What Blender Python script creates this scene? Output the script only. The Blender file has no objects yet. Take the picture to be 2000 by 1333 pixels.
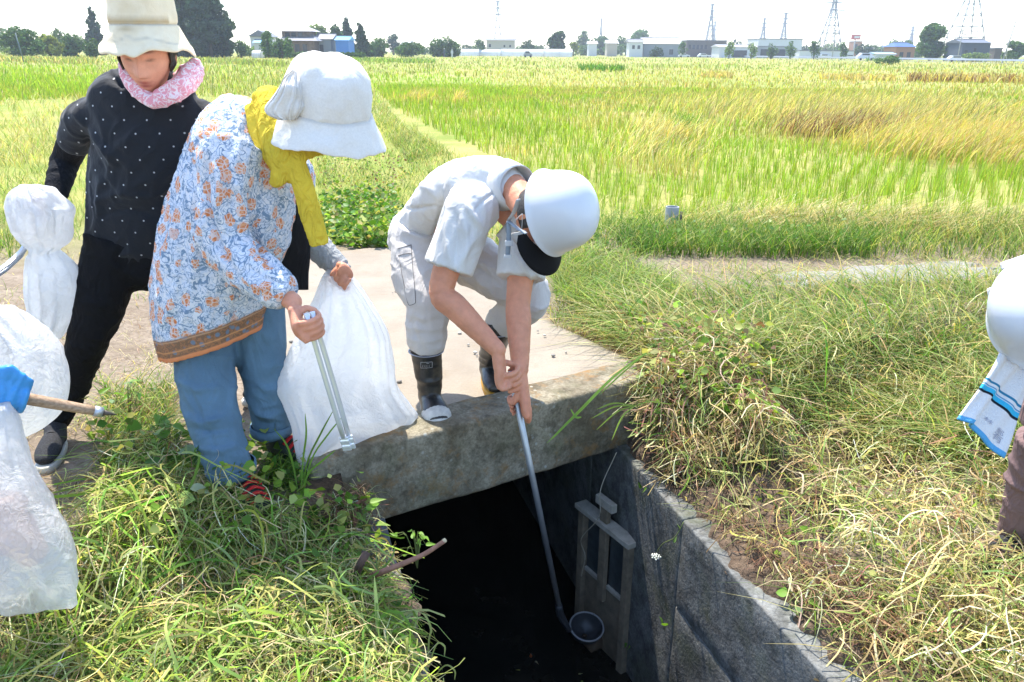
import bpy, bmesh, math, random
import numpy as np
from mathutils import Vector, Matrix
random.seed(7)
RNG = np.random.default_rng(11)
SC = bpy.context.scene
COL = SC.collection

# ------------------------------------------------------------------ camera
FPX, CAMH = 1555.0, 1.45
PITCH, ROLL = math.atan(566 / FPX), math.radians(0.45)
_cp, _sp, _cr, _sr = math.cos(PITCH), math.sin(PITCH), math.cos(ROLL), math.sin(ROLL)
_up0 = np.array([0, _sp, _cp]); _x0 = np.array([1.0, 0, 0]); _fw = np.array([0, _cp, -_sp])
_right = _cr * _x0 + _sr * _up0
_upv = -_sr * _x0 + _cr * _up0
cam_d = bpy.data.cameras.new('camera')
cam_d.sensor_width = 36.0
cam_d.lens = FPX / 2000 * 36
cam_d.clip_start = 0.05
cam_d.clip_end = 6000
cam = bpy.data.objects.new('camera', cam_d)
COL.objects.link(cam)
cam.matrix_world = Matrix(((_right[0], _upv[0], -_fw[0], 0), (_right[1], _upv[1], -_fw[1], 0),
                           (_right[2], _upv[2], -_fw[2], CAMH), (0, 0, 0, 1)))
SC.camera = cam

# ------------------------------------------------------------------ sky, sun, exposure
SUN_AZ, SUN_EL = math.radians(-26), math.radians(65)      # azimuth from +Y towards +X
world = bpy.data.worlds.new('World'); SC.world = world; world.use_nodes = True
_n = world.node_tree.nodes; _l = world.node_tree.links
_bg = _n['Background']; _sky = _n.new('ShaderNodeTexSky'); _sky.sky_type = 'NISHITA'
_sky.sun_disc = False; _sky.sun_elevation = SUN_EL; _sky.sun_rotation = SUN_AZ
_sky.air_density = 1.0; _sky.dust_density = 0.7; _sky.ozone_density = 2.0; _sky.altitude = 0
_l.new(_sky.outputs[0], _bg.inputs[0]); _bg.inputs[1].default_value = 0.15
sun_d = bpy.data.lights.new('sun', 'SUN'); sun_d.energy = 3.1; sun_d.angle = math.radians(0.6)
sun_d.color = (1.0, 0.95, 0.87)
sun = bpy.data.objects.new('sun', sun_d); COL.objects.link(sun)
_sd = Vector((math.sin(SUN_AZ) * math.cos(SUN_EL), math.cos(SUN_AZ) * math.cos(SUN_EL), math.sin(SUN_EL)))
sun.rotation_euler = _sd.to_track_quat('Z', 'Y').to_euler(); sun.location = (-20, 40, 50)
SC.view_settings.view_transform = 'Standard'; SC.view_settings.look = 'None'
SC.view_settings.gamma = 1.0; SC.view_settings.use_curve_mapping = False
SC.view_settings.exposure = 1.75
SC.render.engine = 'CYCLES'
SC.cycles.use_denoising = True
SC.cycles.max_bounces = 8; SC.cycles.transparent_max_bounces = 24
SC.cycles.sample_clamp_indirect = 8

# ------------------------------------------------------------------ pixels <-> places
def ray(x, y):
    u = (x - 1000) / FPX; v = -(y - 666.5) / FPX
    return u * _right + v * _upv + _fw
def atz(x, y, z):                      # where the ray of a photo pixel meets height z
    d = ray(x, y); t = (z - CAMH) / d[2]; return np.array([0, 0, CAMH]) + d * t
def aty(x, y, yy):                     # where it meets distance yy
    d = ray(x, y); t = yy / d[1]; return np.array([0, 0, CAMH]) + d * t
def proj(P):
    P = np.asarray(P, float) - np.array([0, 0, CAMH])
    w = P @ _fw
    return np.stack([1000 + FPX * (P @ _right) / w, 666.5 - FPX * (P @ _upv) / w], -1)

# ------------------------------------------------------------------ noise
def _hash(ix, iy, iz, seed):
    h = (ix * 374761393 + iy * 668265263 + iz * 2147483647 + seed * 1274126177) & 0xffffffff
    h = ((h ^ (h >> 13)) * 1274126177) & 0xffffffff
    return ((h ^ (h >> 16)) & 0xffff) / 65535.0 * 2 - 1
def noise(P, scale=1.0, seed=0):
    P = np.asarray(P, float) * scale
    if P.shape[-1] == 2: P = np.concatenate([P, np.zeros(P.shape[:-1] + (1,))], -1)
    i = np.floor(P).astype(np.int64); f = P - i; f = f * f * (3 - 2 * f)
    r = 0
    for dx in (0, 1):
        for dy in (0, 1):
            for dz in (0, 1):
                w = (f[..., 0] if dx else 1 - f[..., 0]) * (f[..., 1] if dy else 1 - f[..., 1]) * (f[..., 2] if dz else 1 - f[..., 2])
                r = r + w * _hash(i[..., 0] + dx, i[..., 1] + dy, i[..., 2] + dz, seed)
    return r
def fbm(P, scale=1.0, seed=0, oct=3):
    r = 0; a = 1.0
    for k in range(oct):
        r = r + a * noise(P, scale * 2 ** k, seed + k * 17); a *= 0.5
    return r
def sstep(a, b, x):
    t = np.clip((x - a) / (b - a), 0, 1); return t * t * (3 - 2 * t)

# ------------------------------------------------------------------ objects
def tag(o, label, cat, group=None):
    o['label'] = label; o['category'] = cat
    if group: o['group'] = group
    return o
def empty(name, loc, label=None, cat=None, group=None):
    o = bpy.data.objects.new(name, None); COL.objects.link(o); o.location = Vector(tuple(float(c) for c in loc))
    o.empty_display_size = 0.1
    if label: tag(o, label, cat, group)
    return o
def link(name, me, parent=None):
    o = bpy.data.objects.new(name, me); COL.objects.link(o)
    if parent is not None:
        o.parent = parent
        if parent.type == 'EMPTY': o.location = -parent.location      # meshes are written in world coordinates
    return o
def raw_mesh(name, V, Fc, mat, smooth=True, cols=None, attrs=None):
    """V (n,3); Fc list of faces or an (m,k) array"""
    me = bpy.data.meshes.new(name)
    V = np.asarray(V, np.float32)
    if isinstance(Fc, np.ndarray):
        m, k = Fc.shape
        me.vertices.add(len(V)); me.vertices.foreach_set('co', V.ravel())
        me.loops.add(m * k); me.loops.foreach_set('vertex_index', Fc.astype(np.int32).ravel())
        me.polygons.add(m); me.polygons.foreach_set('loop_start', np.arange(0, m * k, k, dtype=np.int32))
        me.update(calc_edges=True)
    else:
        me.from_pydata(V.tolist(), [], Fc); me.update()
    if smooth: me.polygons.foreach_set('use_smooth', np.ones(len(me.polygons), bool))
    if cols is not None:
        a = me.color_attributes.new('Col', 'FLOAT_COLOR', 'POINT')
        c4 = np.ones((len(V), 4), np.float32); c4[:, :3] = cols; a.data.foreach_set('color', c4.ravel())
    for k_, v_ in (attrs or {}).items():
        a = me.attributes.new(k_, 'FLOAT', 'POINT'); a.data.foreach_set('value', np.asarray(v_, np.float32))
    if mat is not None:
        for m_ in (mat if isinstance(mat, (list, tuple)) else [mat]): me.materials.append(m_)
    return me
class MB:
    def __init__(s): s.V = []; s.F = []; s.n = 0
    def add(s, V, F):
        V = np.asarray(V, float); s.V.append(V); s.F += [tuple(int(i) + s.n for i in f) for f in F]; s.n += len(V); return s
    def box(s, c, half, ax=None, bevel=0.0):
        """box with centre c, half sizes, axes rows ax; bevel makes chamfered edges"""
        ax = np.eye(3) if ax is None else np.asarray(ax, float)
        c = np.asarray(c, float); h = np.asarray(half, float)
        if bevel <= 0:
            P = [(sx, sy, sz) for sx in (-1, 1) for sy in (-1, 1) for sz in (-1, 1)]
            V = [c + (np.array(p) * h) @ ax for p in P]
            return s.add(V, [(0, 1, 3, 2), (4, 6, 7, 5), (0, 4, 5, 1), (2, 3, 7, 6), (0, 2, 6, 4), (1, 5, 7, 3)])
        bm = bmesh.new(); bmesh.ops.create_cube(bm, size=2)
        for v in bm.verts: v.co = Vector((v.co.x * h[0], v.co.y * h[1], v.co.z * h[2]))
        bmesh.ops.bevel(bm, geom=list(bm.edges), offset=bevel, segments=2, affect='EDGES', profile=0.6)
        bm.verts.index_update()
        V = [c + np.array(v.co) @ ax for v in bm.verts]; F = [[v.index for v in f.verts] for f in bm.faces]
        bm.free(); return s.add(V, F)
    def tube(s, pts, rad, **k): return s.add(*tube(pts, rad, **k))
    def mesh(s, name, mat, smooth=False): return raw_mesh(name, np.concatenate(s.V), s.F, mat, smooth)
    def build(s, name, mat, parent=None, smooth=False): return link(name, s.mesh(name, mat, smooth), parent)
def catmull(P, sub):
    P = np.asarray(P, float)
    if len(P) < 3 or sub <= 1:
        if sub <= 1: return P
    Q = np.vstack([2 * P[0] - P[1], P, 2 * P[-1] - P[-2]]); out = []
    for i in range(1, len(Q) - 2):
        p0, p1, p2, p3 = Q[i - 1], Q[i], Q[i + 1], Q[i + 2]
        for j in range(sub):
            t = j / sub
            out.append(0.5 * (2 * p1 + (p2 - p0) * t + (2 * p0 - 5 * p1 + 4 * p2 - p3) * t * t + (3 * p1 - p0 - 3 * p2 + p3) * t ** 3))
    out.append(P[-1]); return np.array(out)
def tube(pts, rad, hint=(0.0, 0.0, 1.0), n=12, sub=1, round_end=False, cap=True):
    """tapered tube; rad: scalar, list of scalars, or list of (across, along-hint) pairs"""
    P = np.asarray(pts, float)
    R = np.asarray(rad, float)
    if R.ndim == 0: R = np.full((len(P), 2), float(R))
    elif R.ndim == 1: R = np.stack([R, R], 1)
    if sub > 1:
        PR = catmull(np.hstack([P, R]), sub); P, R = PR[:, :3], np.maximum(PR[:, 3:], 1e-4)
    T = np.gradient(P, axis=0); T /= np.linalg.norm(T, axis=1)[:, None] + 1e-12
    if round_end:
        r0, r1 = R[0].min(), R[-1].min(); P0, P1, T0, T1, Ra, Rb = P[0], P[-1], T[0], T[-1], R[0], R[-1]
        hs = [(0.95, .3), (0.8, .6), (0.5, .86), (0.15, .99)]
        P = np.vstack([[P0 - T0 * r0 * b for a, b in hs[::-1]], P, [P1 + T1 * r1 * b for a, b in hs]])
        R = np.vstack([[Ra * a for a, b in hs[::-1]], R, [Rb * a for a, b in hs]])
        T = np.vstack([np.repeat(T0[None], 4, 0), T, np.repeat(T1[None], 4, 0)])
    hint = np.asarray(hint, float); ang = np.arange(n) * 2 * math.pi / n; V = []
    prev = None
    for i in range(len(P)):
        v = hint - T[i] * (hint @ T[i])
        if np.linalg.norm(v) < 0.15: v = prev if prev is not None else np.cross(T[i], [1.0, 0.31, 0.2])
        v = v - T[i] * (v @ T[i]); v /= np.linalg.norm(v); prev = v
        u = np.cross(v, T[i])
        V.append(P[i] + np.outer(np.cos(ang) * R[i, 0], u) + np.outer(np.sin(ang) * R[i, 1], v))
    V = np.concatenate(V); F = []
    for i in range(len(P) - 1):
        for j in range(n):
            k = (j + 1) % n; F.append((i * n + j, i * n + k, (i + 1) * n + k, (i + 1) * n + j))
    if cap: F.append(tuple(range(n))[::-1]); F.append(tuple((len(P) - 1) * n + j for j in range(n)))
    return V, F
def rings(R, close=True):
    """stack of rings, each (n,3)"""
    n = len(R[0]); V = np.concatenate(R); F = []
    for i in range(len(R) - 1):
        for j in range(n):
            k = (j + 1) % n; F.append((i * n + j, i * n + k, (i + 1) * n + k, (i + 1) * n + j))
    if close: F.append(tuple(range(n))[::-1]); F.append(tuple((len(R) - 1) * n + j for j in range(n)))
    return V, F
def remesh(name, mb, voxel, mat, parent=None, smooth=6, fac=0.5, post=None, attrs=None, cols=None):
    me = raw_mesh('tmp', np.concatenate(mb.V), mb.F, None)
    o = bpy.data.objects.new('tmp', me); COL.objects.link(o)
    m = o.modifiers.new('r', 'REMESH'); m.mode = 'VOXEL'; m.voxel_size = voxel; m.use_smooth_shade = True
    if smooth:
        s_ = o.modifiers.new('s', 'SMOOTH'); s_.factor = fac; s_.iterations = smooth
    dg = bpy.context.evaluated_depsgraph_get(); ev = o.evaluated_get(dg)
    m2 = bpy.data.meshes.new_from_object(ev)
    bpy.data.objects.remove(o); bpy.data.meshes.remove(me)
    V = np.empty(len(m2.vertices) * 3, np.float32); m2.vertices.foreach_get('co', V); V = V.reshape(-1, 3).astype(float)
    N = np.empty(len(m2.vertices) * 3, np.float32); m2.vertex_normals.foreach_get('vector', N); N = N.reshape(-1, 3).astype(float)
    if post is not None: V = V + N * post(V, N)[:, None]; m2.vertices.foreach_set('co', V.astype(np.float32).ravel())
    if cols is not None:
        a = m2.color_attributes.new('Col', 'FLOAT_COLOR', 'POINT'); c4 = np.ones((len(V), 4), np.float32); c4[:, :3] = cols(V, N); a.data.foreach_set('color', c4.ravel())
    for k_, fn in (attrs or {}).items():
        a = m2.attributes.new(k_, 'FLOAT', 'POINT'); a.data.foreach_set('value', fn(V, N).astype(np.float32))
    m2.polygons.foreach_set('use_smooth', np.ones(len(m2.polygons), bool)); m2.update()
    m2.materials.clear(); m2.materials.append(mat); m2.name = name
    return link(name, m2, parent)

# ------------------------------------------------------------------ materials
def srgb(r, g, b):
    f = lambda c: (c / 255 / 12.92) if c / 255 <= 0.04045 else ((c / 255 + 0.055) / 1.055) ** 2.4
    return (f(r), f(g), f(b))
class NT:
    def __init__(s, name):
        s.m = bpy.data.materials.new(name); s.m.use_nodes = True; s.t = s.m.node_tree; s.t.nodes.clear()
        s.out = s.n('ShaderNodeOutputMaterial')
    def n(s, typ, **kw):
        nd = s.t.nodes.new(typ)
        for k, v in kw.items():
            if k.startswith('_'): setattr(nd, k[1:], v)
        return nd
    def l(s, a, b): s.t.links.new(a, b)
    def coord(s, kind='Object', scale=None):
        c = s.n('ShaderNodeTexCoord').outputs[kind]
        if scale is not None:
            mp = s.n('ShaderNodeMapping'); mp.inputs['Scale'].default_value = scale; s.l(c, mp.inputs[0]); c = mp.outputs[0]
        return c
    def noise(s, co, scale, detail=4, rough=0.6, dist=0.0):
        t = s.n('ShaderNodeTexNoise'); t.inputs['Scale'].default_value = scale; t.inputs['Detail'].default_value = detail
        t.inputs['Roughness'].default_value = rough; t.inputs['Distortion'].default_value = dist; s.l(co, t.inputs['Vector']); return t.outputs['Fac']
    def voro(s, co, scale, feature='F1', out='Distance', rnd=1.0):
        t = s.n('ShaderNodeTexVoronoi'); t.feature = feature; t.inputs['Scale'].default_value = scale
        t.inputs['Randomness'].default_value = rnd; s.l(co, t.inputs['Vector']); return t.outputs[out]
    def ramp(s, fac, stops, interp='LINEAR'):
        r = s.n('ShaderNodeValToRGB'); r.color_ramp.interpolation = interp; e = r.color_ramp.elements
        while len(e) < len(stops): e.new(0.5)
        for el, (p, c) in zip(e, stops):
            el.position = p; el.color = (c, c, c, 1) if not isinstance(c, (tuple, list)) else tuple(c[:3]) + (1,)
        s.l(fac, r.inputs[0]); return r.outputs[0]
    def mix(s, fac, a, b, typ='MIX'):
        m = s.n('ShaderNodeMix'); m.data_type = 'RGBA'; m.blend_type = typ
        for k_, (sock, v) in enumerate(((m.inputs[0], fac), (m.inputs[6], a), (m.inputs[7], b))):
            if hasattr(v, 'is_output'): s.l(v, sock)
            elif isinstance(v, (tuple, list)): sock.default_value = tuple(v[:3]) + (1,)
            else: sock.default_value = v if k_ == 0 else (v, v, v, 1)
        return m.outputs[2]
    def math(s, op, a, b=0.0, c=0.0):
        m = s.n('ShaderNodeMath'); m.operation = op
        for sock, v in zip(m.inputs, (a, b, c)):
            if hasattr(v, 'is_output'): s.l(v, sock)
            else: sock.default_value = v
        return m.outputs[0]
    def attr(s, name, out='Color'):
        a = s.n('ShaderNodeAttribute'); a.attribute_name = name; return a.outputs[out]
    def bump(s, h, strength=0.3, dist=0.01, normal=None):
        b = s.n('ShaderNodeBump'); b.inputs['Strength'].default_value = strength; b.inputs['Distance'].default_value = dist
        s.l(h, b.inputs['Height'])
        if normal is not None: s.l(normal, b.inputs['Normal'])
        return b.outputs[0]
    def bsdf(s, col, rough=0.7, spec=0.3, metal=0.0, normal=None, **kw):
        p = s.n('ShaderNodeBsdfPrincipled')
        for sock, v in (('Base Color', col), ('Roughness', rough), ('Specular IOR Level', spec), ('Metallic', metal)):
            if hasattr(v, 'is_output'): s.l(v, p.inputs[sock])
            elif isinstance(v, (tuple, list)): p.inputs[sock].default_value = tuple(v[:3]) + (1,)
            else: p.inputs[sock].default_value = v
        for k, v in kw.items(): p.inputs[k.replace('_', ' ')].default_value = v
        if normal is not None: s.l(normal, p.inputs['Normal'])
        return p.outputs[0]
    def mixs(s, fac, a, b):
        m = s.n('ShaderNodeMixShader')
        if hasattr(fac, 'is_output'): s.l(fac, m.inputs[0])
        else: m.inputs[0].default_value = fac
        s.l(a, m.inputs[1]); s.l(b, m.inputs[2]); return m.outputs[0]
    def done(s, sh): s.l(sh, s.out.inputs[0]); return s.m
def dk(c, f): return tuple(x * f for x in c[:3])
def plain(name, col, rough=0.6, spec=0.3, metal=0.0, var=0.12, vs=9.0, bump=0.15, bs=60.0, bd=0.004, **kw):
    t = NT(name); co = t.coord()
    nf = t.noise(co, vs, 5)
    c = t.mix(t.ramp(nf, [(0.3, 0.0), (0.7, 1.0)]), dk(col, 1 - var), tuple(min(1, x * (1 + var)) for x in col))
    h = t.noise(co, bs, 3)
    return t.done(t.bsdf(c, rough, spec, metal, t.bump(h, bump, bd), **kw))
def leafy(name, trans=0.4, rough=0.5, gain=1.0):
    """blade / leaf material: colour of each blade in 'Col', light passes through"""
    t = NT(name); c = t.attr('Col')
    if gain != 1.0: c = t.mix(1.0, c, (gain,) * 3, 'MULTIPLY')
    a = t.bsdf(c, rough, 0.2)
    tr = t.n('ShaderNodeBsdfTranslucent'); t.l(t.mix(1.0, c, (1.15, 1.2, 0.6), 'MULTIPLY'), tr.inputs[0])
    return t.done(t.mixs(trans, a, tr.outputs[0]))
def fabric(name, col, weave=900.0, rough=0.9, var=0.08, trans=0.0, sheen=0.0, bs=22.0, bst=0.35, bd=0.012, col2=None, stain=None):
    t = NT(name); co = t.coord()
    w = t.noise(co, weave / 4, 2)
    big = t.noise(co, 6, 4)
    c = t.mix(t.ramp(big, [(0.35, 0.0), (0.7, 1.0)]), dk(col, 1 - var), tuple(min(1, x * (1 + var)) for x in col) if col2 is None else col2)
    c = t.mix(0.25, c, t.ramp(w, [(0.3, dk(col, 0.75)), (0.7, col)]))
    fa = t.math('ABSOLUTE', t.math('SUBTRACT', t.noise(t.coord('Object', (1.0, 1.0, 0.55)), bs, 2, 0.5, 1.0), 0.5)); fold = t.math('ADD', t.ramp(fa, [(0.0, 1.0), (0.16, 0.0)]), t.noise(co, bs * 1.8, 2))
    n1 = t.bump(fold, bst, bd); n2 = t.bump(w, 0.25, 0.0015, n1)
    sh = t.bsdf(c, rough, 0.15, normal=n2, Sheen_Weight=sheen)
    if trans:
        tr = t.n('ShaderNodeBsdfTranslucent'); t.l(c, tr.inputs[0]); sh = t.mixs(trans, sh, tr.outputs[0])
    return t.done(sh)
# ------------------------------------------------------------------ layout of the culvert crossing
BA = np.array([-0.72, 2.525]); BD = np.array([0.851, 0.525]); BN = np.array([-0.525, 0.851])   # beam front line, its direction, backwards
CS = np.array([0.29, -0.957]); CT = np.array([0.957, 0.29])                                   # along the channel (towards viewer), across it
TL, TR, WT = 0.309, 1.414, 0.12
ZW, ZWATER, ZBEAM = -0.25, -1.34, 0.06
def uq(x, y): dx, dy = x - BA[0], y - BA[1]; return dx * BD[0] + dy * BD[1], dx * BN[0] + dy * BN[1]
def st(x, y): return x * CS[0] + y * CS[1], x * CT[0] + y * CT[1]
def fst(s, t): return np.array([s * CS[0] + t * CT[0], s * CS[1] + t * CT[1]])
def fuq(u, q, z=0.0): p = BA + BD * u + BN * q; return np.array([p[0], p[1], z])
def ground_z(x, y):
    x = np.asarray(x, float); y = np.asarray(y, float)
    u, q = uq(x, y); s, t = st(x, y)
    P = np.stack([x, y], -1)
    near = 1 - sstep(25, 60, np.hypot(x, y))
    h = np.where(q > 0, 0.0, -0.25 * sstep(0.02, 0.42, -q))
    # far right and far left of the beam the bank blends up more slowly
    h = h + 0.06 * sstep(2.2, 3.6, t) * (q < 0.2) * sstep(0, .5, -q + .2)
    # paddy lies lower than the lane
    h = h - 0.20 * sstep(2.9, 4.2, q - 0.25 * np.clip(-x, -2, 3))
    h = np.where(y > 60, -0.2, h)
    n = fbm(P, 1.3, 3, 3) * 0.022 + noise(P, 7, 9) * 0.006
    pad = (u > -0.35) & (u < 2.0) & (q > -0.1) & (q < 3.4)
    wall = np.minimum(np.abs(t - TL + WT), np.abs(t - TR - WT)); nearwall = 1 - sstep(0.0, 0.35, wall) * 1.0
    h = h + n * near * np.where(pad, 0.0, 1.0) * (1 - 0.8 * nearwall)
    # loose heaps of cut weeds on both banks
    h = h + 0.10 * np.exp(-(((x + 0.75) / 0.42) ** 2 + ((y - 1.85) / 0.34) ** 2))
    h = h + 0.15 * np.exp(-(((x - 1.06) / 0.22) ** 2 + ((y - 3.05) / 0.34) ** 2)) + 0.07 * np.exp(-(((x - 1.35) / 0.4) ** 2 + ((y - 2.2) / 0.5) ** 2))
    h = np.where(pad, np.minimum(h, -0.012), h)
    cov = (t > TL - WT - .3) & (t < TR + WT + .3) & (s < -3.7) & (s > -8.6)
    return np.where(cov, np.maximum(h, -0.24), h)

# ------------------------------------------------------------------ setting materials
def ground_mat():
    t = NT('soil_and_field'); co = t.coord()
    n1 = t.noise(co, 3.0, 6); n2 = t.noise(co, 40, 4); n3 = t.noise(co, 0.06, 5)
    soil = t.mix(t.ramp(n1, [(0.35, 0), (0.65, 1)]), (0.20, 0.155, 0.11), (0.30, 0.245, 0.185))
    soil = t.mix(t.ramp(n2, [(0.4, 0), (0.7, 1)]), soil, (0.15, 0.115, 0.08))
    fld = t.mix(t.ramp(n3, [(0.4, 0), (0.6, 1)]), (0.26, 0.27, 0.07), (0.34, 0.29, 0.11))
    fld = t.mix(t.ramp(t.noise(co, 0.8, 5), [(0.4, 0), (0.65, 1)]), fld, (0.18, 0.22, 0.045))
    far = t.attr('field', 'Fac')
    c = t.mix(far, soil, fld)
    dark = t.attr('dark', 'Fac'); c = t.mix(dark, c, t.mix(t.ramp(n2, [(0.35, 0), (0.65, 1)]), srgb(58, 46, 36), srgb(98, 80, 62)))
    return t.done(t.bsdf(c, 0.95, 0.1, normal=t.bump(t.noise(co, 55, 5), 0.7, 0.02)))
def concrete(name, base, dirt, spots=0.5, lichen=0.4, moss=0.0, dark=0.5):
    t = NT(name); co = t.coord()
    big = t.noise(co, 4.5, 7, 0.72); fine = t.noise(co, 90, 4); mid = t.noise(co, 14, 5, 0.7)
    c = t.mix(t.ramp(big, [(0.37, 0), (0.63, 1)]), dirt, base)
    c = t.mix(t.math('MULTIPLY', t.ramp(mid, [(0.48, 0), (0.62, 1)]), dark), c, dk(dirt, 0.4))
    c = t.mix(t.math('MULTIPLY', t.ramp(fine, [(0.35, 1), (0.6, 0)]), 0.45), c, dk(dirt, 0.55))
    vd = t.voro(co, 26); vm = t.noise(co, 5, 3)
    sp = t.math('MULTIPLY', t.ramp(t.math('ADD', vd, t.math('MULTIPLY', fine, 0.25)), [(0.24, 1), (0.36, 0)]), t.ramp(vm, [(0.5, 0), (0.62, spots)]))
    c = t.mix(sp, c, (0.36, 0.36, 0.31))
    om = t.math('MULTIPLY', t.ramp(t.noise(co, 8, 6, 0.75), [(0.52, 0), (0.66, 1)]), lichen * 0.75)
    c = t.mix(om, c, (0.26, 0.135, 0.04))
    if moss:
        gm = t.math('MULTIPLY', t.ramp(t.noise(co, 6, 5), [(0.5, 0), (0.7, 1)]), moss); c = t.mix(gm, c, srgb(92, 100, 60))
    h = t.math('ADD', fine, t.math('MULTIPLY', t.noise(co, 30, 4), 1.2))
    return t.done(t.bsdf(c, 0.9, 0.2, normal=t.bump(h, 0.55, 0.006)))
M = {}
M['ground'] = ground_mat()
M['beam'] = concrete('weathered_beam_concrete', (0.33, 0.29, 0.21), (0.13, 0.105, 0.065), 1.0, 1.0, 0.25, 0.55)
M['wall'] = concrete('channel_concrete', (0.24, 0.245, 0.235), (0.11, 0.11, 0.10), 0.35, 0.10, 0.3, 0.6)
def road_mat():
    t = NT('road_concrete'); co = t.coord()
    a = t.noise(co, 2.2, 6, 0.65); b = t.noise(co, 120, 3); g = t.voro(co, 55)
    c = t.mix(t.ramp(a, [(0.35, 0), (0.65, 1)]), (0.245, 0.205, 0.155), (0.315, 0.27, 0.21))
    c = t.mix(t.ramp(b, [(0.3, 0.6), (0.6, 0)]), c, (0.22, 0.19, 0.155))
    c = t.mix(t.math('MULTIPLY', t.ramp(t.noise(co, 7, 5), [(0.58, 0), (0.75, 1)]), 0.5), c, (0.24, 0.18, 0.12))
    return t.done(t.bsdf(c, 0.95, 0.1, normal=t.bump(t.math('ADD', b, g), 0.35, 0.006)))
M['road'] = road_mat()
def water_mat():
    t = NT('still_ditch_water'); co = t.coord()
    c = t.mix(t.ramp(t.noise(co, 5, 4), [(0.4, 0), (0.7, 1)]), (0.006, 0.007, 0.006), (0.016, 0.015, 0.011))
    return t.done(t.bsdf(c, 0.09, 0.5, normal=t.bump(t.noise(co, 7, 3), 0.06, 0.02), IOR=1.33))
M['water'] = water_mat()

# ------------------------------------------------------------------ ground sheet, with the channel cut out
def geo(a, b, first, grow):
    out = []; x = a; d = first
    while x < b: out.append(x); x += d; d *= grow
    out.append(b); return out
tpos = sorted(set([round(v, 4) for v in list(np.arange(-4.0, TL - WT - 0.02, 0.05)) + [TL - WT, TR + WT] + list(np.arange(TR + WT + 0.05, 6.5, 0.05)) + [0.75]
     + [6.5 + g for g in geo(0.1, 1500, 0.1, 1.12)] + [-4.0 - g for g in geo(0.1, 1500, 0.1, 1.12)]]))
spos = sorted(set([round(v, 4) for v in list(np.arange(-9, 0.6, 0.05)) + [-3.75] + [0.6 + g for g in geo(0.1, 400, 0.1, 1.2)] + [-9 - g for g in geo(0.08, 3500, 0.08, 1.07)]]))
S_, T_ = np.meshgrid(spos, tpos, indexing='ij')
GX = S_ * CS[0] + T_ * CT[0]; GY = S_ * CS[1] + T_ * CT[1]; GZ = ground_z(GX, GY)
ns, nt = S_.shape
idx = np.arange(ns * nt).reshape(ns, nt)
sm = (S_[:-1, :-1] + S_[1:, 1:]) / 2; tm = (T_[:-1, :-1] + T_[1:, 1:]) / 2
keep = ~((tm > TL - WT) & (tm < TR + WT) & (sm > -3.75) & (sm < 14))
Fq = np.stack([idx[:-1, :-1], idx[1:, :-1], idx[1:, 1:], idx[:-1, 1:]], -1)[keep]
GZ = np.where(((np.abs(T_ - TL + WT) < 1e-3) | (np.abs(T_ - TR - WT) < 1e-3)) & (S_ > -3.76) & (S_ < 14.01), -0.30, GZ)
GV = np.stack([GX, GY, GZ], -1).reshape(-1, 3)
_wd = np.minimum(np.abs(T_ - TL + WT), np.abs(T_ - TR - WT))
_u, _q = uq(GX, GY)
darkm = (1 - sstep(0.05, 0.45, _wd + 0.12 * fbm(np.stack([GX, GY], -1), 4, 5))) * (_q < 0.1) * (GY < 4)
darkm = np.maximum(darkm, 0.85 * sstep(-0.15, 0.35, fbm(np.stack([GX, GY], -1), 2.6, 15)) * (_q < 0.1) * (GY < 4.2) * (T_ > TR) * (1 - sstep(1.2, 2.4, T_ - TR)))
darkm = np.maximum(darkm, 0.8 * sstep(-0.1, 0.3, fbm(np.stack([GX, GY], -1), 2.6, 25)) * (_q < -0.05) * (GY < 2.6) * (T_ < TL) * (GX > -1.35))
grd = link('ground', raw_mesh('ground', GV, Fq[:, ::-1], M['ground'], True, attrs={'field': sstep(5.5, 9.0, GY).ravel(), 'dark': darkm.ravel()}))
grd['kind'] = 'structure'

# concrete pad that crosses the culvert
def rough_box(c, half, ax, bevel, seg, amp, seed=1, nscale=9):
    bm = bmesh.new(); bmesh.ops.create_cube(bm, size=2)
    for v in bm.verts: v.co = Vector((v.co.x * half[0], v.co.y * half[1], v.co.z * half[2]))
    if bevel: bmesh.ops.bevel(bm, geom=list(bm.edges), offset=bevel, segments=3, affect='EDGES', profile=0.5)
    for k in range(3):
        n_ = np.zeros(3); n_[k] = 1
        for x in np.arange(-half[k] + seg, half[k] - 1e-6, seg):
            bmesh.ops.bisect_plane(bm, geom=bm.verts[:] + bm.edges[:] + bm.faces[:], plane_co=Vector(n_ * x), plane_no=Vector(n_))
    bm.normal_update(); bm.verts.index_update()
    V = np.array([v.co[:] for v in bm.verts]); N = np.array([v.normal[:] for v in bm.verts])
    V = V + N * (amp * fbm(V + seed * 3.1, nscale, seed, 3))[:, None]
    F = [[v.index for v in f.verts] for f in bm.faces]; bm.free()
    return np.asarray(c) + V @ np.asarray(ax, float), F
BAX = np.array([[BD[0], BD[1], 0], [BN[0], BN[1], 0], [0, 0, 1.0]])
CAX = np.array([[CS[0], CS[1], 0], [CT[0], CT[1], 0], [0, 0, 1.0]])
uu, qq = np.meshgrid(np.linspace(0.0, 1.76, 48), np.linspace(0.2, 3.25, 70), indexing='ij')
edge = np.minimum.reduce([uu, 1.76 - uu, 3.25 - qq])
wob = 0.05 * fbm(np.stack([uu, qq], -1), 4, 3)
ue = uu + wob * (edge < 0.03); qe = qq + wob * ((3.25 - qq) < 0.03)
px_ = BA[0] + BD[0] * ue + BN[0] * qe; py_ = BA[1] + BD[1] * ue + BN[1] * qe
pz_ = 0.008 + 0.006 * fbm(np.stack([px_, py_], -1), 2.2, 8) - 0.05 * (edge < 0.01) * (qq > 0.25)
ii = np.arange(uu.size).reshape(uu.shape)
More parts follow.
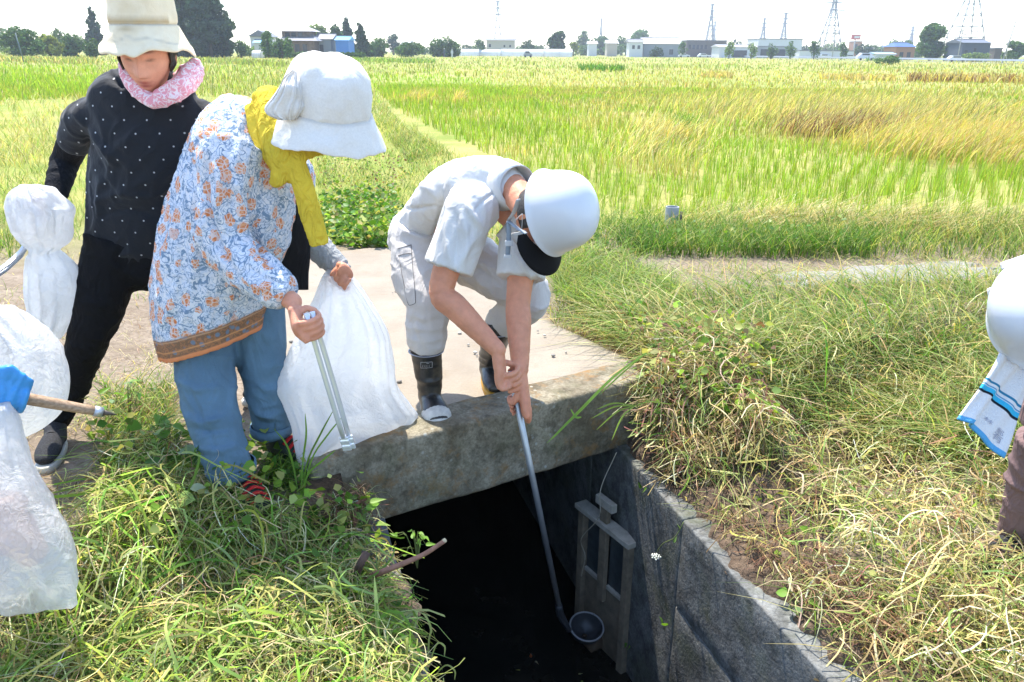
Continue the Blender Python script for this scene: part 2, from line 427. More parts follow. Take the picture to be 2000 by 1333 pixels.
rd = link('road', raw_mesh('road', np.stack([px_, py_, pz_], -1).reshape(-1, 3), np.stack([ii[:-1, :-1], ii[1:, :-1], ii[1:, 1:], ii[:-1, 1:]], -1).reshape(-1, 4), M['road']))
rd['kind'] = 'structure'
# gravel patch in the lane further right
gx, gy = np.meshgrid(np.linspace(-1, 1, 40), np.linspace(-1, 1, 24), indexing='ij')
pc = atz(1760, 536, 0.0)
rr = gx ** 2 + gy ** 2 + 0.35 * fbm(np.stack([gx, gy], -1), 2.3, 4)
PX = pc[0] + gx * 1.0 + gy * 0.1; PY = pc[1] + gy * 0.28 + gx * 0.16
PZ = ground_z(PX, PY) + np.where(rr < 0.75, 0.012, -0.03)
ii = np.arange(gx.size).reshape(gx.shape)
pp = link('path', raw_mesh('path', np.stack([PX, PY, PZ], -1).reshape(-1, 3), np.stack([ii[:-1, :-1], ii[1:, :-1], ii[1:, 1:], ii[:-1, 1:]], -1).reshape(-1, 4),
          plain('grey_gravel', (0.27, 0.255, 0.235), 0.95, 0.1, var=0.25, vs=60, bump=0.8, bs=150, bd=0.01)))
pp['kind'] = 'structure'

# water
p0, p1, p2, p3 = fst(-9, TL - .05), fst(14, TL - .05), fst(14, TR + .05), fst(-9, TR + .05)
w = link('water', raw_mesh('water', [(*p0, ZWATER), (*p1, ZWATER), (*p2, ZWATER), (*p3, ZWATER)], [(0, 1, 2, 3)], M['water'], False)); w['kind'] = 'structure'

# ------------------------------------------------------------------ culvert: beam, channel walls of precast panels, roof of the pipe
beam = empty('culvert_beam', fuq(0.8, 0.1, -0.27), 'lichen-stained grey concrete headwall beam spanning the ditch', 'beam')
V, F = rough_box(fuq(0.80, 0.11, (ZBEAM - 0.27) / 2), (0.80, 0.11, (ZBEAM + 0.27) / 2), BAX, 0.02, 0.035, 0.005, 4, 11)
link('beam_body', raw_mesh('beam_body', V, F, M['beam'], True), beam)
def wall_panels(root, t0, t1, seed):
    rr_ = random.Random(seed)
    edges = [-8.0, -5.6, -3.28, -2.78, -2.36, -1.1, 0.9, 3.2, 6.0, 10.0, 14.0]
    if seed == 1: edges.remove(-2.78)
    for i in range(len(edges) - 1):
        a_, b_ = edges[i], edges[i + 1]
        courses = [(ZW, -0.655), (-0.655, -1.06), (-1.06, -1.6)] if a_ > -2.4 else [(ZW, -1.6)]
        for k, (za, zb) in enumerate(courses):
            g = 0.0025; dt = rr_.uniform(-0.003, 0.003)
            c = fst((a_ + b_) / 2, (t0 + t1) / 2 + dt); half = ((b_ - a_) / 2 - g, abs(t1 - t0) / 2, (za - zb) / 2 - g)
            big = abs(a_ + 2) < 3
            V, F = rough_box((c[0], c[1], (za + zb) / 2), half, CAX, 0.008, 0.08 if big else 0.6, 0.003, seed + i, 8)
            link('panel', raw_mesh('panel', V, F, M['wall'], True), root)
wr = empty('channel_wall', (*fst(-1, TR + .06), -1.6), 'grey concrete ditch wall carrying the small wooden sluice gate', 'wall', 'ditch walls')
wall_panels(wr, TR, TR + WT, 1)
wl = empty('channel_wall', (*fst(-1, TL - .06), -1.6), 'concrete ditch wall below the heap of cut green grass', 'wall', 'ditch walls')
wall_panels(wl, TL - WT, TL, 2)
top = empty('culvert_roof', (*fst(-5, 0.86), -0.4), 'dark concrete roof slab of the culvert under the crossing', 'slab')
MB().box((*fst(-5.4, (TL + TR) / 2), -0.36), (1.9, (TR - TL) / 2 + WT, 0.10), CAX).build('slab', M['wall'], top)
MB().box((*fst(-7.2, (TL + TR) / 2), -0.95), (0.1, (TR - TL) / 2 + WT, 0.64), CAX).build('end_plate', M['wall'], top)

# ------------------------------------------------------------------ small sluice gate on the right wall
M['oldwood'] = plain('grey_old_wood', (0.22, 0.175, 0.12), 0.9, 0.15, var=0.3, vs=14, bump=0.6, bs=90, bd=0.004)
M['palewood'] = plain('bleached_wood', (0.42, 0.38, 0.31), 0.85, 0.2, var=0.2, vs=20, bump=0.5, bs=120, bd=0.003)
M['darkpane'] = plain('wet_dark_panel', srgb(58, 66, 68), 0.35, 0.5, var=0.4, vs=20, bump=0.3, bs=40)
GA = np.array([0.352, 3.372]); GB = np.array([0.553, 3.04]); gd = (GB - GA) / np.linalg.norm(GB - GA); gl = np.linalg.norm(GB - GA)
gn = np.array([-gd[1], gd[0]]) * -1.0        # into the channel
if gn @ CT > 0: gn = -gn
GAX = np.array([[gd[0], gd[1], 0], [gn[0], gn[1], 0], [0, 0, 1.0]])
def gpt(a_, o_, z): p = GA + gd * a_ + gn * o_; return (p[0], p[1], z)
gate = empty('sluice_gate', gpt(gl / 2, 0, -1.5), 'small weathered wooden sluice gate with a T handle fixed on the ditch wall', 'gate')
gt = -0.63
for a_ in (0.02, gl - 0.02): MB().box(gpt(a_, 0.0, (gt - 1.5) / 2), (0.02, 0.026, (1.5 + gt) / 2), GAX, 0.003).build('post', M['oldwood'], gate)
MB().box(gpt(gl / 2, 0.008, gt + 0.012), (gl / 2 + 0.012, 0.034, 0.013), GAX, 0.003).build('top_bar', M['palewood'], gate)
MB().box(gpt(gl / 2, -0.012, -1.24), (gl / 2 - 0.042, 0.011, 0.27), GAX, 0.002).build('gate_board', M['oldwood'], gate)
for a_, b_ in ((0.045, gl / 2 - 0.026), (gl / 2 + 0.026, gl - 0.045)):
    pn = MB().box(gpt((a_ + b_) / 2, -0.010, (gt - 0.97) / 2), ((b_ - a_) / 2 - 0.001, 0.006, (0.97 + gt) / 2 - 0.004), GAX).build('panel', M['darkpane'], gate)
    MB().box(gpt((a_ + b_) / 2, 0.0, -0.955), ((b_ - a_) / 2 - 0.001, 0.010, 0.010), GAX, 0.002).build('sill', M['palewood'], pn)
MB().box(gpt(gl / 2, 0.014, -0.78), (0.024, 0.012, 0.26), GAX, 0.002).build('stem', M['oldwood'], gate)
MB().box(gpt(gl / 2, 0.014, -0.508), (0.062, 0.016, 0.022), GAX, 0.004).build('handle', M['palewood'], gate)
MB().tube([gpt(gl * .35, 0.06, -1.30), gpt(gl * .35, 0.0, -1.30)], 0.075, n=28, hint=(0, 0, 1)).build('outlet_pipe', plain('brown_outlet', srgb(96, 80, 64), 0.7, var=.3), gate, True)
# cord hanging over the gate
cpts = [np.array([*fst(-2.95, TR - .02), -0.26]), np.array(gpt(gl / 2, 0.05, -0.42)), np.array(gpt(gl / 2 + .01, 0.06, -0.56)), np.array(gpt(gl * .2, 0.06, -0.75)), np.array(gpt(gl * .26, 0.05, -0.84)), np.array(gpt(gl * .2, 0.05, -0.97))]
tag(MB().tube(cpts, 0.0022, n=6, sub=6).build('cord', plain('pale_cord', srgb(170, 160, 140)), None, True), 'thin pale cord trailing down over the sluice gate handle', 'cord')

# loose soil and roots that have slumped over both wall tops
def soil_strip(name, t_in, t_out, s0, s1, seed):
    ss, kk = np.meshgrid(np.arange(s0, s1, 0.012), np.linspace(0, 1, 26), indexing='ij'); P2 = np.stack([ss, kk * 0 + seed], -1)
    wob = 0.035 * fbm(P2, 5, seed, 4) + 0.02 * noise(P2, 22, seed + 4)
    tt = t_in + (t_out - t_in) * kk + wob * (1 - kk) * np.sign(t_out - t_in) * -1
    X = ss * CS[0] + tt * CT[0]; Y_ = ss * CS[1] + tt * CT[1]; base = np.maximum(ground_z(X, Y_) * kk + ZW * (1 - kk), ZW)
    Z = base + 0.045 * np.sin(np.pi * np.clip(kk * 1.1, 0, 1)) ** 0.7 * (1 + 0.6 * fbm(np.stack([X, Y_], -1), 9, seed)) + 0.012 * fbm(np.stack([X, Y_], -1), 38, seed + 2) - 0.02 * (kk < 0.01) - 0.03 * (kk > 0.99)
    ii = np.arange(ss.size).reshape(ss.shape); F = np.stack([ii[:-1, :-1], ii[1:, :-1], ii[1:, 1:], ii[:-1, 1:]], -1).reshape(-1, 4)
    o = link(name, raw_mesh(name, np.stack([X, Y_, Z], -1).reshape(-1, 3), F, M['soil'])); o['kind'] = 'structure'
t = NT('dark_crumbly_soil'); co = t.coord(); c = t.mix(t.ramp(t.noise(co, 24, 5), [(0.35, 0), (0.7, 1)]), (0.075, 0.052, 0.036), (0.20, 0.145, 0.10)); M['soil'] = t.done(t.bsdf(c, 0.95, 0.1, normal=t.bump(t.noise(co, 70, 5), 0.9, 0.02)))
soil_strip('soil', TR + 0.045, TR + 0.42, -3.05, -0.9, 3); soil_strip('soil', TL - 0.012, TL - 0.34, -2.3, -0.9, 8)
# ------------------------------------------------------------------ people: helpers
def nrm(v): v = np.asarray(v, float); return v / np.linalg.norm(v)
def frame(f, u):
    f = nrm(f); u = np.asarray(u, float); u = nrm(u - f * (u @ f)); r = np.cross(f, u); return r, f, u
SKIN = srgb(222, 172, 146)
def skin_mat(name, col):
    t = NT(name); co = t.coord(); a = t.attr('Col')
    n_ = t.noise(co, 26, 4)
    c = t.mix(1.0, a, t.ramp(n_, [(0.3, (0.86, 0.80, 0.78)), (0.7, (1.08, 1.02, 1.0))]), 'MULTIPLY')
    p = t.bsdf(c, 0.55, 0.35, normal=t.bump(t.math('ADD', t.noise(co, 220, 3), t.noise(co, 55, 3)), 0.4, 0.003), Subsurface_Weight=0.12, Subsurface_Scale=0.01)
    return t.done(p)
def sphere_grid(nu=40, nv=28):
    th = np.linspace(0.001, math.pi - 0.001, nv); ph = np.arange(nu) * 2 * math.pi / nu
    return [np.stack([np.sin(t) * np.cos(ph), np.sin(t) * np.sin(ph), np.full(nu, np.cos(t))], -1) for t in th]
def head_local(D):
    """unit directions -> head surface, x right, y forward, z up, origin in the middle of the head"""
    x, y, z = D[..., 0] * 0.076, D[..., 1] * 0.096, D[..., 2] * 0.114
    low = sstep(0.05, 1.0, -D[..., 2])
    x = x * (1 - 0.30 * low); y = y * (1 - 0.10 * low) + 0.014 * low * (D[..., 1] > -0.2)
    fr = sstep(0.2, 0.7, D[..., 1])
    g = lambda v, s: np.exp(-(v / s) ** 2)
    y = y + fr * 0.034 * g(x, 0.011 + 0.006 * sstep(0.0, -0.03, z)) * sstep(0.03, -0.028, z) * sstep(-0.046, -0.036, z)
    y = y + fr * 0.007 * g(x, 0.024) * (g(z + 0.060, 0.006) + g(z + 0.073, 0.007)) - fr * 0.004 * g(x, 0.02) * g(z + 0.0665, 0.003)
    y = y - fr * 0.011 * g(np.abs(x) - 0.031, 0.016) * g(z - 0.012, 0.014) + fr * 0.006 * g(z - 0.035, 0.012) * g(np.abs(x) - 0.028, 0.022)
    y = y + fr * 0.010 * g(x, 0.022) * g(z + 0.104, 0.016)
    y = y + fr * 0.006 * g(np.abs(x) - 0.045, 0.02) * g(z + 0.022, 0.02)
    return np.stack([x, y, z], -1)
class Head:
    def __init__(s, c, f, u, k=1.0): s.c = np.asarray(c, float); s.r, s.f, s.u = frame(f, u); s.k = k
    def w(s, L): L = np.asarray(L, float) * s.k; return s.c + L[..., 0:1] * s.r + L[..., 1:2] * s.f + L[..., 2:3] * s.u
    def loc(s, V): d = (V - s.c) / s.k; return np.stack([d @ s.r, d @ s.f, d @ s.u], -1)
    def add(s, mb):
        mb.add(*rings([s.w(head_local(r)) for r in sphere_grid()]))
        for sg in (-1, 1):
            mb.add(*rings([s.w(np.array([sg * 0.076, -0.008, -0.008]) + r * np.array([0.011, 0.018, 0.032])) for r in sphere_grid(14, 9)]))
    def color(s, V, col):
        """natural colours of lips, brows and lids"""
        L = s.loc(V); g = lambda v, w_: np.exp(-(v / w_) ** 2); col = np.asarray(col, float)
        C = np.tile(col, (len(V), 1)); inh = (np.abs(L) < 0.16).all(1)
        fr = (L[:, 1] > 0.05) & inh
        def mixc(m, c): nonlocal C; m = (m * fr)[:, None]; C = C * (1 - m) + np.asarray(c) * m
        mixc(0.95 * np.clip(g(L[:, 0], 0.021) * (g(L[:, 2] + 0.060, 0.006) + g(L[:, 2] + 0.073, 0.006)), 0, 1), srgb(170, 82, 76))
        mixc(0.8 * np.clip(g(np.abs(L[:, 0]) - 0.031, 0.012) * g(L[:, 2] - 0.010, 0.0035), 0, 1), (0.03, 0.02, 0.018))
        mixc(0.7 * np.clip(g(np.abs(L[:, 0]) - 0.031, 0.018) * g(L[:, 2] - 0.036, 0.005), 0, 1), (0.05, 0.04, 0.035))
        return C
    def hair(s, mat, parent, lo=-0.045):
        R = []; 
        for r in sphere_grid(40, 24):
            L = head_local(r) * 1.06; R.append(L)
        V = np.concatenate(R); n_ = 40; F = []
        ok = (V[:, 2] > lo) & ((V[:, 1] < 0.035) | (V[:, 2] > 0.07))
        for i in range(len(R) - 1):
            for j in range(n_):
                f_ = (i * n_ + j, i * n_ + (j + 1) % n_, (i + 1) * n_ + (j + 1) % n_, (i + 1) * n_ + j)
                if all(ok[k] for k in f_): F.append(f_)
        V = V + 0.003 * noise(V, 160, 3)[:, None]
        me = raw_mesh('hair', s.w(V), F, mat); o = link('hair', me, parent)
        m = o.modifiers.new('t', 'SOLIDIFY'); m.thickness = 0.006
        return o
def hat_shell(h, prof, ky, mat, parent, name='hat', n=72, wob=None, off=(0, 0, 0), seed=1, crumple=0.003, tiltx=0.0, attrs=None):
    """prof: (radius, height) pairs from the crown top outwards and back inside"""
    ph = np.arange(n) * 2 * math.pi / n; R = []
    prof = catmull(np.asarray(prof, float), 3)
    for (r, z) in prof:
        L = np.stack([r * np.cos(ph), r * ky * np.sin(ph), np.full(n, z)], -1)
        if wob is not None: L = wob(L, ph, r, z)
        c_, s_ = math.cos(tiltx), math.sin(tiltx)
        L = np.stack([L[:, 0], L[:, 1] * c_ - L[:, 2] * s_, L[:, 1] * s_ + L[:, 2] * c_], -1) + np.asarray(off)
        R.append(L)
    V, F = rings(R)
    nn = V - V.mean(0); nn /= np.linalg.norm(nn, axis=1)[:, None]
    V = V + nn * (crumple * fbm(V, 22, seed, 3))[:, None]
    return link(name, raw_mesh(name, h.w(V), F, mat, True, attrs={k: f_(V) for k, f_ in (attrs or {}).items()}), parent)
def limb(mb, pts, rad, hint=(0, 0, 1), n=22, sub=5, rnd=True): mb.add(*tube(pts, rad, hint=hint, n=n, sub=sub, round_end=rnd))
def grip(mb, wrist, C, A, rod, B, k=1.0, thumb=1, spread=0.021, sweep=(0.0, 235.0), thumb_dir=1, point=False):
    """a hand closed round a rod: C middle of the grip, A rod axis towards the little finger, B side of the knuckles"""
    A = nrm(A); B = np.asarray(B, float); B = nrm(B - A * (B @ A)); S = np.cross(A, B)
    fr = [0.0088, 0.0092, 0.0090, 0.0080]; ln = [0.92, 1.0, 0.95, 0.8]
    for i in range(4):
        c = C + A * ((i - 1.5) * spread * k); r0 = rod + fr[i] * k
        if point and i == 0:
            kn = c + B * (r0 + 0.012) - A * 0.012
            limb(mb, [kn, kn + A * -0.0 + (A * 0.03 - S * 0.0), kn + A * 0.058 - B * 0.006, kn + A * 0.085 - B * 0.012], [fr[i] * 1.1, fr[i], fr[i] * 0.95, fr[i] * 0.8], n=10, sub=3); continue
        pts = []; th = np.radians(np.linspace(sweep[0], sweep[0] + (sweep[1] - sweep[0]) * ln[i], 9))
        for j, a_ in enumerate(th):
            rr_ = r0 + (0.016 * (1 - j / 8) ** 2 + 0.002) * k
            pts.append(c + B * math.cos(a_) * rr_ + S * thumb_dir * math.sin(a_) * rr_)
        limb(mb, pts, list(np.linspace(1.12, 0.85, 9) * fr[i] * k), n=10, sub=2)
    kc = C + B * (rod + 0.022 * k)
    side = -S * thumb_dir
    palm = kc + side * 0.022 * k + B * 0.006
    wrist = np.asarray(wrist, float)
    limb(mb, [wrist, wrist * 0.45 + palm * 0.55, palm, kc + B * -0.002], [(0.025 * k, 0.021 * k), (0.036 * k, 0.019 * k), (0.042 * k, 0.017 * k), (0.038 * k, 0.012 * k)], hint=np.cross(nrm(palm - wrist), A), n=18, sub=4)
    if thumb:
        b0 = wrist * 0.4 + palm * 0.6 - A * 0.03 * k * thumb + side * 0.004
        t1 = C + side * (rod + 0.020 * k) - A * 0.040 * k * thumb
        t2 = C - B * (rod + 0.004) + side * (rod + 0.010) - A * 0.045 * k * thumb
        t3 = C - B * (rod + 0.011 * k) - side * 0.004 - A * 0.036 * k * thumb
        limb(mb, [b0, t1, t2, t3], [0.0145 * k, 0.0122 * k, 0.0105 * k, 0.0085 * k], n=12, sub=4)
def folds(axis, fa, fc, amp, seed=0, amp2=0.0):
    a_ = nrm(axis)
    def fn(V, N):
        P = V * fc + np.outer(V @ a_, a_) * (fa - fc)
        P = P + 0.5 * np.stack([noise(V, 7, seed + 1), noise(V, 7, seed + 2), noise(V, 7, seed + 3)], -1)
        sh_ = lambda n_: np.clip(1 - 2.6 * np.abs(n_), 0, 1) ** 1.4 - 0.3
        r = sh_(noise(P, 1.0, seed)) * 0.75 + 0.45 * sh_(noise(P, 2.1, seed + 5)) + 0.2 * noise(P, 0.6, seed + 9)
        return 1.5 * amp * r + (amp2 * noise(V, 60, seed) if amp2 else 0)
    return fn
def creases(V, L):
    d = np.zeros(len(V))
    for p0, p1, w_, a_ in L:
        p0 = np.asarray(p0); p1 = np.asarray(p1); ab = p1 - p0
        t_ = np.clip(((V - p0) @ ab) / (ab @ ab), 0, 1); dist = np.linalg.norm(V - (p0 + t_[:, None] * ab), axis=1)
        d += a_ * np.exp(-(dist / w_) ** 2) * np.sin(np.pi * np.clip(t_, 0.03, 0.97)) ** 0.5
    return d
def traced(V, N, L):
    """folds traced from the photograph, raised or sunk on the side of the cloth where it shows them"""
    p = proj(V); to = np.array([0, 0, CAMH]) - V; to /= np.linalg.norm(to, axis=1)[:, None]; face = sstep(-0.05, 0.25, (N * to).sum(1)); d = np.zeros(len(V))
    for line, w_, a_ in L:
        q = catmull(np.array(line, float), 4); best = np.full(len(V), 1e9); tt = np.zeros(len(V))
        for i in range(len(q) - 1):
            ab = q[i + 1] - q[i]; t_ = np.clip(((p - q[i]) @ ab) / (ab @ ab + 1e-9), 0, 1); e = np.linalg.norm(p - (q[i] + t_[:, None] * ab), axis=1)
            m = e < best; best = np.where(m, e, best); tt = np.where(m, (i + t_) / (len(q) - 1), tt)
        d += a_ * np.exp(-(best / w_) ** 2) * np.clip(np.sin(np.pi * np.clip(tt, 0.02, 0.98)), 0, 1) ** 0.4
    return d * face
def bag_loft(rows, n=56, sub=5, crumple=0.008, seed=1, cap=(True, True), pw=0.8, freq=9, pleat=0.0):
    rows = np.asarray(rows, float); L = np.array([aty(r[1], r[0], r[2]) for r in rows]); R = np.array([aty(r[3], r[0], r[4]) for r in rows]); th = rows[:, 5:6]
    Q = catmull(np.hstack([L, R, th]), sub); ph = np.arange(n) * 2 * math.pi / n; RR = []
    for q in Q:
        l_, r_, t_ = q[:3], q[3:6], max(q[6], 0.002); c = (l_ + r_) / 2; ax = (r_ - l_) / 2
        nn = nrm(np.cross(ax, [0, 0, 1.0]))
        cs, sn = np.cos(ph), np.sin(ph)
        RR.append(c + np.outer(np.sign(cs) * np.abs(cs) ** pw, ax) + np.outer(np.sign(sn) * np.abs(sn) ** 1.0, nn) * t_)
    V, F = rings(RR, False)
    if cap[0]: F.append(tuple(range(n))[::-1])
    if cap[1]: F.append(tuple((len(Q) - 1) * n + j for j in range(n)))
    nn = np.repeat(np.array([nrm(np.cross((q[3:6] - q[:3]), [0, 0, 1.0])) for q in Q]), n, 0)
    P = V * np.array([1, 1, 0.6])
    d = crumple * ((1 - 2 * np.abs(noise(P, freq, seed))) + 0.6 * (1 - 2 * np.abs(noise(P, freq * 2.3, seed + 3))) + 0.3 * (1 - 2 * np.abs(noise(V, freq * 5, seed + 7))))
    wv = np.tile(np.sin(13 * ph + 0.6), len(Q)) * noise(V, 6, seed + 11) + 0.7 * np.tile(np.sin(23 * ph), len(Q)) * noise(V, 9, seed + 12)
    d = d + pleat * wv
    sgn = np.tile(np.sign(np.sin(ph) + 1e-9), len(Q)); flat = np.tile(np.abs(np.sin(ph)) ** 0.5, len(Q))
    return V + nn * (d * sgn * flat)[:, None] + 0.3 * np.stack([d, d * 0, d], -1) * (1 - flat)[:, None], F
def plastic(name, col=(0.86, 0.88, 0.9), clear=0.22, trans=0.45, wr=0.7):
    t = NT(name); co = t.coord()
    rdg = lambda sc: t.ramp(t.math('ABSOLUTE', t.math('SUBTRACT', t.noise(co, sc, 2, 0.5, 1.4), 0.5)), [(0.0, 1.0), (0.10, 0.0)]); cr = t.bump(t.math('ADD', rdg(7), t.math('ADD', t.math('MULTIPLY', rdg(17), 0.6), t.math('MULTIPLY', rdg(38), 0.3))), wr, 0.012)
    d = t.bsdf(col, 0.22, 0.6, normal=cr)
    tr = t.n('ShaderNodeBsdfTranslucent'); tr.inputs[0].default_value = tuple(col) + (1,); t.l(cr, tr.inputs[1])
    s1 = t.mixs(trans, d, tr.outputs[0])
    tp = t.n('ShaderNodeBsdfTransparent'); tp.inputs[0].default_value = (0.95, 0.96, 0.97, 1)
    return t.done(t.mixs(clear, s1, tp.outputs[0]))
def foot_sole(heel, toe, wdt, z0, z1, n=28):
    heel = np.asarray(heel[:2], float); toe = np.asarray(toe[:2], float); d = toe - heel; L_ = np.linalg.norm(d); d = d / L_; s_ = np.array([-d[1], d[0]])
    ring = []
    for a_ in np.arange(n) * 2 * math.pi / n:
        f_ = 0.5 - 0.5 * math.cos(a_); w_ = wdt * (0.80 + 0.25 * f_ - 0.1 * math.sin(math.pi * f_)) * math.copysign(abs(math.sin(a_)) ** 0.7, math.sin(a_))
        ring.append(heel + d * L_ * f_ + s_ * w_)
    ring = np.array(ring)
    mk = lambda z, k: np.hstack([(ring - ring.mean(0)) * k + ring.mean(0), np.full((n, 1), z)])
    return rings([mk(z0, 0.96), mk(z0 + 0.3 * (z1 - z0), 1.0), mk(z1, 1.0), mk(z1 + 0.002, 0.94)])
def shoe(root, name, ankle, heel, toe, mat, solemat, z, r=0.042, sole_h=0.024, high=None, extra=None):
    """a shoe: upper + sole; the upper reaches up round the ankle"""
    heel = np.asarray(heel, float); toe = np.asarray(toe, float); d = nrm(np.append(toe[:2] - heel[:2], 0)); L_ = np.linalg.norm(toe[:2] - heel[:2])
    mb = MB(); b = np.array([heel[0], heel[1], z + sole_h])
    limb(mb, [b + d * 0.035 + [0, 0, 0.032], b + d * L_ * 0.4 + [0, 0, 0.034], b + d * L_ * 0.68 + [0, 0, 0.026], b + d * (L_ - 0.035) + [0, 0, 0.018]],
         [(r * 0.82, 0.034), (r * 0.92, 0.038), (r * 1.02, 0.029), (r * 0.8, 0.02)], n=20, sub=4)
    an = np.asarray(ankle, float)
    if high is None: limb(mb, [b + d * 0.06 + [0, 0, 0.03], an + d * 0.01], [(0.038, 0.045), (0.036, 0.042)], hint=d, n=18, sub=3, rnd=False)
    else:
        pts, rad = high; limb(mb, [b + d * 0.055 + [0, 0, 0.035]] + list(pts), [(0.043, 0.05)] + list(rad), hint=d, n=22, sub=5, rnd=False)
    o = remesh(name, mb, 0.0055, mat, root, 4, post=extra)
    V, F = foot_sole(heel - d * 0.004, toe + d * 0.004, r * 1.08, z, z + sole_h)
    link('sole', raw_mesh('sole', V, F, solemat, True), o)
    return o
def ribbon(mb, pts, wdt, thick, wdir, sub=5):
    P = catmull(pts, sub); mb.add(*tube(P, [(wdt, thick)] * len(P), hint=np.cross(np.asarray(wdir, float), P[-1] - P[0]), n=8))
M['skin'] = skin_mat('skin_tone', SKIN)  # natural skin colour from Col, slightly mottled
M['hair'] = plain('grey_black_hair', (0.05, 0.045, 0.04), 0.6, 0.4, var=0.6, vs=120, bump=0.8, bs=200, bd=0.004)
M['chrome'] = plain('bright_steel', (0.86, 0.87, 0.89), 0.22, 0.6, 0.45, var=0.05, bump=0.05)
M['grey_metal'] = plain('dull_aluminium', (0.46, 0.48, 0.50), 0.45, 0.5, 0.8, var=0.15, bump=0.1)
M['rubber'] = None
def boot_mat():
    t = NT('worn_black_rubber'); co = t.coord()
    n1 = t.noise(co, 14, 5, 0.7); c = t.mix(t.ramp(n1, [(0.5, 0), (0.75, 0.6)]), (0.012, 0.012, 0.012), srgb(98, 88, 72))
    return t.done(t.bsdf(c, 0.38, 0.5, normal=t.bump(t.noise(co, 30, 4), 0.4, 0.006)))
M['rubber'] = boot_mat()
M['black_shoe'] = plain('black_mesh_shoe', (0.03, 0.03, 0.032), 0.8, 0.2, var=0.5, vs=200, bump=0.6, bs=300, bd=0.003)
M['whitesole'] = plain('off_white_sole', (0.42, 0.41, 0.38), 0.7, var=0.2)
M['bag'] = plastic('thin_white_bag_film', (0.86, 0.87, 0.88), 0.12, 0.60)
M['bag_clear'] = plastic('clear_bag_film', (0.86, 0.87, 0.88), 0.30, 0.58, 0.45)
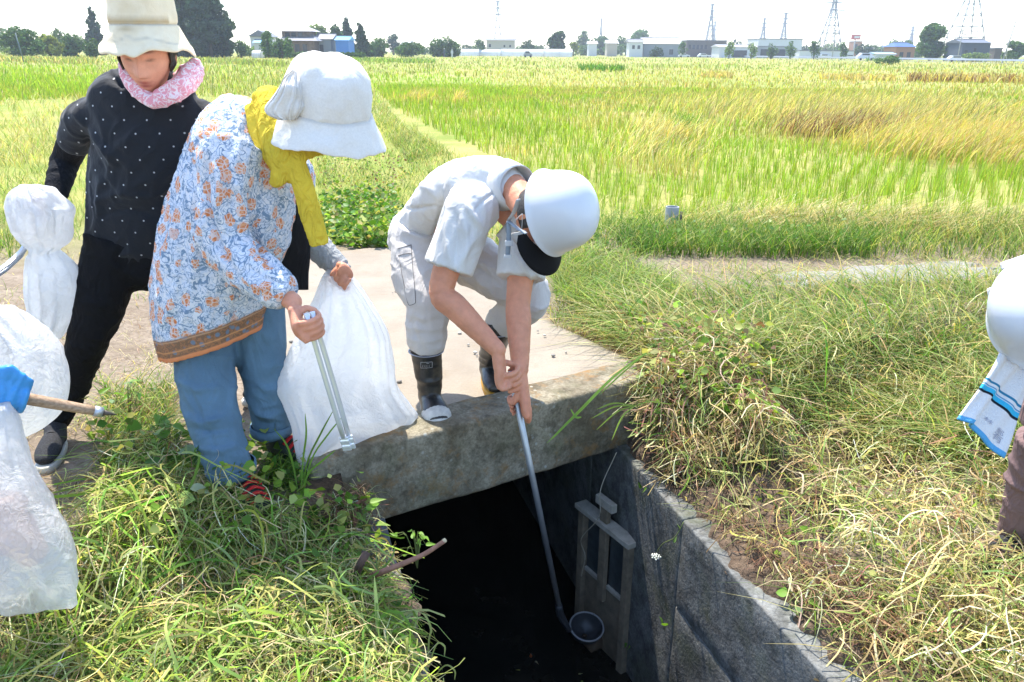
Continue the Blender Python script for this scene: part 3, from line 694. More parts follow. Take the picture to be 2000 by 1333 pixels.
# ------------------------------------------------------------------ the man with the scoop
def man():
    root = empty('person', (-0.2, 3.15, 0.0), 'person in grey work shirt and white helmet bending over the ditch holding a long scoop', 'person')
    f_b = nrm((0.60, -0.80, 0)); l_b = np.array([0.80, 0.60, 0])
    pel = aty(838, 450, 3.36); neck = aty(995, 364, 3.0)
    shR, elR, wrR = aty(915, 415, 2.93), aty(862, 572, 2.83), aty(972, 684, 2.74)
    shL, elL, wrL = aty(1026, 452, 3.05), aty(1012, 590, 2.92), aty(1016, 722, 2.785)
    hipR, knR = aty(812, 470, 3.30), aty(836, 590, 3.10); hipL, knL = aty(895, 490, 3.40), aty(1026, 572, 3.10)
    btR = aty(832, 680, 3.07); btL = aty(972, 642, 3.22)
    head = Head(aty(1056, 420, 2.83), (0.26, -0.20, -0.94), (0.72, -0.62, 0.30), 1.0)
    pole_t, pole_b = aty(993, 704, 2.745), aty(1094, 1196, 3.02)
    ax = nrm(pole_b - pole_t)
    hR = pole_t + ax * 0.075; hL = pole_t + ax * 0.215
    mb = MB(); head.add(mb)
    limb(mb, [pel, pel * .5 + neck * .5, neck * .85 + pel * .15], [(0.10, 0.08), (0.11, 0.08), (0.09, 0.07)], hint=np.cross(neck - pel, l_b))
    limb(mb, [neck * .8 + pel * .2, neck, head.w(np.array([0, -0.03, -0.05]))], [0.062, 0.056, 0.056])
    limb(mb, [shR, shR * .5 + elR * .5 + [-.008, 0, 0], elR, elR * .72 + wrR * .28, wrR], [0.058, 0.054, 0.047, 0.049, 0.031])
    limb(mb, [shL, shL * .5 + elL * .5, elL, elL * .7 + wrL * .3, wrL], [0.058, 0.054, 0.047, 0.049, 0.032])
    limb(mb, [hipR, knR, btR], [0.07, 0.05, 0.04]); limb(mb, [hipL, knL, btL], [0.07, 0.05, 0.04])
    limb(mb, [hipR, pel, hipL], [0.07, 0.08, 0.07])
    limb(mb, [neck * .8 + pel * .2, shR], [0.05, 0.05]); limb(mb, [neck * .8 + pel * .2, shL], [0.05, 0.05])
    grip(mb, wrR, hR, ax, 0.0125, (-0.35, -0.9, 0.25), 1.16, 1, thumb_dir=-1, sweep=(0, 215))
    grip(mb, wrL, hL, ax, 0.0125, (0.85, -0.35, 0.2), 1.16, 1, thumb_dir=-1, sweep=(0, 235))
    def col(V, N):
        C = head.color(V, srgb(212, 150, 118))
        m = np.exp(-(np.linalg.norm(V - hL, axis=1) / 0.09) ** 2)[:, None] * 0.5
        return C * (1 - m) + C * np.array([1.12, 0.86, 0.86]) * m
    remesh('body', mb, 0.0045, M['skin'], root, 3, cols=col, post=lambda V, N: 0.0012 * noise(V, 70, 3))
    head.hair(M['hair'], root, -0.05)
    # shirt
    sh = fabric('light_grey_shirt', (0.73, 0.72, 0.69), bs=16, bst=0.16, bd=0.010, trans=0.08)
    up = np.cross(l_b, nrm(neck - pel)); up = up if up[2] > 0 else -up
    s = MB()
    mid = pel * .45 + neck * .55
    limb(s, [pel + (pel - neck) * 0.02, pel * .75 + neck * .25 + up * 0.04, mid + up * 0.068, pel * .18 + neck * .82 + up * 0.045, neck - (neck - pel) * 0.02],
         [(0.165, 0.115), (0.175, 0.12), (0.19, 0.125), (0.165, 0.105), (0.078, 0.07)], hint=up, n=36, sub=6)
    hemR = shR * 0.30 + elR * 0.70 + np.array([-0.004, 0, 0.0]); hemL = shL * 0.34 + elL * 0.66
    for sh_, hm_, ir in ((shR, hemR, 0.045), (shL, hemL, 0.045)):
        inn = sh_ * 0.6 + (pel * .2 + neck * .8) * 0.4
        d_ = nrm(hm_ - sh_)
        limb(s, [inn, sh_, sh_ * .5 + hm_ * .5, hm_ - d_ * 0.01, hm_, hm_ - d_ * 0.04], [(0.095, 0.095), (0.094, 0.098), (0.086, 0.096), (0.084, 0.098), (0.078, 0.092), (0.06, 0.07)], hint=up, n=28, sub=5, rnd=False)
    cre = [(shR + [0.02, -.08, .02], pel * .5 + neck * .5 + [-.02, -.1, -.06], 0.012, 0.008), (shR + [0.04, -.08, -.02], hemR + [0.05, -.06, 0.03], 0.012, 0.010),
           (shR + [-.02, -.09, 0.0], hemR + [-.01, -.08, .05], 0.011, 0.010), (shR + [-.06, -.06, .02], hemR + [-.06, -.06, .05], 0.013, 0.008),
           (aty(830, 395, 3.2), aty(900, 420, 3.0), 0.014, 0.008), (aty(860, 330, 3.2), aty(905, 400, 3.0), 0.014, 0.006)]
    ff = folds(hemR - shR, 3.5, 11, 0.0065, 4)
    shirt = remesh('shirt', s, 0.007, sh, root, 3, post=lambda V, N: ff(V, N) * 0.7 + creases(V, cre) + 1.5 * traced(V, N, [([(864, 380), (860, 420), (850, 460), (840, 505)], 5, -0.014), ([(911, 397), (922, 420), (939, 442)], 6, 0.010), ([(902, 415), (911, 465), (902, 515)], 6, 0.010), ([(877, 425), (874, 477), (882, 520)], 6, 0.009), ([(892, 420), (893, 470), (890, 510)], 4, -0.007), ([(979, 368), (945, 391), (926, 416)], 3, -0.006), ([(880, 295), (864, 345), (862, 385)], 6, -0.007), ([(890, 310), (880, 350), (885, 390)], 8, 0.007), ([(768, 396), (797, 408), (862, 400)], 3, -0.008), ([(800, 350), (840, 370), (862, 395)], 7, 0.006), ([(930, 320), (960, 345), (985, 380)], 7, 0.005), ([(1010, 500), (1025, 525), (1040, 545)], 4, 0.008), ([(1025, 490), (1035, 520), (1052, 545)], 4, -0.007)]))
    # collar
    c = MB(); cc = neck + nrm(neck - pel) * 0.005; nd = nrm(head.c - neck) * 0.6 + nrm(neck - pel) * 0.6
    a_, b_, t_ = frame(np.cross(nd, [0.2, 0.1, 1.0]), nd)
    ph = np.linspace(0, 2 * math.pi, 41)[:-1]; R = []
    for (r_, h_) in ((0.098, -0.04), (0.086, 0.015), (0.078, 0.050), (0.074, 0.048), (0.078, 0.01), (0.080, -0.03)):
        R.append(cc + np.outer(np.cos(ph) * r_, a_) + np.outer(np.sin(ph) * r_ * 1.05, b_) + np.outer(np.full(40, h_) + 0.006 * np.cos(2 * ph), t_))
    V, F = rings(R, True); link('collar', raw_mesh('collar', V, F, sh), shirt)
    # trousers
    tr = fabric('pale_grey_work_trousers', (0.58, 0.545, 0.51), bs=12, bst=0.22, bd=0.014)
    s = MB()
    limb(s, [pel - (neck - pel) * -0.10, pel, pel - (neck - pel) * 0.16], [(0.168, 0.12), (0.178, 0.128), (0.14, 0.12)], hint=up, n=32, sub=5)
    ext = lambda p, q, k: p + (q - p) * k
    limb(s, [hipR + [0.02, 0, .02], ext(hipR, knR, .5) + [-.01, 0, 0], knR, knR * .5 + btR * .5 + [-.006, 0, 0], btR + [0.0, 0, 0.015], btR + [0, 0, -0.012]], [(0.125, 0.13), (0.112, 0.122), (0.092, 0.102), (0.084, 0.09), (0.078, 0.082), (0.056, 0.06)], hint=f_b, n=30, sub=5, rnd=False)
    limb(s, [hipL, ext(hipL, knL, .5), knL + nrm(knL - hipL) * 0.015, knL * .5 + btL * .5 + [.02, 0, .0], btL + [0.012, 0, 0.02], btL + [0.006, 0, -0.01]], [(0.12, 0.125), (0.105, 0.112), (0.088, 0.095), (0.076, 0.084), (0.068, 0.074), (0.056, 0.06)], hint=f_b, n=30, sub=5, rnd=False)
    f1 = folds((0, 0.2, 1), 9, 5, 0.007, 12)
    cre2 = [(aty(885, 485, 3.3), aty(985, 555, 3.1), 0.012, 0.010), (aty(890, 500, 3.3), aty(960, 570, 3.08), 0.011, 0.009), (aty(775, 450, 3.2), aty(850, 470, 3.15), 0.014, 0.01),
            (aty(790, 615, 3.0), aty(860, 640, 2.98), 0.014, 0.010), (aty(795, 655, 3.0), aty(862, 662, 2.98), 0.013, 0.012), (aty(770, 490, 3.15), aty(820, 480, 3.1), 0.012, 0.01)]
    trous = remesh('trousers', s, 0.007, tr, root, 3, post=lambda V, N: f1(V, N) + creases(V, cre2) + traced(V, N, [([(771, 408), (794, 431), (842, 473)], 6, -0.010), ([(780, 440), (810, 462), (850, 470)], 6, 0.009), ([(775, 470), (800, 478), (850, 500)], 6, -0.007), ([(915, 505), (957, 522), (992, 545)], 5, 0.010), ([(915, 515), (955, 538), (985, 565)], 4, -0.009), ([(918, 528), (950, 555), (975, 590)], 5, 0.009), ([(799, 630), (812, 655), (826, 678)], 5, -0.010), ([(793, 640), (830, 645), (862, 640)], 6, 0.010), ([(790, 625), (830, 630), (866, 622)], 5, -0.008), ([(796, 662), (830, 668), (860, 660)], 5, 0.010), ([(860, 520), (870, 560), (862, 600)], 8, 0.008)]))
    # cargo pocket seam and flap on the thigh
    def onleg(px, py, lift=0.0): 
        d_ = ray(px, py); o_ = np.array([0, 0, CAMH]); ok, loc, nn_, _ = trous.ray_cast(Vector(o_) - trous.matrix_world.translation if False else Vector(o_), Vector(nrm(d_)))
        return (np.array(loc) + np.array(nn_) * lift) if ok else aty(px, py, 3.05)
    seam = plain('dark_seam', (0.22, 0.21, 0.2), 0.9)
    for pts in ([(803, 478), (806, 520), (810, 560), (812, 592)], [(812, 592), (804, 596), (797, 593), (790, 560), (780, 505)], [(778, 486), (792, 482), (803, 479)], [(778, 500), (792, 496), (804, 495)]):
        P_ = [onleg(*p_, 0.001) for p_ in pts]; MB().tube(P_, 0.0016, n=6, sub=5).build('pocket_seam', seam, trous, True)
    # boots
    dR = nrm((0.30, -0.95, 0)); dL = nrm((0.22, -0.97, 0))
    footR = np.array([-0.365, 3.13, 0.012]); footL = np.array([-0.115, 3.44, 0.012])
    bm_f = lambda V, N: 0.004 * (1 - 2 * np.abs(noise(V * np.array([6, 6, 26]), 1.0, 3))) * sstep(0.05, 0.12, V[:, 2]) * (1 - sstep(0.2, 0.28, V[:, 2]))
    soleY = plain('yellow_rubber_sole', srgb(196, 140, 40), 0.6, var=0.2); soleG = plain('dusty_grey_sole', (0.3, 0.28, 0.24), 0.8)
    toew = plain('dusty_white_toe', (0.50, 0.48, 0.43), 0.75, var=0.25, vs=30)
    for nm, ft, dd, bt, sl in (('R', footR, dR, btR, soleG), ('L', footL, dL, btL, soleY)):
        toe = ft + dd * 0.275
        an = ft + dd * 0.075 + [0, 0, 0.13]
        o = shoe(root, 'boot', an, ft, toe, M['rubber'], sl, 0.012, 0.054, 0.032, high=([an, an * .4 + bt * .6, bt + [0, 0, 0.0], bt + [0, 0, 0.025]], [(0.050, 0.056), (0.060, 0.064), (0.066, 0.070), (0.068, 0.072)]), extra=bm_f)
        m_ = MB(); limb(m_, [ft + dd * 0.185 + [0, 0, 0.046], ft + dd * 0.225 + [0, 0, 0.044], toe - dd * 0.034 + [0, 0, 0.036]], [(0.060, 0.042), (0.058, 0.038), (0.046, 0.027)], n=22, sub=4)
        if nm == 'R': m_.build('toe_cap', toew, o, True)
        m_ = MB(); cc = bt + [0, 0, -0.012]; ph = np.linspace(0, 2 * math.pi, 33)
        m_.add(*tube([cc + dd * math.cos(p_) * 0.0735 + np.array([-dd[1], dd[0], 0]) * math.sin(p_) * 0.0695 for p_ in ph], [(0.0045, 0.0015)] * 33, hint=(0, 0, 1), n=6)); m_.build('drawstring_band', plain('pale_boot_band', (0.35, 0.36, 0.4)), o, True)
    # small outlined tag printed on the boot shaft
    tgm = plain('pale_print', (0.5, 0.5, 0.48), 0.7)
    for o in [c_ for c_ in root.children if c_.name.startswith('boot')][:1]:
        def onb(px, py):
            ok, loc, nn_, _ = o.ray_cast(Vector((0, 0, CAMH)), Vector(nrm(ray(px, py)))); return (np.array(loc) + np.array(nn_) * 0.0012) if ok else aty(px, py, 2.98)
        for pts in ([(822, 708), (833, 708), (844, 707)], [(822, 719), (833, 719), (844, 718)], [(822, 708), (822, 719)], [(844, 707), (844, 718)], [(833, 710), (838, 710)], [(826, 714), (826, 717)], [(830, 714), (830, 717)], [(834, 714), (834, 717)], [(838, 714), (838, 717)]):
            MB().tube([onb(*p_) for p_ in pts], 0.0008, n=5).build('boot_print', tgm, o, True)
    # helmet, cap peak, straps
    hm = plain('glossy_white_helmet', (0.62, 0.64, 0.66), 0.28, 0.5, var=0.02, bump=0.02)
    prof = [(0.001, 0.158), (0.05, 0.152), (0.088, 0.128), (0.110, 0.088), (0.121, 0.035), (0.126, 0.0), (0.131, -0.014), (0.134, -0.02), (0.130, -0.022), (0.120, -0.006), (0.112, 0.03), (0.09, 0.09), (0.04, 0.12)]
    def wb(L, ph, r, z):
        L[:, 2] += 0.012 * (r > 0.12) * np.sin(ph) * 0; return L
    hat_shell(head, prof, 1.17, hm, root, 'helmet', n=96, off=(0, 0.004, 0.066), crumple=0.0, tiltx=-0.05)
    pk = plain('black_cap_peak', (0.006, 0.006, 0.007), 0.85, 0.2, var=0.2)
    na, nr_ = 25, 7; V = []; F = []
    for side in (0.0, 0.004):
        for i in range(nr_):
            for j in range(na):
                a2 = math.radians(22 + 136 * j / (na - 1)); k_ = i / (nr_ - 1); ext_ = 0.075 * math.sin(math.pi * j / (na - 1)) ** 0.45
                r_ = 0.112 + k_ * ext_
                V.append((r_ * math.cos(a2) * 0.92, r_ * 1.17 * math.sin(a2), 0.012 - 0.035 * k_ - 0.02 * abs(math.cos(a2)) ** 2 - side))
    nn_ = nr_ * na
    for b_ in (0, nn_):
        for i in range(nr_ - 1):
            for j in range(na - 1):
                q_ = (b_ + i * na + j, b_ + i * na + j + 1, b_ + (i + 1) * na + j + 1, b_ + (i + 1) * na + j); F.append(q_ if b_ == 0 else q_[::-1])
    for j in range(na - 1): F.append(((nr_ - 1) * na + j, (nr_ - 1) * na + j + 1, nn_ + (nr_ - 1) * na + j + 1, nn_ + (nr_ - 1) * na + j))
    link('cap_peak', raw_mesh('cap_peak', head.w(np.array(V)), F, pk), root)
    st_ = plain('grey_webbing', (0.28, 0.33, 0.38), 0.7); wst = plain('white_webbing', (0.6, 0.6, 0.6), 0.7)
    def rib(pts, mat, wd=0.0075, name='chin_strap', wdir=None):
        m_ = MB(); P = np.array([head.w(np.array(p)) for p in pts]); ribbon(m_, P, wd, 0.0012, head.f if wdir is None else wdir); return m_.build(name, mat, root, True)
    rib([(0.118, -0.07, 0.02), (0.098, -0.035, -0.03), (0.088, -0.01, -0.075)], wst, 0.009)
    rib([(0.118, 0.05, 0.015), (0.098, 0.025, -0.035), (0.088, -0.008, -0.078)], st_)
    rib([(0.088, -0.01, -0.075), (0.07, 0.02, -0.11), (0.03, 0.04, -0.135), (-0.04, 0.03, -0.12)], st_)
    P = head.w(np.array([0.088, -0.008, -0.076])); m_ = MB(); ribbon(m_, [P, P + [0.0, -.005, -0.05], P + [-0.004, -0.005, -0.13]], 0.009, 0.0012, (1, 0, 0)); ds = m_.build('strap_end', st_, root, True)
    MB().box(P + [0.0, -.007, -0.08], (0.014, 0.003, 0.010), None, 0.002).build('buckle', wst, ds); MB().box(P + [-.003, -.007, -0.128], (0.014, 0.003, 0.006), None, 0.002).build('strap_tip', wst, ds)
    # mask
    V = []; F = []; na, nz = 21, 9
    for i in range(nz):
        for j in range(na):
            a2 = math.radians(10 + 160 * j / (na - 1)); z_ = -0.022 - 0.09 * i / (nz - 1); k_ = 1 - 0.25 * (i / (nz - 1)) ** 2
            V.append((0.079 * k_ * math.cos(a2), 0.02 + 0.103 * (1 - 0.1 * (i / (nz - 1)) ** 2) * math.sin(a2) * (1 + 0.10 * math.sin(a2) ** 6), z_ + 0.008 * math.sin(a2)))
    for i in range(nz - 1):
        for j in range(na - 1): F.append((i * na + j, i * na + j + 1, (i + 1) * na + j + 1, (i + 1) * na + j))
    o = link('face_mask', raw_mesh('face_mask', head.w(np.array(V)), F, plain('white_mask', (0.6, 0.6, 0.6), 0.9)), root)
    m_ = o.modifiers.new('t', 'SOLIDIFY'); m_.thickness = 0.002
    rib([(0.080, 0.035, -0.035), (0.089, 0.0, -0.012), (0.090, -0.018, -0.01), (0.084, 0.02, -0.095)], wst, 0.0015, 'mask_loop')
    # the long scoop, held in both hands
    sc_ = empty('long_scoop', pole_b, 'long grey pole with a dark half-round scoop dipping beside the sluice gate', 'scoop')
    MB().tube([hR - ax * 0.02, pole_b], [0.0125, 0.0125], n=16).build('pole', M['grey_metal'], sc_, True)
    dkm = plain('dark_scoop_plastic', (0.035, 0.037, 0.04), 0.45, 0.5, var=0.3)
    j1 = aty(1112, 1232, 3.03)
    MB().tube([pole_b - ax * 0.05, pole_b + ax * 0.02, j1], [0.017, 0.018, 0.012], n=14, sub=3).build('socket', dkm, sc_, True)
    rc = aty(1146, 1224, 3.06); R = []; ph = np.linspace(0, 2 * math.pi, 33)[:-1]
    exx = nrm(aty(1185, 1212, 3.10) - aty(1108, 1236, 3.02)); ezz = nrm(np.cross(exx, (0.1, -0.75, -0.5))); eyy = np.cross(exx, ezz)
    nz_ = np.array([0.0, 0.30, -1.0]); nz_ = nrm(nz_ - exx * (nz_ @ exx)); eyy = np.cross(nz_, exx)
    for (r_, h_) in ((0.078, -0.004), (0.08, 0.004), (0.074, 0.035), (0.05, 0.062), (0.012, 0.072), (0.012, 0.069), (0.047, 0.058), (0.07, 0.032), (0.0755, 0.0)):
        R.append(rc + np.outer(np.cos(ph) * r_, exx) + np.outer(np.sin(ph) * r_, eyy) + nz_ * h_)
    V, F = rings(R + [R[0]], False); bw_ = link('scoop_bowl', raw_mesh('scoop_bowl', V, F, dkm), sc_)
    MB().tube([rc + exx * math.cos(a_) * 0.079 + eyy * math.sin(a_) * 0.079 for a_ in np.linspace(0, 2 * math.pi, 41)], 0.0045, n=8).build('rim', plain('pale_grey_rim', (0.22, 0.22, 0.22), 0.5), bw_, True)  # rim in a paler grey than the bowl
man()
# ------------------------------------------------------------------ woman in black with the cream hat
def floral_mat():
    t = NT('floral_print_cotton'); co = t.coord()
    warp = t.n('ShaderNodeMix'); warp.data_type = 'VECTOR'; warp.inputs[0].default_value = 0.02
    nz_ = t.n('ShaderNodeTexNoise'); nz_.inputs['Scale'].default_value = 14; t.l(co, nz_.inputs['Vector']); t.l(co, warp.inputs[4]); t.l(nz_.outputs['Color'], warp.inputs[5]); wc = warp.outputs[1]
    bg = t.mix(t.ramp(t.noise(co, 60, 3), [(0.42, 0), (0.6, 1)]), (0.82, 0.82, 0.84), (0.66, 0.72, 0.82))
    def line(sc, w_, ds): n_ = t.noise(wc, sc, 1.5, 0.5, ds); return t.ramp(t.math('ABSOLUTE', t.math('SUBTRACT', n_, 0.5)), [(w_, 1), (w_ * 1.8, 0)])
    c = t.mix(t.math('MULTIPLY', line(29, 0.020, 1.2), 0.9), bg, (0.16, 0.26, 0.38))
    c = t.mix(t.math('MULTIPLY', line(55, 0.020, 0.9), 0.7), c, (0.22, 0.32, 0.44))
    vt = t.n('ShaderNodeTexVoronoi'); vt.inputs['Scale'].default_value = 22; t.l(wc, vt.inputs['Vector'])
    pet = t.math('ADD', vt.outputs['Distance'], t.math('MULTIPLY', t.noise(wc, 75, 2), 0.42))
    pick = t.n('ShaderNodeSeparateColor'); t.l(vt.outputs['Color'], pick.inputs[0])
    msk = t.math('MULTIPLY', t.ramp(pet, [(0.62, 1), (0.65, 0)]), t.ramp(pick.outputs[0], [(0.30, 0), (0.32, 1)]))
    org = t.mix(t.ramp(t.noise(co, 120, 3), [(0.4, 0), (0.6, 1)]), (0.68, 0.20, 0.06), (0.80, 0.42, 0.24))
    c = t.mix(msk, c, org)
    c = t.mix(t.math('MULTIPLY', t.math('MULTIPLY', t.ramp(t.voro(wc, 70, 'DISTANCE_TO_EDGE'), [(0.05, 1), (0.12, 0)]), msk), 0.85), c, (0.80, 0.70, 0.66))
    hem = t.attr('hem', 'Fac')                    # metres above the hem: a printed border
    bnd = t.mix(t.ramp(t.voro(co, 34), [(0.22, 1), (0.34, 0)]), t.mix(line(70, 0.05, 1.0), (0.42, 0.20, 0.10), (0.26, 0.15, 0.09)), (0.20, 0.24, 0.30))
    bnd = t.mix(t.ramp(t.math('ABSOLUTE', t.math('SUBTRACT', hem, 0.036)), [(0.002, 1), (0.004, 0)]), bnd, (0.7, 0.33, 0.14))
    bnd = t.mix(t.ramp(t.math('ABSOLUTE', t.math('SUBTRACT', hem, 0.070)), [(0.002, 1), (0.004, 0)]), bnd, (0.6, 0.35, 0.2))
    c = t.mix(t.ramp(hem, [(0.076, 1), (0.079, 0)]), c, bnd)
    c = t.mix(t.ramp(hem, [(0.017, 1), (0.019, 0)]), c, (0.80, 0.30, 0.13))
    nb = t.bump(t.noise(co, 24, 4, 0.55, 0.8), 0.5, 0.012)
    p = t.bsdf(c, 0.85, 0.15, normal=nb); tr = t.n('ShaderNodeBsdfTranslucent'); t.l(c, tr.inputs[0])
    return t.done(t.mixs(0.14, p, tr.outputs[0]))
def pink_mat():
    t = NT('pink_patterned_scarf'); co = t.coord()
    n_ = t.noise(co, 42, 3, 0.5, 1.5); f_ = t.ramp(t.math('ABSOLUTE', t.math('SUBTRACT', n_, 0.5)), [(0.03, 1), (0.06, 0)])
    c = t.mix(f_, (0.78, 0.33, 0.38), (0.85, 0.72, 0.74))
    return t.done(t.bsdf(c, 0.9, 0.1, normal=t.bump(t.noise(co, 30, 4), 0.6, 0.012), Subsurface_Weight=0.0))
def dot_mat():
    t = NT('black_studded_knit'); co = t.coord()
    sp = t.n('ShaderNodeSeparateXYZ'); t.l(co, sp.inputs[0])
    row = t.math('DIVIDE', sp.outputs[2], 0.043); ri = t.math('FLOOR', row); odd = t.math('MULTIPLY', t.math('MODULO', t.math('ABSOLUTE', ri), 2.0), 0.5)
    cx = t.math('ADD', t.math('DIVIDE', sp.outputs[0], 0.074), odd)
    fx = t.math('MULTIPLY', t.math('SUBTRACT', t.math('FRACT', cx), 0.5), 0.074); fz = t.math('MULTIPLY', t.math('SUBTRACT', t.math('FRACT', row), 0.5), 0.043)
    d = t.math('SQRT', t.math('ADD', t.math('MULTIPLY', fx, fx), t.math('MULTIPLY', fz, fz)))
    m = t.math('MULTIPLY', t.ramp(d, [(0.0024, 1), (0.0030, 0)]), t.attr('front', 'Fac'))
    c = t.mix(m, (0.012, 0.014, 0.018), (0.75, 0.75, 0.75))
    return t.done(t.bsdf(c, t.ramp(m, [(0, 0.85), (1, 0.25)]), 0.3, normal=t.bump(t.noise(co, 18, 4, 0.5, 0.6), 0.45, 0.014), Sheen_Weight=0.15))
M['cream'] = None
def cream_mat():
    t = NT('cream_cotton_hat'); co = t.coord(); st_ = t.attr('stain', 'Fac')
    c = t.mix(t.ramp(t.noise(co, 20, 4), [(0.35, 0), (0.7, 1)]), (0.78, 0.65, 0.44), (0.86, 0.74, 0.53))
    c = t.mix(st_, c, (0.48, 0.36, 0.20)); c = t.mix(t.attr('seam', 'Fac'), c, (0.42, 0.38, 0.31))
    return t.done(t.bsdf(c, 0.9, 0.1, normal=t.bump(t.noise(co, 26, 4, 0.6, 0.5), 0.5, 0.01)))
def linen_mat(name, col):
    t = NT(name); co = t.coord()
    c = t.mix(t.ramp(t.noise(co, 160, 3), [(0.35, 0), (0.65, 1)]), dk(col, 0.93), col); c = t.mix(t.attr('seam', 'Fac'), c, dk(col, 0.66))
    p = t.bsdf(c, 0.85, 0.15, normal=t.bump(t.noise(co, 20, 4, 0.55, 0.6), 0.45, 0.012)); tr = t.n('ShaderNodeBsdfTranslucent'); t.l(c, tr.inputs[0])
    return t.done(t.mixs(0.1, p, tr.outputs[0]))
def woman_black():
    root = empty('person', (-1.5, 2.9, 0), 'person in black studded top and black trousers wearing a cream bucket hat and pink scarf', 'person')
    head = Head(aty(287, 106, 2.69), (0.10, -0.92, -0.32), (0.06, -0.3, 0.95), 1.0)
    neck = aty(296, 182, 2.80); chest = aty(285, 260, 2.84); hip = aty(262, 470, 2.90)
    shR, elR, wrR = aty(168, 232, 2.86), aty(130, 310, 3.0), aty(104, 392, 2.86)
    shL, elL, wrL = aty(412, 238, 2.86), aty(440, 330, 2.98), aty(430, 440, 2.92)
    hipR, knR, anR = aty(228, 480, 2.87), aty(180, 640, 2.79), aty(112, 828, 2.80)
    hipL = aty(312, 490, 2.93); knL = np.array([-1.18, 3.05, 0.45]); anL = np.array([-1.10, 3.28, 0.09])
    mb = MB(); head.add(mb)
    limb(mb, [hip, chest, neck], [(0.12, 0.08), (0.13, 0.08), (0.06, 0.06)], hint=(0, 1, 0))
    limb(mb, [neck - [0, 0, 0.03], neck + [0, 0, 0.03], head.w(np.array([0, -0.03, -0.05]))], [0.055, 0.05, 0.052])
    for a_, b_, c_ in ((shR, elR, wrR), (shL, elL, wrL)): limb(mb, [a_, b_, c_], [0.042, 0.036, 0.026]); limb(mb, [chest + [0, 0, .05], a_], [0.05, 0.045])
    for a_, b_, c_ in ((hipR, knR, anR), (hipL, knL, anL)): limb(mb, [a_, b_, c_], [0.06, 0.045, 0.034])
    limb(mb, [hipR, hipL], [0.07, 0.07])
    gC = aty(78, 412, 2.84); grip(mb, wrR, gC, (-0.3, 0, -1), 0.012, (-0.6, 0.3, 0.4), 1.0, 1)
    grip(mb, wrL, wrL + [0.02, -0.06, -0.05], (0, -1, 0.2), 0.014, (0.9, 0, 0), 1.0, 1)
    SK = srgb(226, 164, 134)
    remesh('body', mb, 0.0048, M['skin'], root, 2, cols=lambda V, N: head.color(V, SK))
    head.hair(M['hair'], root)
    # top
    s = MB()
    limb(s, [hip + [0.0, 0, -0.02], hip + [0, 0, 0.0], hip * .6 + chest * .4, aty(286, 280, 2.84), aty(290, 240, 2.84), aty(293, 203, 2.83), aty(296, 168, 2.82), neck + [0, 0, 0.04]], [(0.165, 0.125), (0.172, 0.13), (0.175, 0.125), (0.185, 0.12), (0.205, 0.112), (0.205, 0.095), (0.150, 0.082), (0.08, 0.07)], hint=(0, 1, 0), n=40, sub=6)
    for a_, b_ in ((shR, elR), (shL, elL)):
        cuff = a_ * .45 + b_ * .55; d_ = nrm(cuff - a_)
        limb(s, [chest * .5 + a_ * .5 + [0, 0, .03], a_, a_ * .5 + cuff * .5, cuff, cuff - d_ * 0.03], [(0.085, 0.085), (0.066, 0.068), (0.062, 0.064), (0.062, 0.064), (0.045, 0.045)], hint=(0, 1, 0), n=26, sub=5, rnd=False)
    ff = folds((0.5, 0, 1), 3.5, 9, 0.007, 21)
    cre = [(aty(180, 260, 2.78), aty(250, 330, 2.7), 0.014, 0.010), (aty(175, 300, 2.8), aty(230, 390, 2.72), 0.016, -0.008), (aty(400, 280, 2.8), aty(340, 360, 2.7), 0.015, 0.009), (aty(190, 400, 2.8), aty(330, 330, 2.7), 0.018, 0.007), (aty(210, 300, 2.75), aty(300, 240, 2.68), 0.016, 0.006)]
    remesh('top', s, 0.0075, dot_mat(), root, 12, post=lambda V, N: ff(V, N) + creases(V, cre) + traced(V, N, [([(175, 245), (196, 282), (230, 330)], 6, 0.012), ([(168, 262), (185, 305), (215, 350)], 6, -0.010), ([(140, 217), (155, 235), (170, 250)], 5, 0.009), ([(395, 250), (370, 290), (350, 340)], 7, 0.010), ([(200, 120), (225, 145), (250, 165)], 5, 0.008), ([(180, 400), (230, 380), (300, 390)], 8, 0.009), ([(190, 425), (250, 410), (310, 425)], 6, -0.008)]), attrs={'front': lambda V, N: (N[:, 1] < -0.25).astype(float)})
    # long black arm covers
    am = fabric('black_arm_cover', (0.012, 0.013, 0.016), bs=40, bst=0.3)
    for a_, b_, c_ in ((shR, elR, wrR), (shL, elL, wrL)):
        s = MB(); limb(s, [a_ * .5 + b_ * .5, b_, b_ * .5 + c_ * .5, c_], [0.052, 0.050, 0.045, 0.036], n=22, sub=6)
        g_ = folds(c_ - b_, 26, 4, 0.003, 5); remesh('sleeve', s, 0.006, am, root, 2, post=g_)
    # trousers and shoes
    tm_ = fabric('black_trousers', (0.010, 0.010, 0.011), bs=16, bst=0.4)
    s = MB()
    limb(s, [hip + [0, 0, 0.05], hip, hip + [0, 0, -0.08]], [(0.155, 0.115), (0.165, 0.122), (0.14, 0.115)], hint=(0, 1, 0), n=32, sub=4)
    for a_, b_, c_, k in ((hipR, knR, anR, 1), (hipL, knL, anL, 1)):
        limb(s, [a_ + [0, 0, .02], a_ * .5 + b_ * .5, b_, b_ * .5 + c_ * .5, c_ + [0, 0, .02], c_ + [0, 0, 0.0]], [(0.105, 0.11), (0.098, 0.1), (0.078, 0.08), (0.066, 0.07), (0.052, 0.056), (0.04, 0.045)], hint=(0, 1, 0), n=26, sub=5, rnd=False)
    g2 = folds((0.3, 0, 1), 11, 5, 0.006, 31)
    remesh('trousers', s, 0.007, tm_, root, 3, post=g2)
    so = plain('cream_shoe_sole', (0.5, 0.48, 0.42), 0.7)
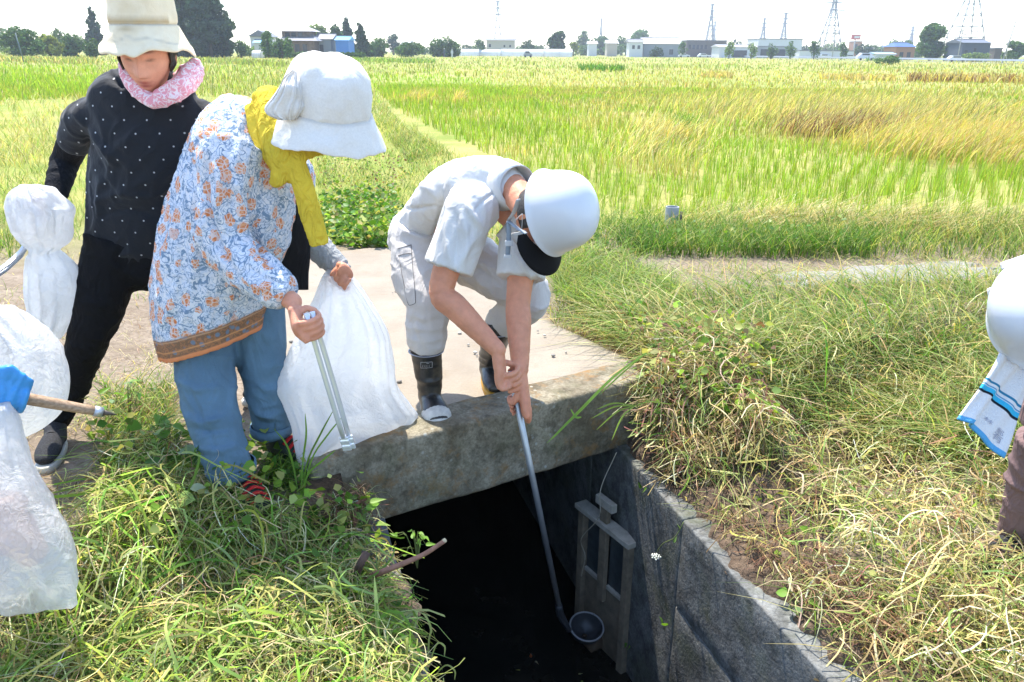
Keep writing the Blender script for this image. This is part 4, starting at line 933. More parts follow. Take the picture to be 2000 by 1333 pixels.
    heelR = atz(122, 868, 0.0); toeR = atz(88, 925, 0.0)
    o = shoe(root, 'shoe', anR + [0, 0, 0.02], heelR, heelR + nrm(toeR - heelR) * 0.245, M['black_shoe'], so, 0.0, 0.043, 0.026)
    dd = nrm(toeR - heelR); sd = np.array([-dd[1], dd[0], 0])
    for k in range(5):
        b_ = heelR + dd * (0.095 + 0.022 * k) + [0, 0, 0.098 - 0.009 * k]; MB().tube([b_ - sd * 0.03 - [0, 0, 0.018], b_, b_ + sd * 0.03 - [0, 0, 0.018]], 0.0035, n=6, sub=5).build('lace', plain('black_lace', (0.008, 0.008, 0.008)), o, True)
    shoe(root, 'shoe', anL + [0, 0, 0.02], np.array([-1.09, 3.36, 0]), np.array([-1.14, 3.12, 0]), M['black_shoe'], so, 0.0, 0.043, 0.026)
    # scarf: gathered ring with hanging loop
    s = MB(); ph = np.linspace(0, 2 * math.pi, 25)[:-1]
    pts = [head.c + np.array([0.012, 0.055, 0]) + np.array([math.cos(p) * 0.112, math.sin(p) * 0.085, -0.090 - 0.055 * max(0, -math.sin(p)) - 0.012 * math.cos(p) + 0.050 * abs(math.cos(p))]) for p in ph]
    rr_ = [(0.022 + 0.004 * max(0, -math.sin(p)) + 0.006 * math.cos(p), 0.026 + 0.010 * abs(math.cos(p)) + 0.008 * math.cos(p)) for p in ph]
    V, F = tube(pts + [pts[0]], rr_ + [rr_[0]], n=20); s.add(V, F)
    g3 = folds((0.1, 0.1, 1), 22, 6, 0.006, 41); remesh('scarf', s, 0.006, pink_mat(), root, 2, post=g3)
    # bucket hat
    hh = Head(aty(282, 56, 2.685), (0.02, -1, -0.03), (0.0, -0.05, 1), 0.89)
    prof = [(0.001, 0.128), (0.06, 0.127), (0.095, 0.120), (0.106, 0.10), (0.110, 0.06), (0.113, 0.022), (0.110, 0.014), (0.116, 0.006), (0.128, -0.022), (0.140, -0.048), (0.150, -0.062), (0.156, -0.074), (0.152, -0.078), (0.142, -0.062), (0.120, -0.02), (0.105, 0.01), (0.10, 0.06), (0.06, 0.11)]
    def wb(L, ph, r, z):
        k_ = sstep(0.118, 0.156, np.array(r))
        L[:, 2] += k_ * (0.010 * np.sin(3 * ph + 0.7) + 0.006 * np.sin(7 * ph) + 0.012 * np.exp(-((ph - math.pi / 2 + 0.05) / 0.12) ** 2) - 0.006 * np.exp(-((ph - math.pi / 2 - 0.25) / 0.2) ** 2)); return L
    stain = lambda V: np.clip(np.exp(-((V[:, 2] - 0.024) / 0.010) ** 2) * (V[:, 2] > 0.013) * sstep(-0.35, 0.25, noise(V, 19, 5)) * (V[:, 1] > 0.04) + 0.8 * np.exp(-((V[:, 2] + 0.0) / 0.012) ** 2) * (V[:, 2] < 0.012) * np.exp(-((V[:, 0] - 0.01) / 0.03) ** 2) * (V[:, 1] > 0.05), 0, 1)
    seam = lambda V: np.clip(np.exp(-((V[:, 2] - 0.013) / 0.0035) ** 2) + 0.7 * np.exp(-((np.hypot(V[:, 0], V[:, 1]) - 0.147) / 0.0022) ** 2), 0, 1) * 0.7
    hat_shell(hh, prof, 1.12, cream_mat(), root, 'hat', n=120, wob=wb, crumple=0.004, attrs={'stain': stain, 'seam': seam})
    # what she holds: knotted white bag and steel tongs
    V, F = bag_loft([(363, 40, 2.74, 66, 2.74, 0.004), (374, 24, 2.74, 96, 2.74, 0.06), (395, 16, 2.74, 122, 2.76, 0.085), (412, 18, 2.74, 139, 2.76, 0.09), (440, 26, 2.74, 136, 2.76, 0.085), (462, 36, 2.76, 137, 2.77, 0.065), (480, 56, 2.77, 128, 2.77, 0.045), (492, 60, 2.77, 112, 2.77, 0.035), (505, 52, 2.77, 128, 2.77, 0.04), (530, 52, 2.77, 146, 2.77, 0.05), (560, 52, 2.77, 153, 2.77, 0.06), (610, 58, 2.77, 147, 2.77, 0.05), (645, 62, 2.77, 130, 2.77, 0.04), (663, 98, 2.77, 118, 2.77, 0.004)], crumple=0.012, seed=3, freq=13, pleat=0.022)
    tag(link('plastic_bag', raw_mesh('plastic_bag', V, F, plastic('soft_white_bag_film', (0.86, 0.87, 0.88), 0.08, 0.60, 0.3))), 'white plastic bag twisted at the middle with a puffed top beside the black trousers', 'bag')
    tg = empty('litter_tongs', aty(0, 532, 2.55), 'dull steel tongs poking out beside the twisted white bag', 'tongs')
    for k in (-1, 1):
        o_ = np.array([0.006 * k, 0, 0.010 * k]); MB().tube([aty(-60, 572, 2.45) + o_, aty(40, 497, 2.72) + o_, gC + o_ * .6], [(0.013, 0.005)] * 3, n=8, sub=3).build('tong_arm', M['grey_metal'], tg, True)
woman_black()

# ------------------------------------------------------------------ woman in the floral tunic
def woman_floral():
    root = empty('person', (-1.0, 2.65, -0.1), 'person in floral tunic, blue trousers, yellow scarf and white hat leaning forward with a bag', 'person')
    head = Head(aty(618, 222, 2.54), (0.90, -0.22, -0.40), (0.35, -0.2, 0.9), 1.0)
    neck = aty(505, 238, 2.62); mid = aty(455, 400, 2.62); hip = aty(420, 560, 2.66)
    shR, elR, wrR = aty(452, 300, 2.48), aty(440, 480, 2.43), aty(572, 590, 2.30)
    shL, elL, wrL = aty(560, 330, 2.78), aty(585, 445, 2.88), aty(660, 522, 2.82)
    hipR, knR, anR = aty(398, 590, 2.62), aty(412, 770, 2.53), aty(455, 925, 2.40)
    hipL, knL, anL = aty(490, 590, 2.72), aty(515, 740, 2.66), aty(532, 842, 2.68)
    zR, zL = -0.005, -0.005
    mb = MB(); head.add(mb)
    limb(mb, [hip, mid, neck], [(0.10, 0.10), (0.10, 0.11), (0.06, 0.06)], hint=(1, 0, 0))
    limb(mb, [neck, head.w(np.array([0, -0.03, -0.05]))], [0.056, 0.054])
    limb(mb, [shR, elR, wrR], [0.045, 0.038, 0.028]); limb(mb, [shL, elL, wrL], [0.045, 0.036, 0.026])
    limb(mb, [neck * .8 + mid * .2, shR], [0.05, 0.045]); limb(mb, [neck * .8 + mid * .2, shL], [0.05, 0.045])
    limb(mb, [hipR, knR, anR], [0.07, 0.05, 0.036]); limb(mb, [hipL, knL, anL], [0.07, 0.05, 0.036]); limb(mb, [hipR, hipL], [0.08, 0.08]); limb(mb, [hip, hipR], [.08, .08])
    tT, tB = aty(607, 622, 2.262), aty(680, 868, 2.36); ax = nrm(tB - tT)
    grip(mb, wrR, tT + ax * 0.022, ax, 0.013, (-0.35, -0.85, -0.2), 1.0, 1, thumb_dir=-1, sweep=(0, 215), spread=0.019)
    gL = aty(668, 548, 2.79); grip(mb, wrL, gL, (0.8, -0.3, -0.5), 0.010, (0.4, -0.6, 0.5), 1.0, 1)
    remesh('body', mb, 0.0046, M['skin'], root, 2, cols=lambda V, N: head.color(V, srgb(214, 152, 122)))
    head.hair(M['hair'], root)
    # tunic
    s = MB(); lat = np.array([0.96, -0.1, 0.26])
    rows = [((497, 205), 0.075, 0.075), ((478, 262), 0.140, 0.155), ((470, 330), 0.178, 0.185), ((452, 420), 0.205, 0.19), ((426, 520), 0.205, 0.195), ((412, 610), 0.195, 0.195), ((416, 668), 0.186, 0.19)]
    C = [aty(*p, 2.62) for p, a_, b_ in rows]
    hemc = C[-1]; hemn = nrm((0.28, -0.05, -0.96)) * -1
    ph = np.arange(64) * 2 * math.pi / 64; RR = []
    Q = catmull(np.hstack([np.array(C), np.array([(a_, b_) for p, a_, b_ in rows])]), 7)
    dirs = np.gradient(Q[:, :3], axis=0)
    for i, q in enumerate(Q):
        k = i / (len(Q) - 1); tdir = nrm(nrm(dirs[i]) * (1 - k ** 3) + -hemn * k ** 3)
        u_ = nrm(lat - tdir * (lat @ tdir)); v_ = np.cross(tdir, u_)
        fl = 1 + 0.022 * k * np.sin(7 * ph + 1.0) + 0.008 * k * np.sin(16 * ph)
        RR.append(q[:3] + np.outer(np.cos(ph) * q[3] * fl, u_) + np.outer(np.sin(ph) * q[4] * fl, v_))
    last = RR[-1]; cen = last.mean(0)
    RR += [cen + (last - cen) * 0.94, cen + (last - cen) * 0.9 + hemn * 0.08]
    s.add(*rings(RR))
    # wide gathered sleeve
    limb(s, [mid * .3 + shR * .7 + [0.0, 0.03, 0.0], shR, shR * .45 + elR * .55, elR + [0.01, 0, 0], elR * .5 + wrR * .5 + [0, 0, -0.004], elR * .18 + wrR * .82, elR * .06 + wrR * .94, wrR * .85 + elR * .15], [(0.105, 0.10), (0.100, 0.095), (0.088, 0.085), (0.082, 0.078), (0.075, 0.068), (0.064, 0.06), (0.038, 0.038), (0.030, 0.03)], hint=(0, 1, 0), n=30, sub=5, rnd=False)
    limb(s, [mid * .3 + shL * .7, shL, elL * .6 + shL * .4, elL], [(0.09, 0.09), (0.085, 0.085), (0.07, 0.07), (0.06, 0.06)], hint=(0, 1, 0), n=24, sub=4)
    hemf = lambda V, N: np.where((V - hemc) @ hemn > 0.25, 1.0, np.clip((V - hemc) @ hemn + 0.006 * np.sin(20 * V[:, 0]), 0, 1))
    def hem_attr(V, N):
        h_ = np.clip((V - hemc) @ hemn, 0, 1); da = np.linalg.norm(V - (elR * .3 + wrR * .7), axis=1); return np.where((da < 0.16) & (V[:, 1] < 2.47), 1.0, h_)
    f1 = folds(C[-1] - C[0], 2.6, 12, 0.011, 51); f2 = folds(wrR - elR, 3, 12, 0.006, 52)
    cre = [(aty(440, 310, 2.4), aty(415, 470, 2.36), 0.012, 0.012), (aty(475, 300, 2.4), aty(462, 500, 2.36), 0.010, 0.010), (aty(500, 330, 2.45), aty(480, 500, 2.4), 0.011, -0.010), (aty(535, 340, 2.5), aty(512, 470, 2.44), 0.012, 0.010), (aty(420, 520, 2.4), aty(450, 590, 2.4), 0.013, -0.012)]
    remesh('tunic', s, 0.0075, floral_mat(), root, 2, post=lambda V, N: (f1(V, N) * 0.7 + f2(V, N) * 0.45) * sstep(0.0, 0.14, np.abs((V - hemc) @ hemn)) + creases(V, cre) + traced(V, N, [([(404, 300), (398, 352), (413, 435), (430, 482), (462, 548)], 6, -0.022), ([(490, 375), (494, 435), (512, 491), (540, 522)], 6, -0.022), ([(419, 319), (430, 360), (426, 405), (447, 474)], 7, 0.013), ([(460, 285), (458, 350), (475, 416), (500, 500)], 7, 0.012), ([(442, 320), (444, 380), (450, 440)], 5, -0.010), ([(527, 322), (535, 371), (520, 435)], 7, 0.012), ([(545, 350), (550, 400), (535, 460)], 6, -0.010), ([(372, 360), (385, 430), (380, 500), (372, 560)], 9, 0.012), ([(350, 420), (355, 500), (350, 580)], 8, -0.010), ([(330, 450), (325, 540), (335, 620)], 8, 0.010), ([(400, 560), (405, 610), (415, 660)], 9, 0.010), ([(450, 590), (455, 620), (450, 660)], 8, -0.010), ([(470, 540), (500, 560), (545, 565)], 5, 0.010), ([(480, 520), (520, 545), (552, 555)], 4, -0.009)]), attrs={'hem': hem_attr})
    # dark open vest panel hanging in front
    blk = fabric('black_cloth', (0.010, 0.010, 0.011), bs=12)
    V, F = bag_loft([(330, 555, 2.66, 598, 2.78, 0.02), (420, 548, 2.62, 601, 2.76, 0.03), (500, 540, 2.60, 602, 2.74, 0.025), (545, 528, 2.60, 601, 2.72, 0.018), (566, 560, 2.62, 600, 2.72, 0.01)], crumple=0.006, seed=9, freq=7)
    link('apron_panel', raw_mesh('apron_panel', V, F, blk), root)
    # grey arm cover on the other arm
    s = MB(); limb(s, [shL * .3 + elL * .7, elL, elL * .5 + wrL * .5, wrL, wrL + nrm(wrL - elL) * 0.012], [0.056, 0.058, 0.052, 0.044, 0.038], n=22, sub=6)
    gg = folds(wrL - elL, 24, 5, 0.005, 7); remesh('arm_cover', s, 0.006, fabric('grey_arm_cover', (0.36, 0.37, 0.37), bs=30), root, 2, post=gg)
    # trousers
    tm_ = fabric('blue_grey_cotton_trousers', (0.115, 0.195, 0.265), bs=11, bst=0.28, bd=0.014, var=0.18); s = MB()
    limb(s, [hip + [0, 0, .1], hip, hip - [0, 0, .08]], [(0.13, 0.13), (0.15, 0.15), (0.13, 0.13)], hint=(1, 0, 0), n=28, sub=4)
    bR = aty(452, 922, 2.40); bL = aty(532, 842, 2.68)
    limb(s, [hipR + [0, .06, 0], aty(400, 690, 2.575), aty(410, 790, 2.49), aty(436, 880, 2.41), bR, bR + [0, 0, .03]], [(0.12, 0.12), (0.106, 0.11), (0.088, 0.095), (0.076, 0.085), (0.074, 0.084), (0.055, 0.06)], hint=(0, 1, 0), n=28, sub=5, rnd=False)
    limb(s, [hipL, aty(508, 680, 2.69), aty(520, 760, 2.67), bL + [0, 0, 0.03], bL, bL + [0, 0, .03]], [(0.115, 0.115), (0.094, 0.10), (0.078, 0.085), (0.070, 0.078), (0.070, 0.078), (0.052, 0.055)], hint=(0, 1, 0), n=28, sub=5, rnd=False)
    f3 = folds((0.3, 0.1, 1), 9, 5, 0.008, 61)
    cre = [(aty(345, 730, 2.5), aty(420, 780, 2.48), 0.014, 0.010), (aty(370, 800, 2.5), aty(455, 800, 2.48), 0.014, 0.011), (aty(380, 850, 2.5), aty(465, 870, 2.5), 0.013, 0.010), (aty(460, 720, 2.66), aty(560, 790, 2.68), 0.014, 0.011), (aty(490, 820, 2.7), aty(570, 800, 2.72), 0.013, 0.011)]
    tro = remesh('trousers', s, 0.007, tm_, root, 3, post=lambda V, N: f3(V, N) * 0.8 + creases(V, cre) + traced(V, N, [([(369, 722), (376, 779), (401, 830), (432, 905)], 5, -0.009), ([(462, 722), (452, 768), (456, 800)], 7, 0.010), ([(365, 812), (395, 826), (440, 815)], 6, 0.011), ([(372, 835), (405, 842), (450, 838)], 5, -0.010), ([(395, 875), (430, 880), (470, 868)], 6, 0.010), ([(350, 740), (380, 760), (430, 755)], 7, 0.008), ([(480, 775), (509, 812), (558, 805)], 5, 0.011), ([(475, 790), (505, 828), (555, 825)], 5, -0.010), ([(495, 740), (520, 760), (560, 750)], 7, 0.009)]))
    for b_, k in ((bR, 1), (bL, .94)):
        ph = np.linspace(0, 2 * math.pi, 41)[:-1]; R = [b_ + np.stack([np.cos(ph) * r_ * k, np.sin(ph) * r_ * 1.12 * k, np.full(40, h_) + 0.002 * np.sin(5 * ph)], -1) for r_, h_ in ((0.072, -0.004), (0.080, -0.005), (0.084, 0.012), (0.083, 0.030), (0.077, 0.032))]
        V, F = rings(R, False); link('turn_up', raw_mesh('turn_up', V, F, tm_), tro)
    # shoes: dark with red laces
    red = fabric('red_shoe_strap', (0.55, 0.03, 0.03))
    dk_ = plain('dark_green_shoe', (0.03, 0.04, 0.03), 0.7, var=.3)
    for an, z_, hl, d_ in ((anR, zR, np.array([anR[0] - 0.02, anR[1] + 0.05, 0]), nrm((0.66, -0.75, 0))), (anL, zL, np.array([anL[0] - 0.03, anL[1] + 0.03, 0]), nrm((0.75, -0.4, 0)))):
        o = shoe(root, 'shoe', an + [0, 0, 0.03], hl, hl + d_ * 0.25, dk_, plain('dark_sole', (0.02, 0.02, 0.02)), z_, 0.044, 0.022)
        sd = np.array([-d_[1], d_[0], 0])
        for k in range(5):
            q = np.array([hl[0], hl[1], z_]) + d_ * (0.115 + 0.024 * k) + [0, 0, 0.106 - 0.010 * k]
            MB().tube([q - sd * 0.036 - [0, 0, 0.02], q + d_ * 0.008, q + sd * 0.036 - [0, 0, 0.02] + d_ * 0.01], [(0.009, 0.004)] * 3, n=8, sub=5).build('red_strap', red, o, True)
    # yellow scarf
    ym = fabric('yellow_gauze_scarf', (0.86, 0.66, 0.07), weave=1500, bs=30, bst=0.6, bd=0.01, trans=0.25)
    s = MB()
    limb(s, [aty(512, 190, 2.55), aty(528, 235, 2.49), aty(545, 280, 2.46), aty(560, 325, 2.46), aty(572, 345, 2.47)], [(0.036, 0.018), (0.044, 0.022), (0.048, 0.025), (0.046, 0.025), (0.03, 0.02)], hint=(0, 1, 0), n=20, sub=5)
    limb(s, [aty(488, 210, 2.54), aty(500, 262, 2.50), aty(520, 300, 2.48), aty(545, 335, 2.47)], [(0.020, 0.012)] * 4, hint=(0, 1, 0), n=16, sub=5)
    limb(s, [aty(560, 310, 2.46), aty(545, 345, 2.45), aty(535, 362, 2.45)], [(0.03, 0.016), (0.028, 0.012), (0.016, 0.006)], hint=(0, 1, 0), n=14, sub=4)
    limb(s, [aty(625, 285, 2.52), aty(590, 298, 2.47), aty(578, 318, 2.455), aty(592, 365, 2.45), aty(605, 410, 2.45), aty(618, 455, 2.45), aty(624, 478, 2.45)], [(0.03, 0.02), (0.028, 0.02), (0.030, 0.022), (0.033, 0.016), (0.035, 0.012), (0.036, 0.009), (0.034, 0.006)], hint=(0, 1, 0), n=18, sub=5)
    limb(s, [aty(512, 190, 2.55), aty(530, 180, 2.68), aty(580, 240, 2.72), aty(625, 285, 2.55)], [(0.03, 0.018)] * 4, hint=(0, 0, 1), n=14, sub=5)
    ff = folds((0.25, 0, -1), 3, 30, 0.003, 71); remesh('scarf', s, 0.0055, ym, root, 2, post=ff)
    # white hat with a bow at the back
    hh = Head(aty(640, 205, 2.52), (0.90, -0.30, -0.22), (0.20, -0.24, 0.95), 1.0)
    lm = linen_mat('white_linen_hat', (0.86, 0.82, 0.75))
    prof = [(0.001, 0.148), (0.05, 0.145), (0.088, 0.128), (0.110, 0.09), (0.121, 0.045), (0.125, 0.0), (0.124, -0.012), (0.128, -0.016), (0.142, -0.042), (0.158, -0.072), (0.170, -0.098), (0.169, -0.104), (0.164, -0.100), (0.15, -0.068), (0.125, -0.015), (0.115, 0.04), (0.08, 0.12)]
    def wb(L, ph, r, z):
        k_ = float(sstep(0.126, 0.17, np.array(r))); L[:, 2] += k_ * (0.012 * np.sin(2 * ph + 0.5) + 0.005 * np.sin(5 * ph)); return L
    seam = lambda V: np.exp(-((V[:, 2] + 0.014) / 0.003) ** 2) * (np.hypot(V[:, 0], V[:, 1]) > 0.115) * 0.8
    hat_shell(hh, prof, 1.10, lm, root, 'hat', n=110, wob=wb, crumple=0.006, attrs={'seam': seam}, seed=4)
    V, F = bag_loft([(138, 573, 2.44, 586, 2.44, 0.010), (152, 556, 2.43, 592, 2.43, 0.022), (172, 544, 2.41, 594, 2.42, 0.026), (192, 530, 2.40, 595, 2.42, 0.024), (210, 517, 2.40, 594, 2.41, 0.020), (224, 522, 2.40, 586, 2.41, 0.016), (235, 545, 2.40, 577, 2.41, 0.008)], crumple=0.004, seed=41, freq=14, pleat=0.020, n=72, sub=6)
    link('bow', raw_mesh('bow', V, F, lm, attrs={'seam': np.zeros(len(V))}), root)
    # tongs
    tg = empty('litter_tongs', tB, 'shiny chrome litter tongs held upright in front of the open white bag', 'tongs')
    sd = nrm(np.cross(ax, (0, 1, 0.2)))
    for k, nm in ((-1, 'tong_arm'), (1, 'tong_arm')):
        o_ = sd * 0.0075 * k + np.array([0, 0.006 * k, 0])
        MB().tube([tT - ax * 0.02 + o_, tT * .5 + tB * .5 + o_ * 1.2, tB - ax * 0.03 + o_], [(0.0085, 0.0045)] * 3, hint=(0, 1, 0.3), n=10, sub=3).build(nm, M['chrome'], tg, True)
        V = []; 
        c_ = tB + o_ * 0.8; m_ = MB()
        for j in range(5): m_.box(c_ + ax * (-0.028 + 0.011 * j), (0.015, 0.004 + 0.0025 * (j % 2), 0.0058), np.array([sd, np.cross(ax, sd), ax]), 0.001)
        remesh('jaw', m_, 0.0018, M['chrome'], tg, 1)
    # open white bag resting on the beam
    V, F = bag_loft([(524, 640, 2.80, 662, 2.80, 0.012), (545, 628, 2.78, 690, 2.82, 0.03), (590, 612, 2.74, 722, 2.85, 0.06), (640, 590, 2.70, 752, 2.88, 0.085), (700, 562, 2.66, 764, 2.90, 0.10), (755, 538, 2.62, 772, 2.92, 0.10), (790, 552, 2.61, 796, 2.92, 0.08), (815, 562, 2.60, 812, 2.91, 0.06), (840, 570, 2.60, 775, 2.86, 0.05), (870, 574, 2.58, 708, 2.74, 0.035), (895, 580, 2.56, 640, 2.64, 0.02), (920, 588, 2.55, 596, 2.57, 0.006)], crumple=0.009, seed=5, pw=0.75, freq=6, n=110, pleat=0.014)
    tag(link('plastic_bag', raw_mesh('plastic_bag', V, F, plastic('smooth_white_bag_film', (0.86, 0.87, 0.88), 0.16, 0.60, 0.3))), 'large empty white plastic bag hanging open behind the chrome tongs onto the beam', 'bag')
woman_floral()
# ------------------------------------------------------------------ two people mostly outside the picture
def simple_person(label, J, hf, hu, cols, loc, helmet=True, gloves=None, grips=()):
    root = empty('person', loc, label, 'person')
    head = Head(J['head'], hf, hu); mb = MB(); head.add(mb)
    nk, pl = J['neck'], J['pelvis']
    limb(mb, [pl, pl * .5 + nk * .5, nk], [(0.11, 0.09), (0.12, 0.09), (0.06, 0.06)]); limb(mb, [nk, head.w(np.array([0, -0.03, -0.05]))], [0.056, 0.054])
    for S in 'RL':
        limb(mb, [J['sh' + S], J['el' + S], J['wr' + S]], [0.045, 0.04, 0.028]); limb(mb, [nk * .8 + pl * .2, J['sh' + S]], [0.05, 0.045])
        limb(mb, [J['hip' + S], J['kn' + S], J['an' + S]], [0.065, 0.05, 0.036])
    limb(mb, [J['hipR'], pl, J['hipL']], [.07, .08, .07])
    if gloves is None:
        for g in grips: grip(mb, *g)
    remesh('body', mb, 0.006, M['skin'], root, 2, cols=lambda V, N: head.color(V, srgb(214, 156, 128)))
    head.hair(M['hair'], root)
    if gloves is not None:
        for g in grips:
            m_ = MB(); grip(m_, *g); w_ = np.asarray(g[0]); e_ = J['elR'] if np.linalg.norm(w_ - J['wrR']) < 0.01 else J['elL']
            limb(m_, [w_ * .8 + e_ * .2, w_, w_ + (np.asarray(g[1]) - w_) * 0.3], [0.046, 0.040, 0.036], n=20, sub=4)
            remesh('glove', m_, 0.0042, gloves, root, 2, post=folds(w_ - e_, 40, 9, 0.0018, 5))
    s = MB()
    limb(s, [pl - (nk - pl) * .10, pl * .6 + nk * .4, pl * .2 + nk * .8, nk], [(0.178, 0.145), (0.17, 0.13), (0.16, 0.12), (0.075, 0.075)], hint=np.cross(nk - pl, J['shL'] - J['shR']), n=30, sub=5)
    for S in 'RL':
        a_, b_, c_ = J['sh' + S], J['el' + S], J['wr' + S]
        limb(s, [nk * .5 + pl * .1 + a_ * .4, a_, b_, b_ * .3 + c_ * .7, b_ * .08 + c_ * .92], [0.09, 0.08, 0.062, 0.052, 0.045], n=24, sub=5)
    remesh('shirt', s, 0.008, cols[0], root, 4, post=folds(nk - pl, 4, 11, 0.008, 3))
    s = MB(); limb(s, [pl + (nk - pl) * .12, pl, pl * .8 + J['hipR'] * .1 + J['hipL'] * .1 - [0, 0, .06]], [(0.155, 0.125), (0.165, 0.13), (0.14, 0.12)], n=28, sub=4)
    for S in 'RL': limb(s, [J['hip' + S], J['kn' + S], J['kn' + S] * .5 + J['an' + S] * .5, J['an' + S] + [0, 0, -.01]], [0.115, 0.095, 0.085, 0.07], n=26, sub=5, rnd=False)
    remesh('trousers', s, 0.0075, cols[1], root, 4, post=folds((0.2, 0, 1), 8, 5, 0.008, 9))
    for S in 'RL':
        an = J['an' + S]; d_ = nrm(np.append(J['face'][:2], 0)); hl = an - d_ * 0.05; shoe(root, 'shoe', an + [0, 0, 0.02], hl, hl + d_ * 0.26, M['black_shoe'], plain('black_sole', (0.015, 0.015, 0.015)), float(an[2] - 0.085), 0.045, 0.026)
    if helmet:
        prof = [(0.001, 0.158), (0.05, 0.152), (0.088, 0.128), (0.110, 0.088), (0.121, 0.035), (0.126, 0.0), (0.131, -0.014), (0.134, -0.02), (0.130, -0.022), (0.120, -0.006), (0.112, 0.03), (0.09, 0.09), (0.04, 0.12)]
        hat_shell(head, prof, 1.17, plain('white_safety_helmet', (0.62, 0.64, 0.66), 0.28, 0.5, var=0.02, bump=0.02), root, 'helmet', n=80, off=(0, 0.0, 0.03), crumple=0.0)
    return root, head
def right_person():
    gz = float(ground_z(1.68, 2.3))
    J = dict(head=aty(2040, 612, 2.02), neck=np.array([1.56, 2.14, 0.86]), pelvis=np.array([1.92, 2.42, 0.74]), shR=np.array([1.50, 2.28, 0.80]), elR=np.array([1.56, 2.12, 0.52]), wrR=np.array([1.55, 1.95, 0.30]),
             shL=np.array([1.68, 1.98, 0.80]), elL=np.array([1.70, 1.86, 0.52]), wrL=np.array([1.62, 1.78, 0.30]),
             hipR=np.array([1.82, 2.46, 0.70]), knR=np.array([1.75, 2.34, 0.38]), anR=np.array([1.80, 2.42, gz + 0.085]), hipL=np.array([1.98, 2.30, 0.70]), knL=np.array([1.88, 2.08, 0.36]), anL=np.array([1.96, 2.14, gz + 0.085]), face=np.array([-0.7, -0.5, 0]))
    cols = (fabric('white_work_shirt', (0.62, 0.62, 0.62)), fabric('mauve_brown_trousers', (0.20, 0.13, 0.125), bs=14, bst=0.4))
    root, head = simple_person('person in white helmet and mauve trousers with a striped towel round the neck', J, (-0.30, -0.42, -0.86), (-0.62, -0.55, 0.56), cols, (1.8, 2.3, gz), True, None,
                               [(J['wrR'], J['wrR'] + [-.01, -.05, -.04], (0.2, -.3, -1), 0.012, (-.8, .2, 0)), (J['wrL'], J['wrL'] + [-.02, -.04, -.04], (0, -.3, -1), 0.012, (-.8, -.2, 0))])
    # towel
    nu, nv = 26, 44; V = []; A = []
    TLc, TRc, BLc, BRc = aty(1952, 690, 1.98), aty(2016, 735, 2.02), aty(1868, 812, 1.90), aty(1950, 886, 1.94)
    for j in range(nv):
        v = j / (nv - 1)
        for i in range(nu):
            u = i / (nu - 1); p = (TLc * (1 - u) + TRc * u) * (1 - v) + (BLc * (1 - u) + BRc * u) * v
            p = p + np.array([0.35, -0.9, 0.2]) * (0.016 * math.sin(u * 8.0 + 0.6) * v ** 0.7 + 0.006 * math.sin(u * 17 + v * 4)) + np.array([0, 0, -0.012]) * math.sin(u * 6.3 + 2.2) * v
            V.append(p); A.append(v)
    F = [(j * nu + i, j * nu + i + 1, (j + 1) * nu + i + 1, (j + 1) * nu + i) for j in range(nv - 1) for i in range(nu - 1)]
    t = NT('striped_terry_towel'); a_ = t.attr('v', 'Fac'); co = t.coord()
    def band(c, w_): return t.ramp(t.math('ABSOLUTE', t.math('SUBTRACT', a_, c)), [(w_, 1), (w_ + 0.006, 0)])
    c = t.mix(band(0.97, 0.032), (0.72, 0.72, 0.72), (0.10, 0.36, 0.62)); c = t.mix(band(0.38, 0.012), c, (0.03, 0.20, 0.34)); c = t.mix(band(0.49, 0.03), c, (0.05, 0.45, 0.70)); c = t.mix(band(0.535, 0.014), c, (0.012, 0.02, 0.03)); c = t.mix(band(0.44, 0.006), c, (0.1, 0.3, 0.5))
    tw = link('towel', raw_mesh('towel', np.array(V), F, t.done(t.bsdf(c, 0.95, 0.05, normal=t.bump(t.noise(co, 260, 3), 0.8, 0.004))), attrs={'v': A}), root)
    so = tw.modifiers.new('t', 'SOLIDIFY'); so.thickness = 0.006; so.offset = 0
    ink = plain('grey_blue_print', (0.34, 0.35, 0.42), 0.9)
    Vg = np.array(V).reshape(nv, nu, 3)
    def on_towel(u, v):                      # u, v may be arrays; a little proud of the cloth
        fi, fj = np.clip(u, 0, .999) * (nu - 1), np.clip(v, 0, .999) * (nv - 1); i, j = fi.astype(int), fj.astype(int); a, b = (fi - i)[:, None], (fj - j)[:, None]
        p = Vg[j, i] * (1 - a) * (1 - b) + Vg[j, i + 1] * a * (1 - b) + Vg[j + 1, i] * (1 - a) * b + Vg[j + 1, i + 1] * a * b
        return p + np.array([-0.001, -0.0055, 0.0015])
    for ch, u0, v0, sz in (('郵', 0.74, 0.80, 0.13), ('有', 0.72, 0.885, 0.17), ('林', 0.54, 0.80, 0.11)):
        cu = bpy.data.curves.new('writing', 'FONT'); cu.body = ch; cu.size = 1.0; cu.resolution_u = 3
        to = bpy.data.objects.new('tmp', cu); COL.objects.link(to)
        m2 = bpy.data.meshes.new_from_object(to.evaluated_get(bpy.context.evaluated_depsgraph_get())); bpy.data.objects.remove(to)
        if len(m2.vertices):
            P = np.array([v.co[:] for v in m2.vertices]); w_ = P[:, :2] - P[:, :2].min(0); W2 = on_towel(u0 + w_[:, 0] * sz, v0 - (w_[:, 1]) * sz * 0.55)
            for v, p in zip(m2.vertices, W2): v.co = p
            m2.materials.clear(); m2.materials.append(ink); link('writing', m2, tw)
right_person()
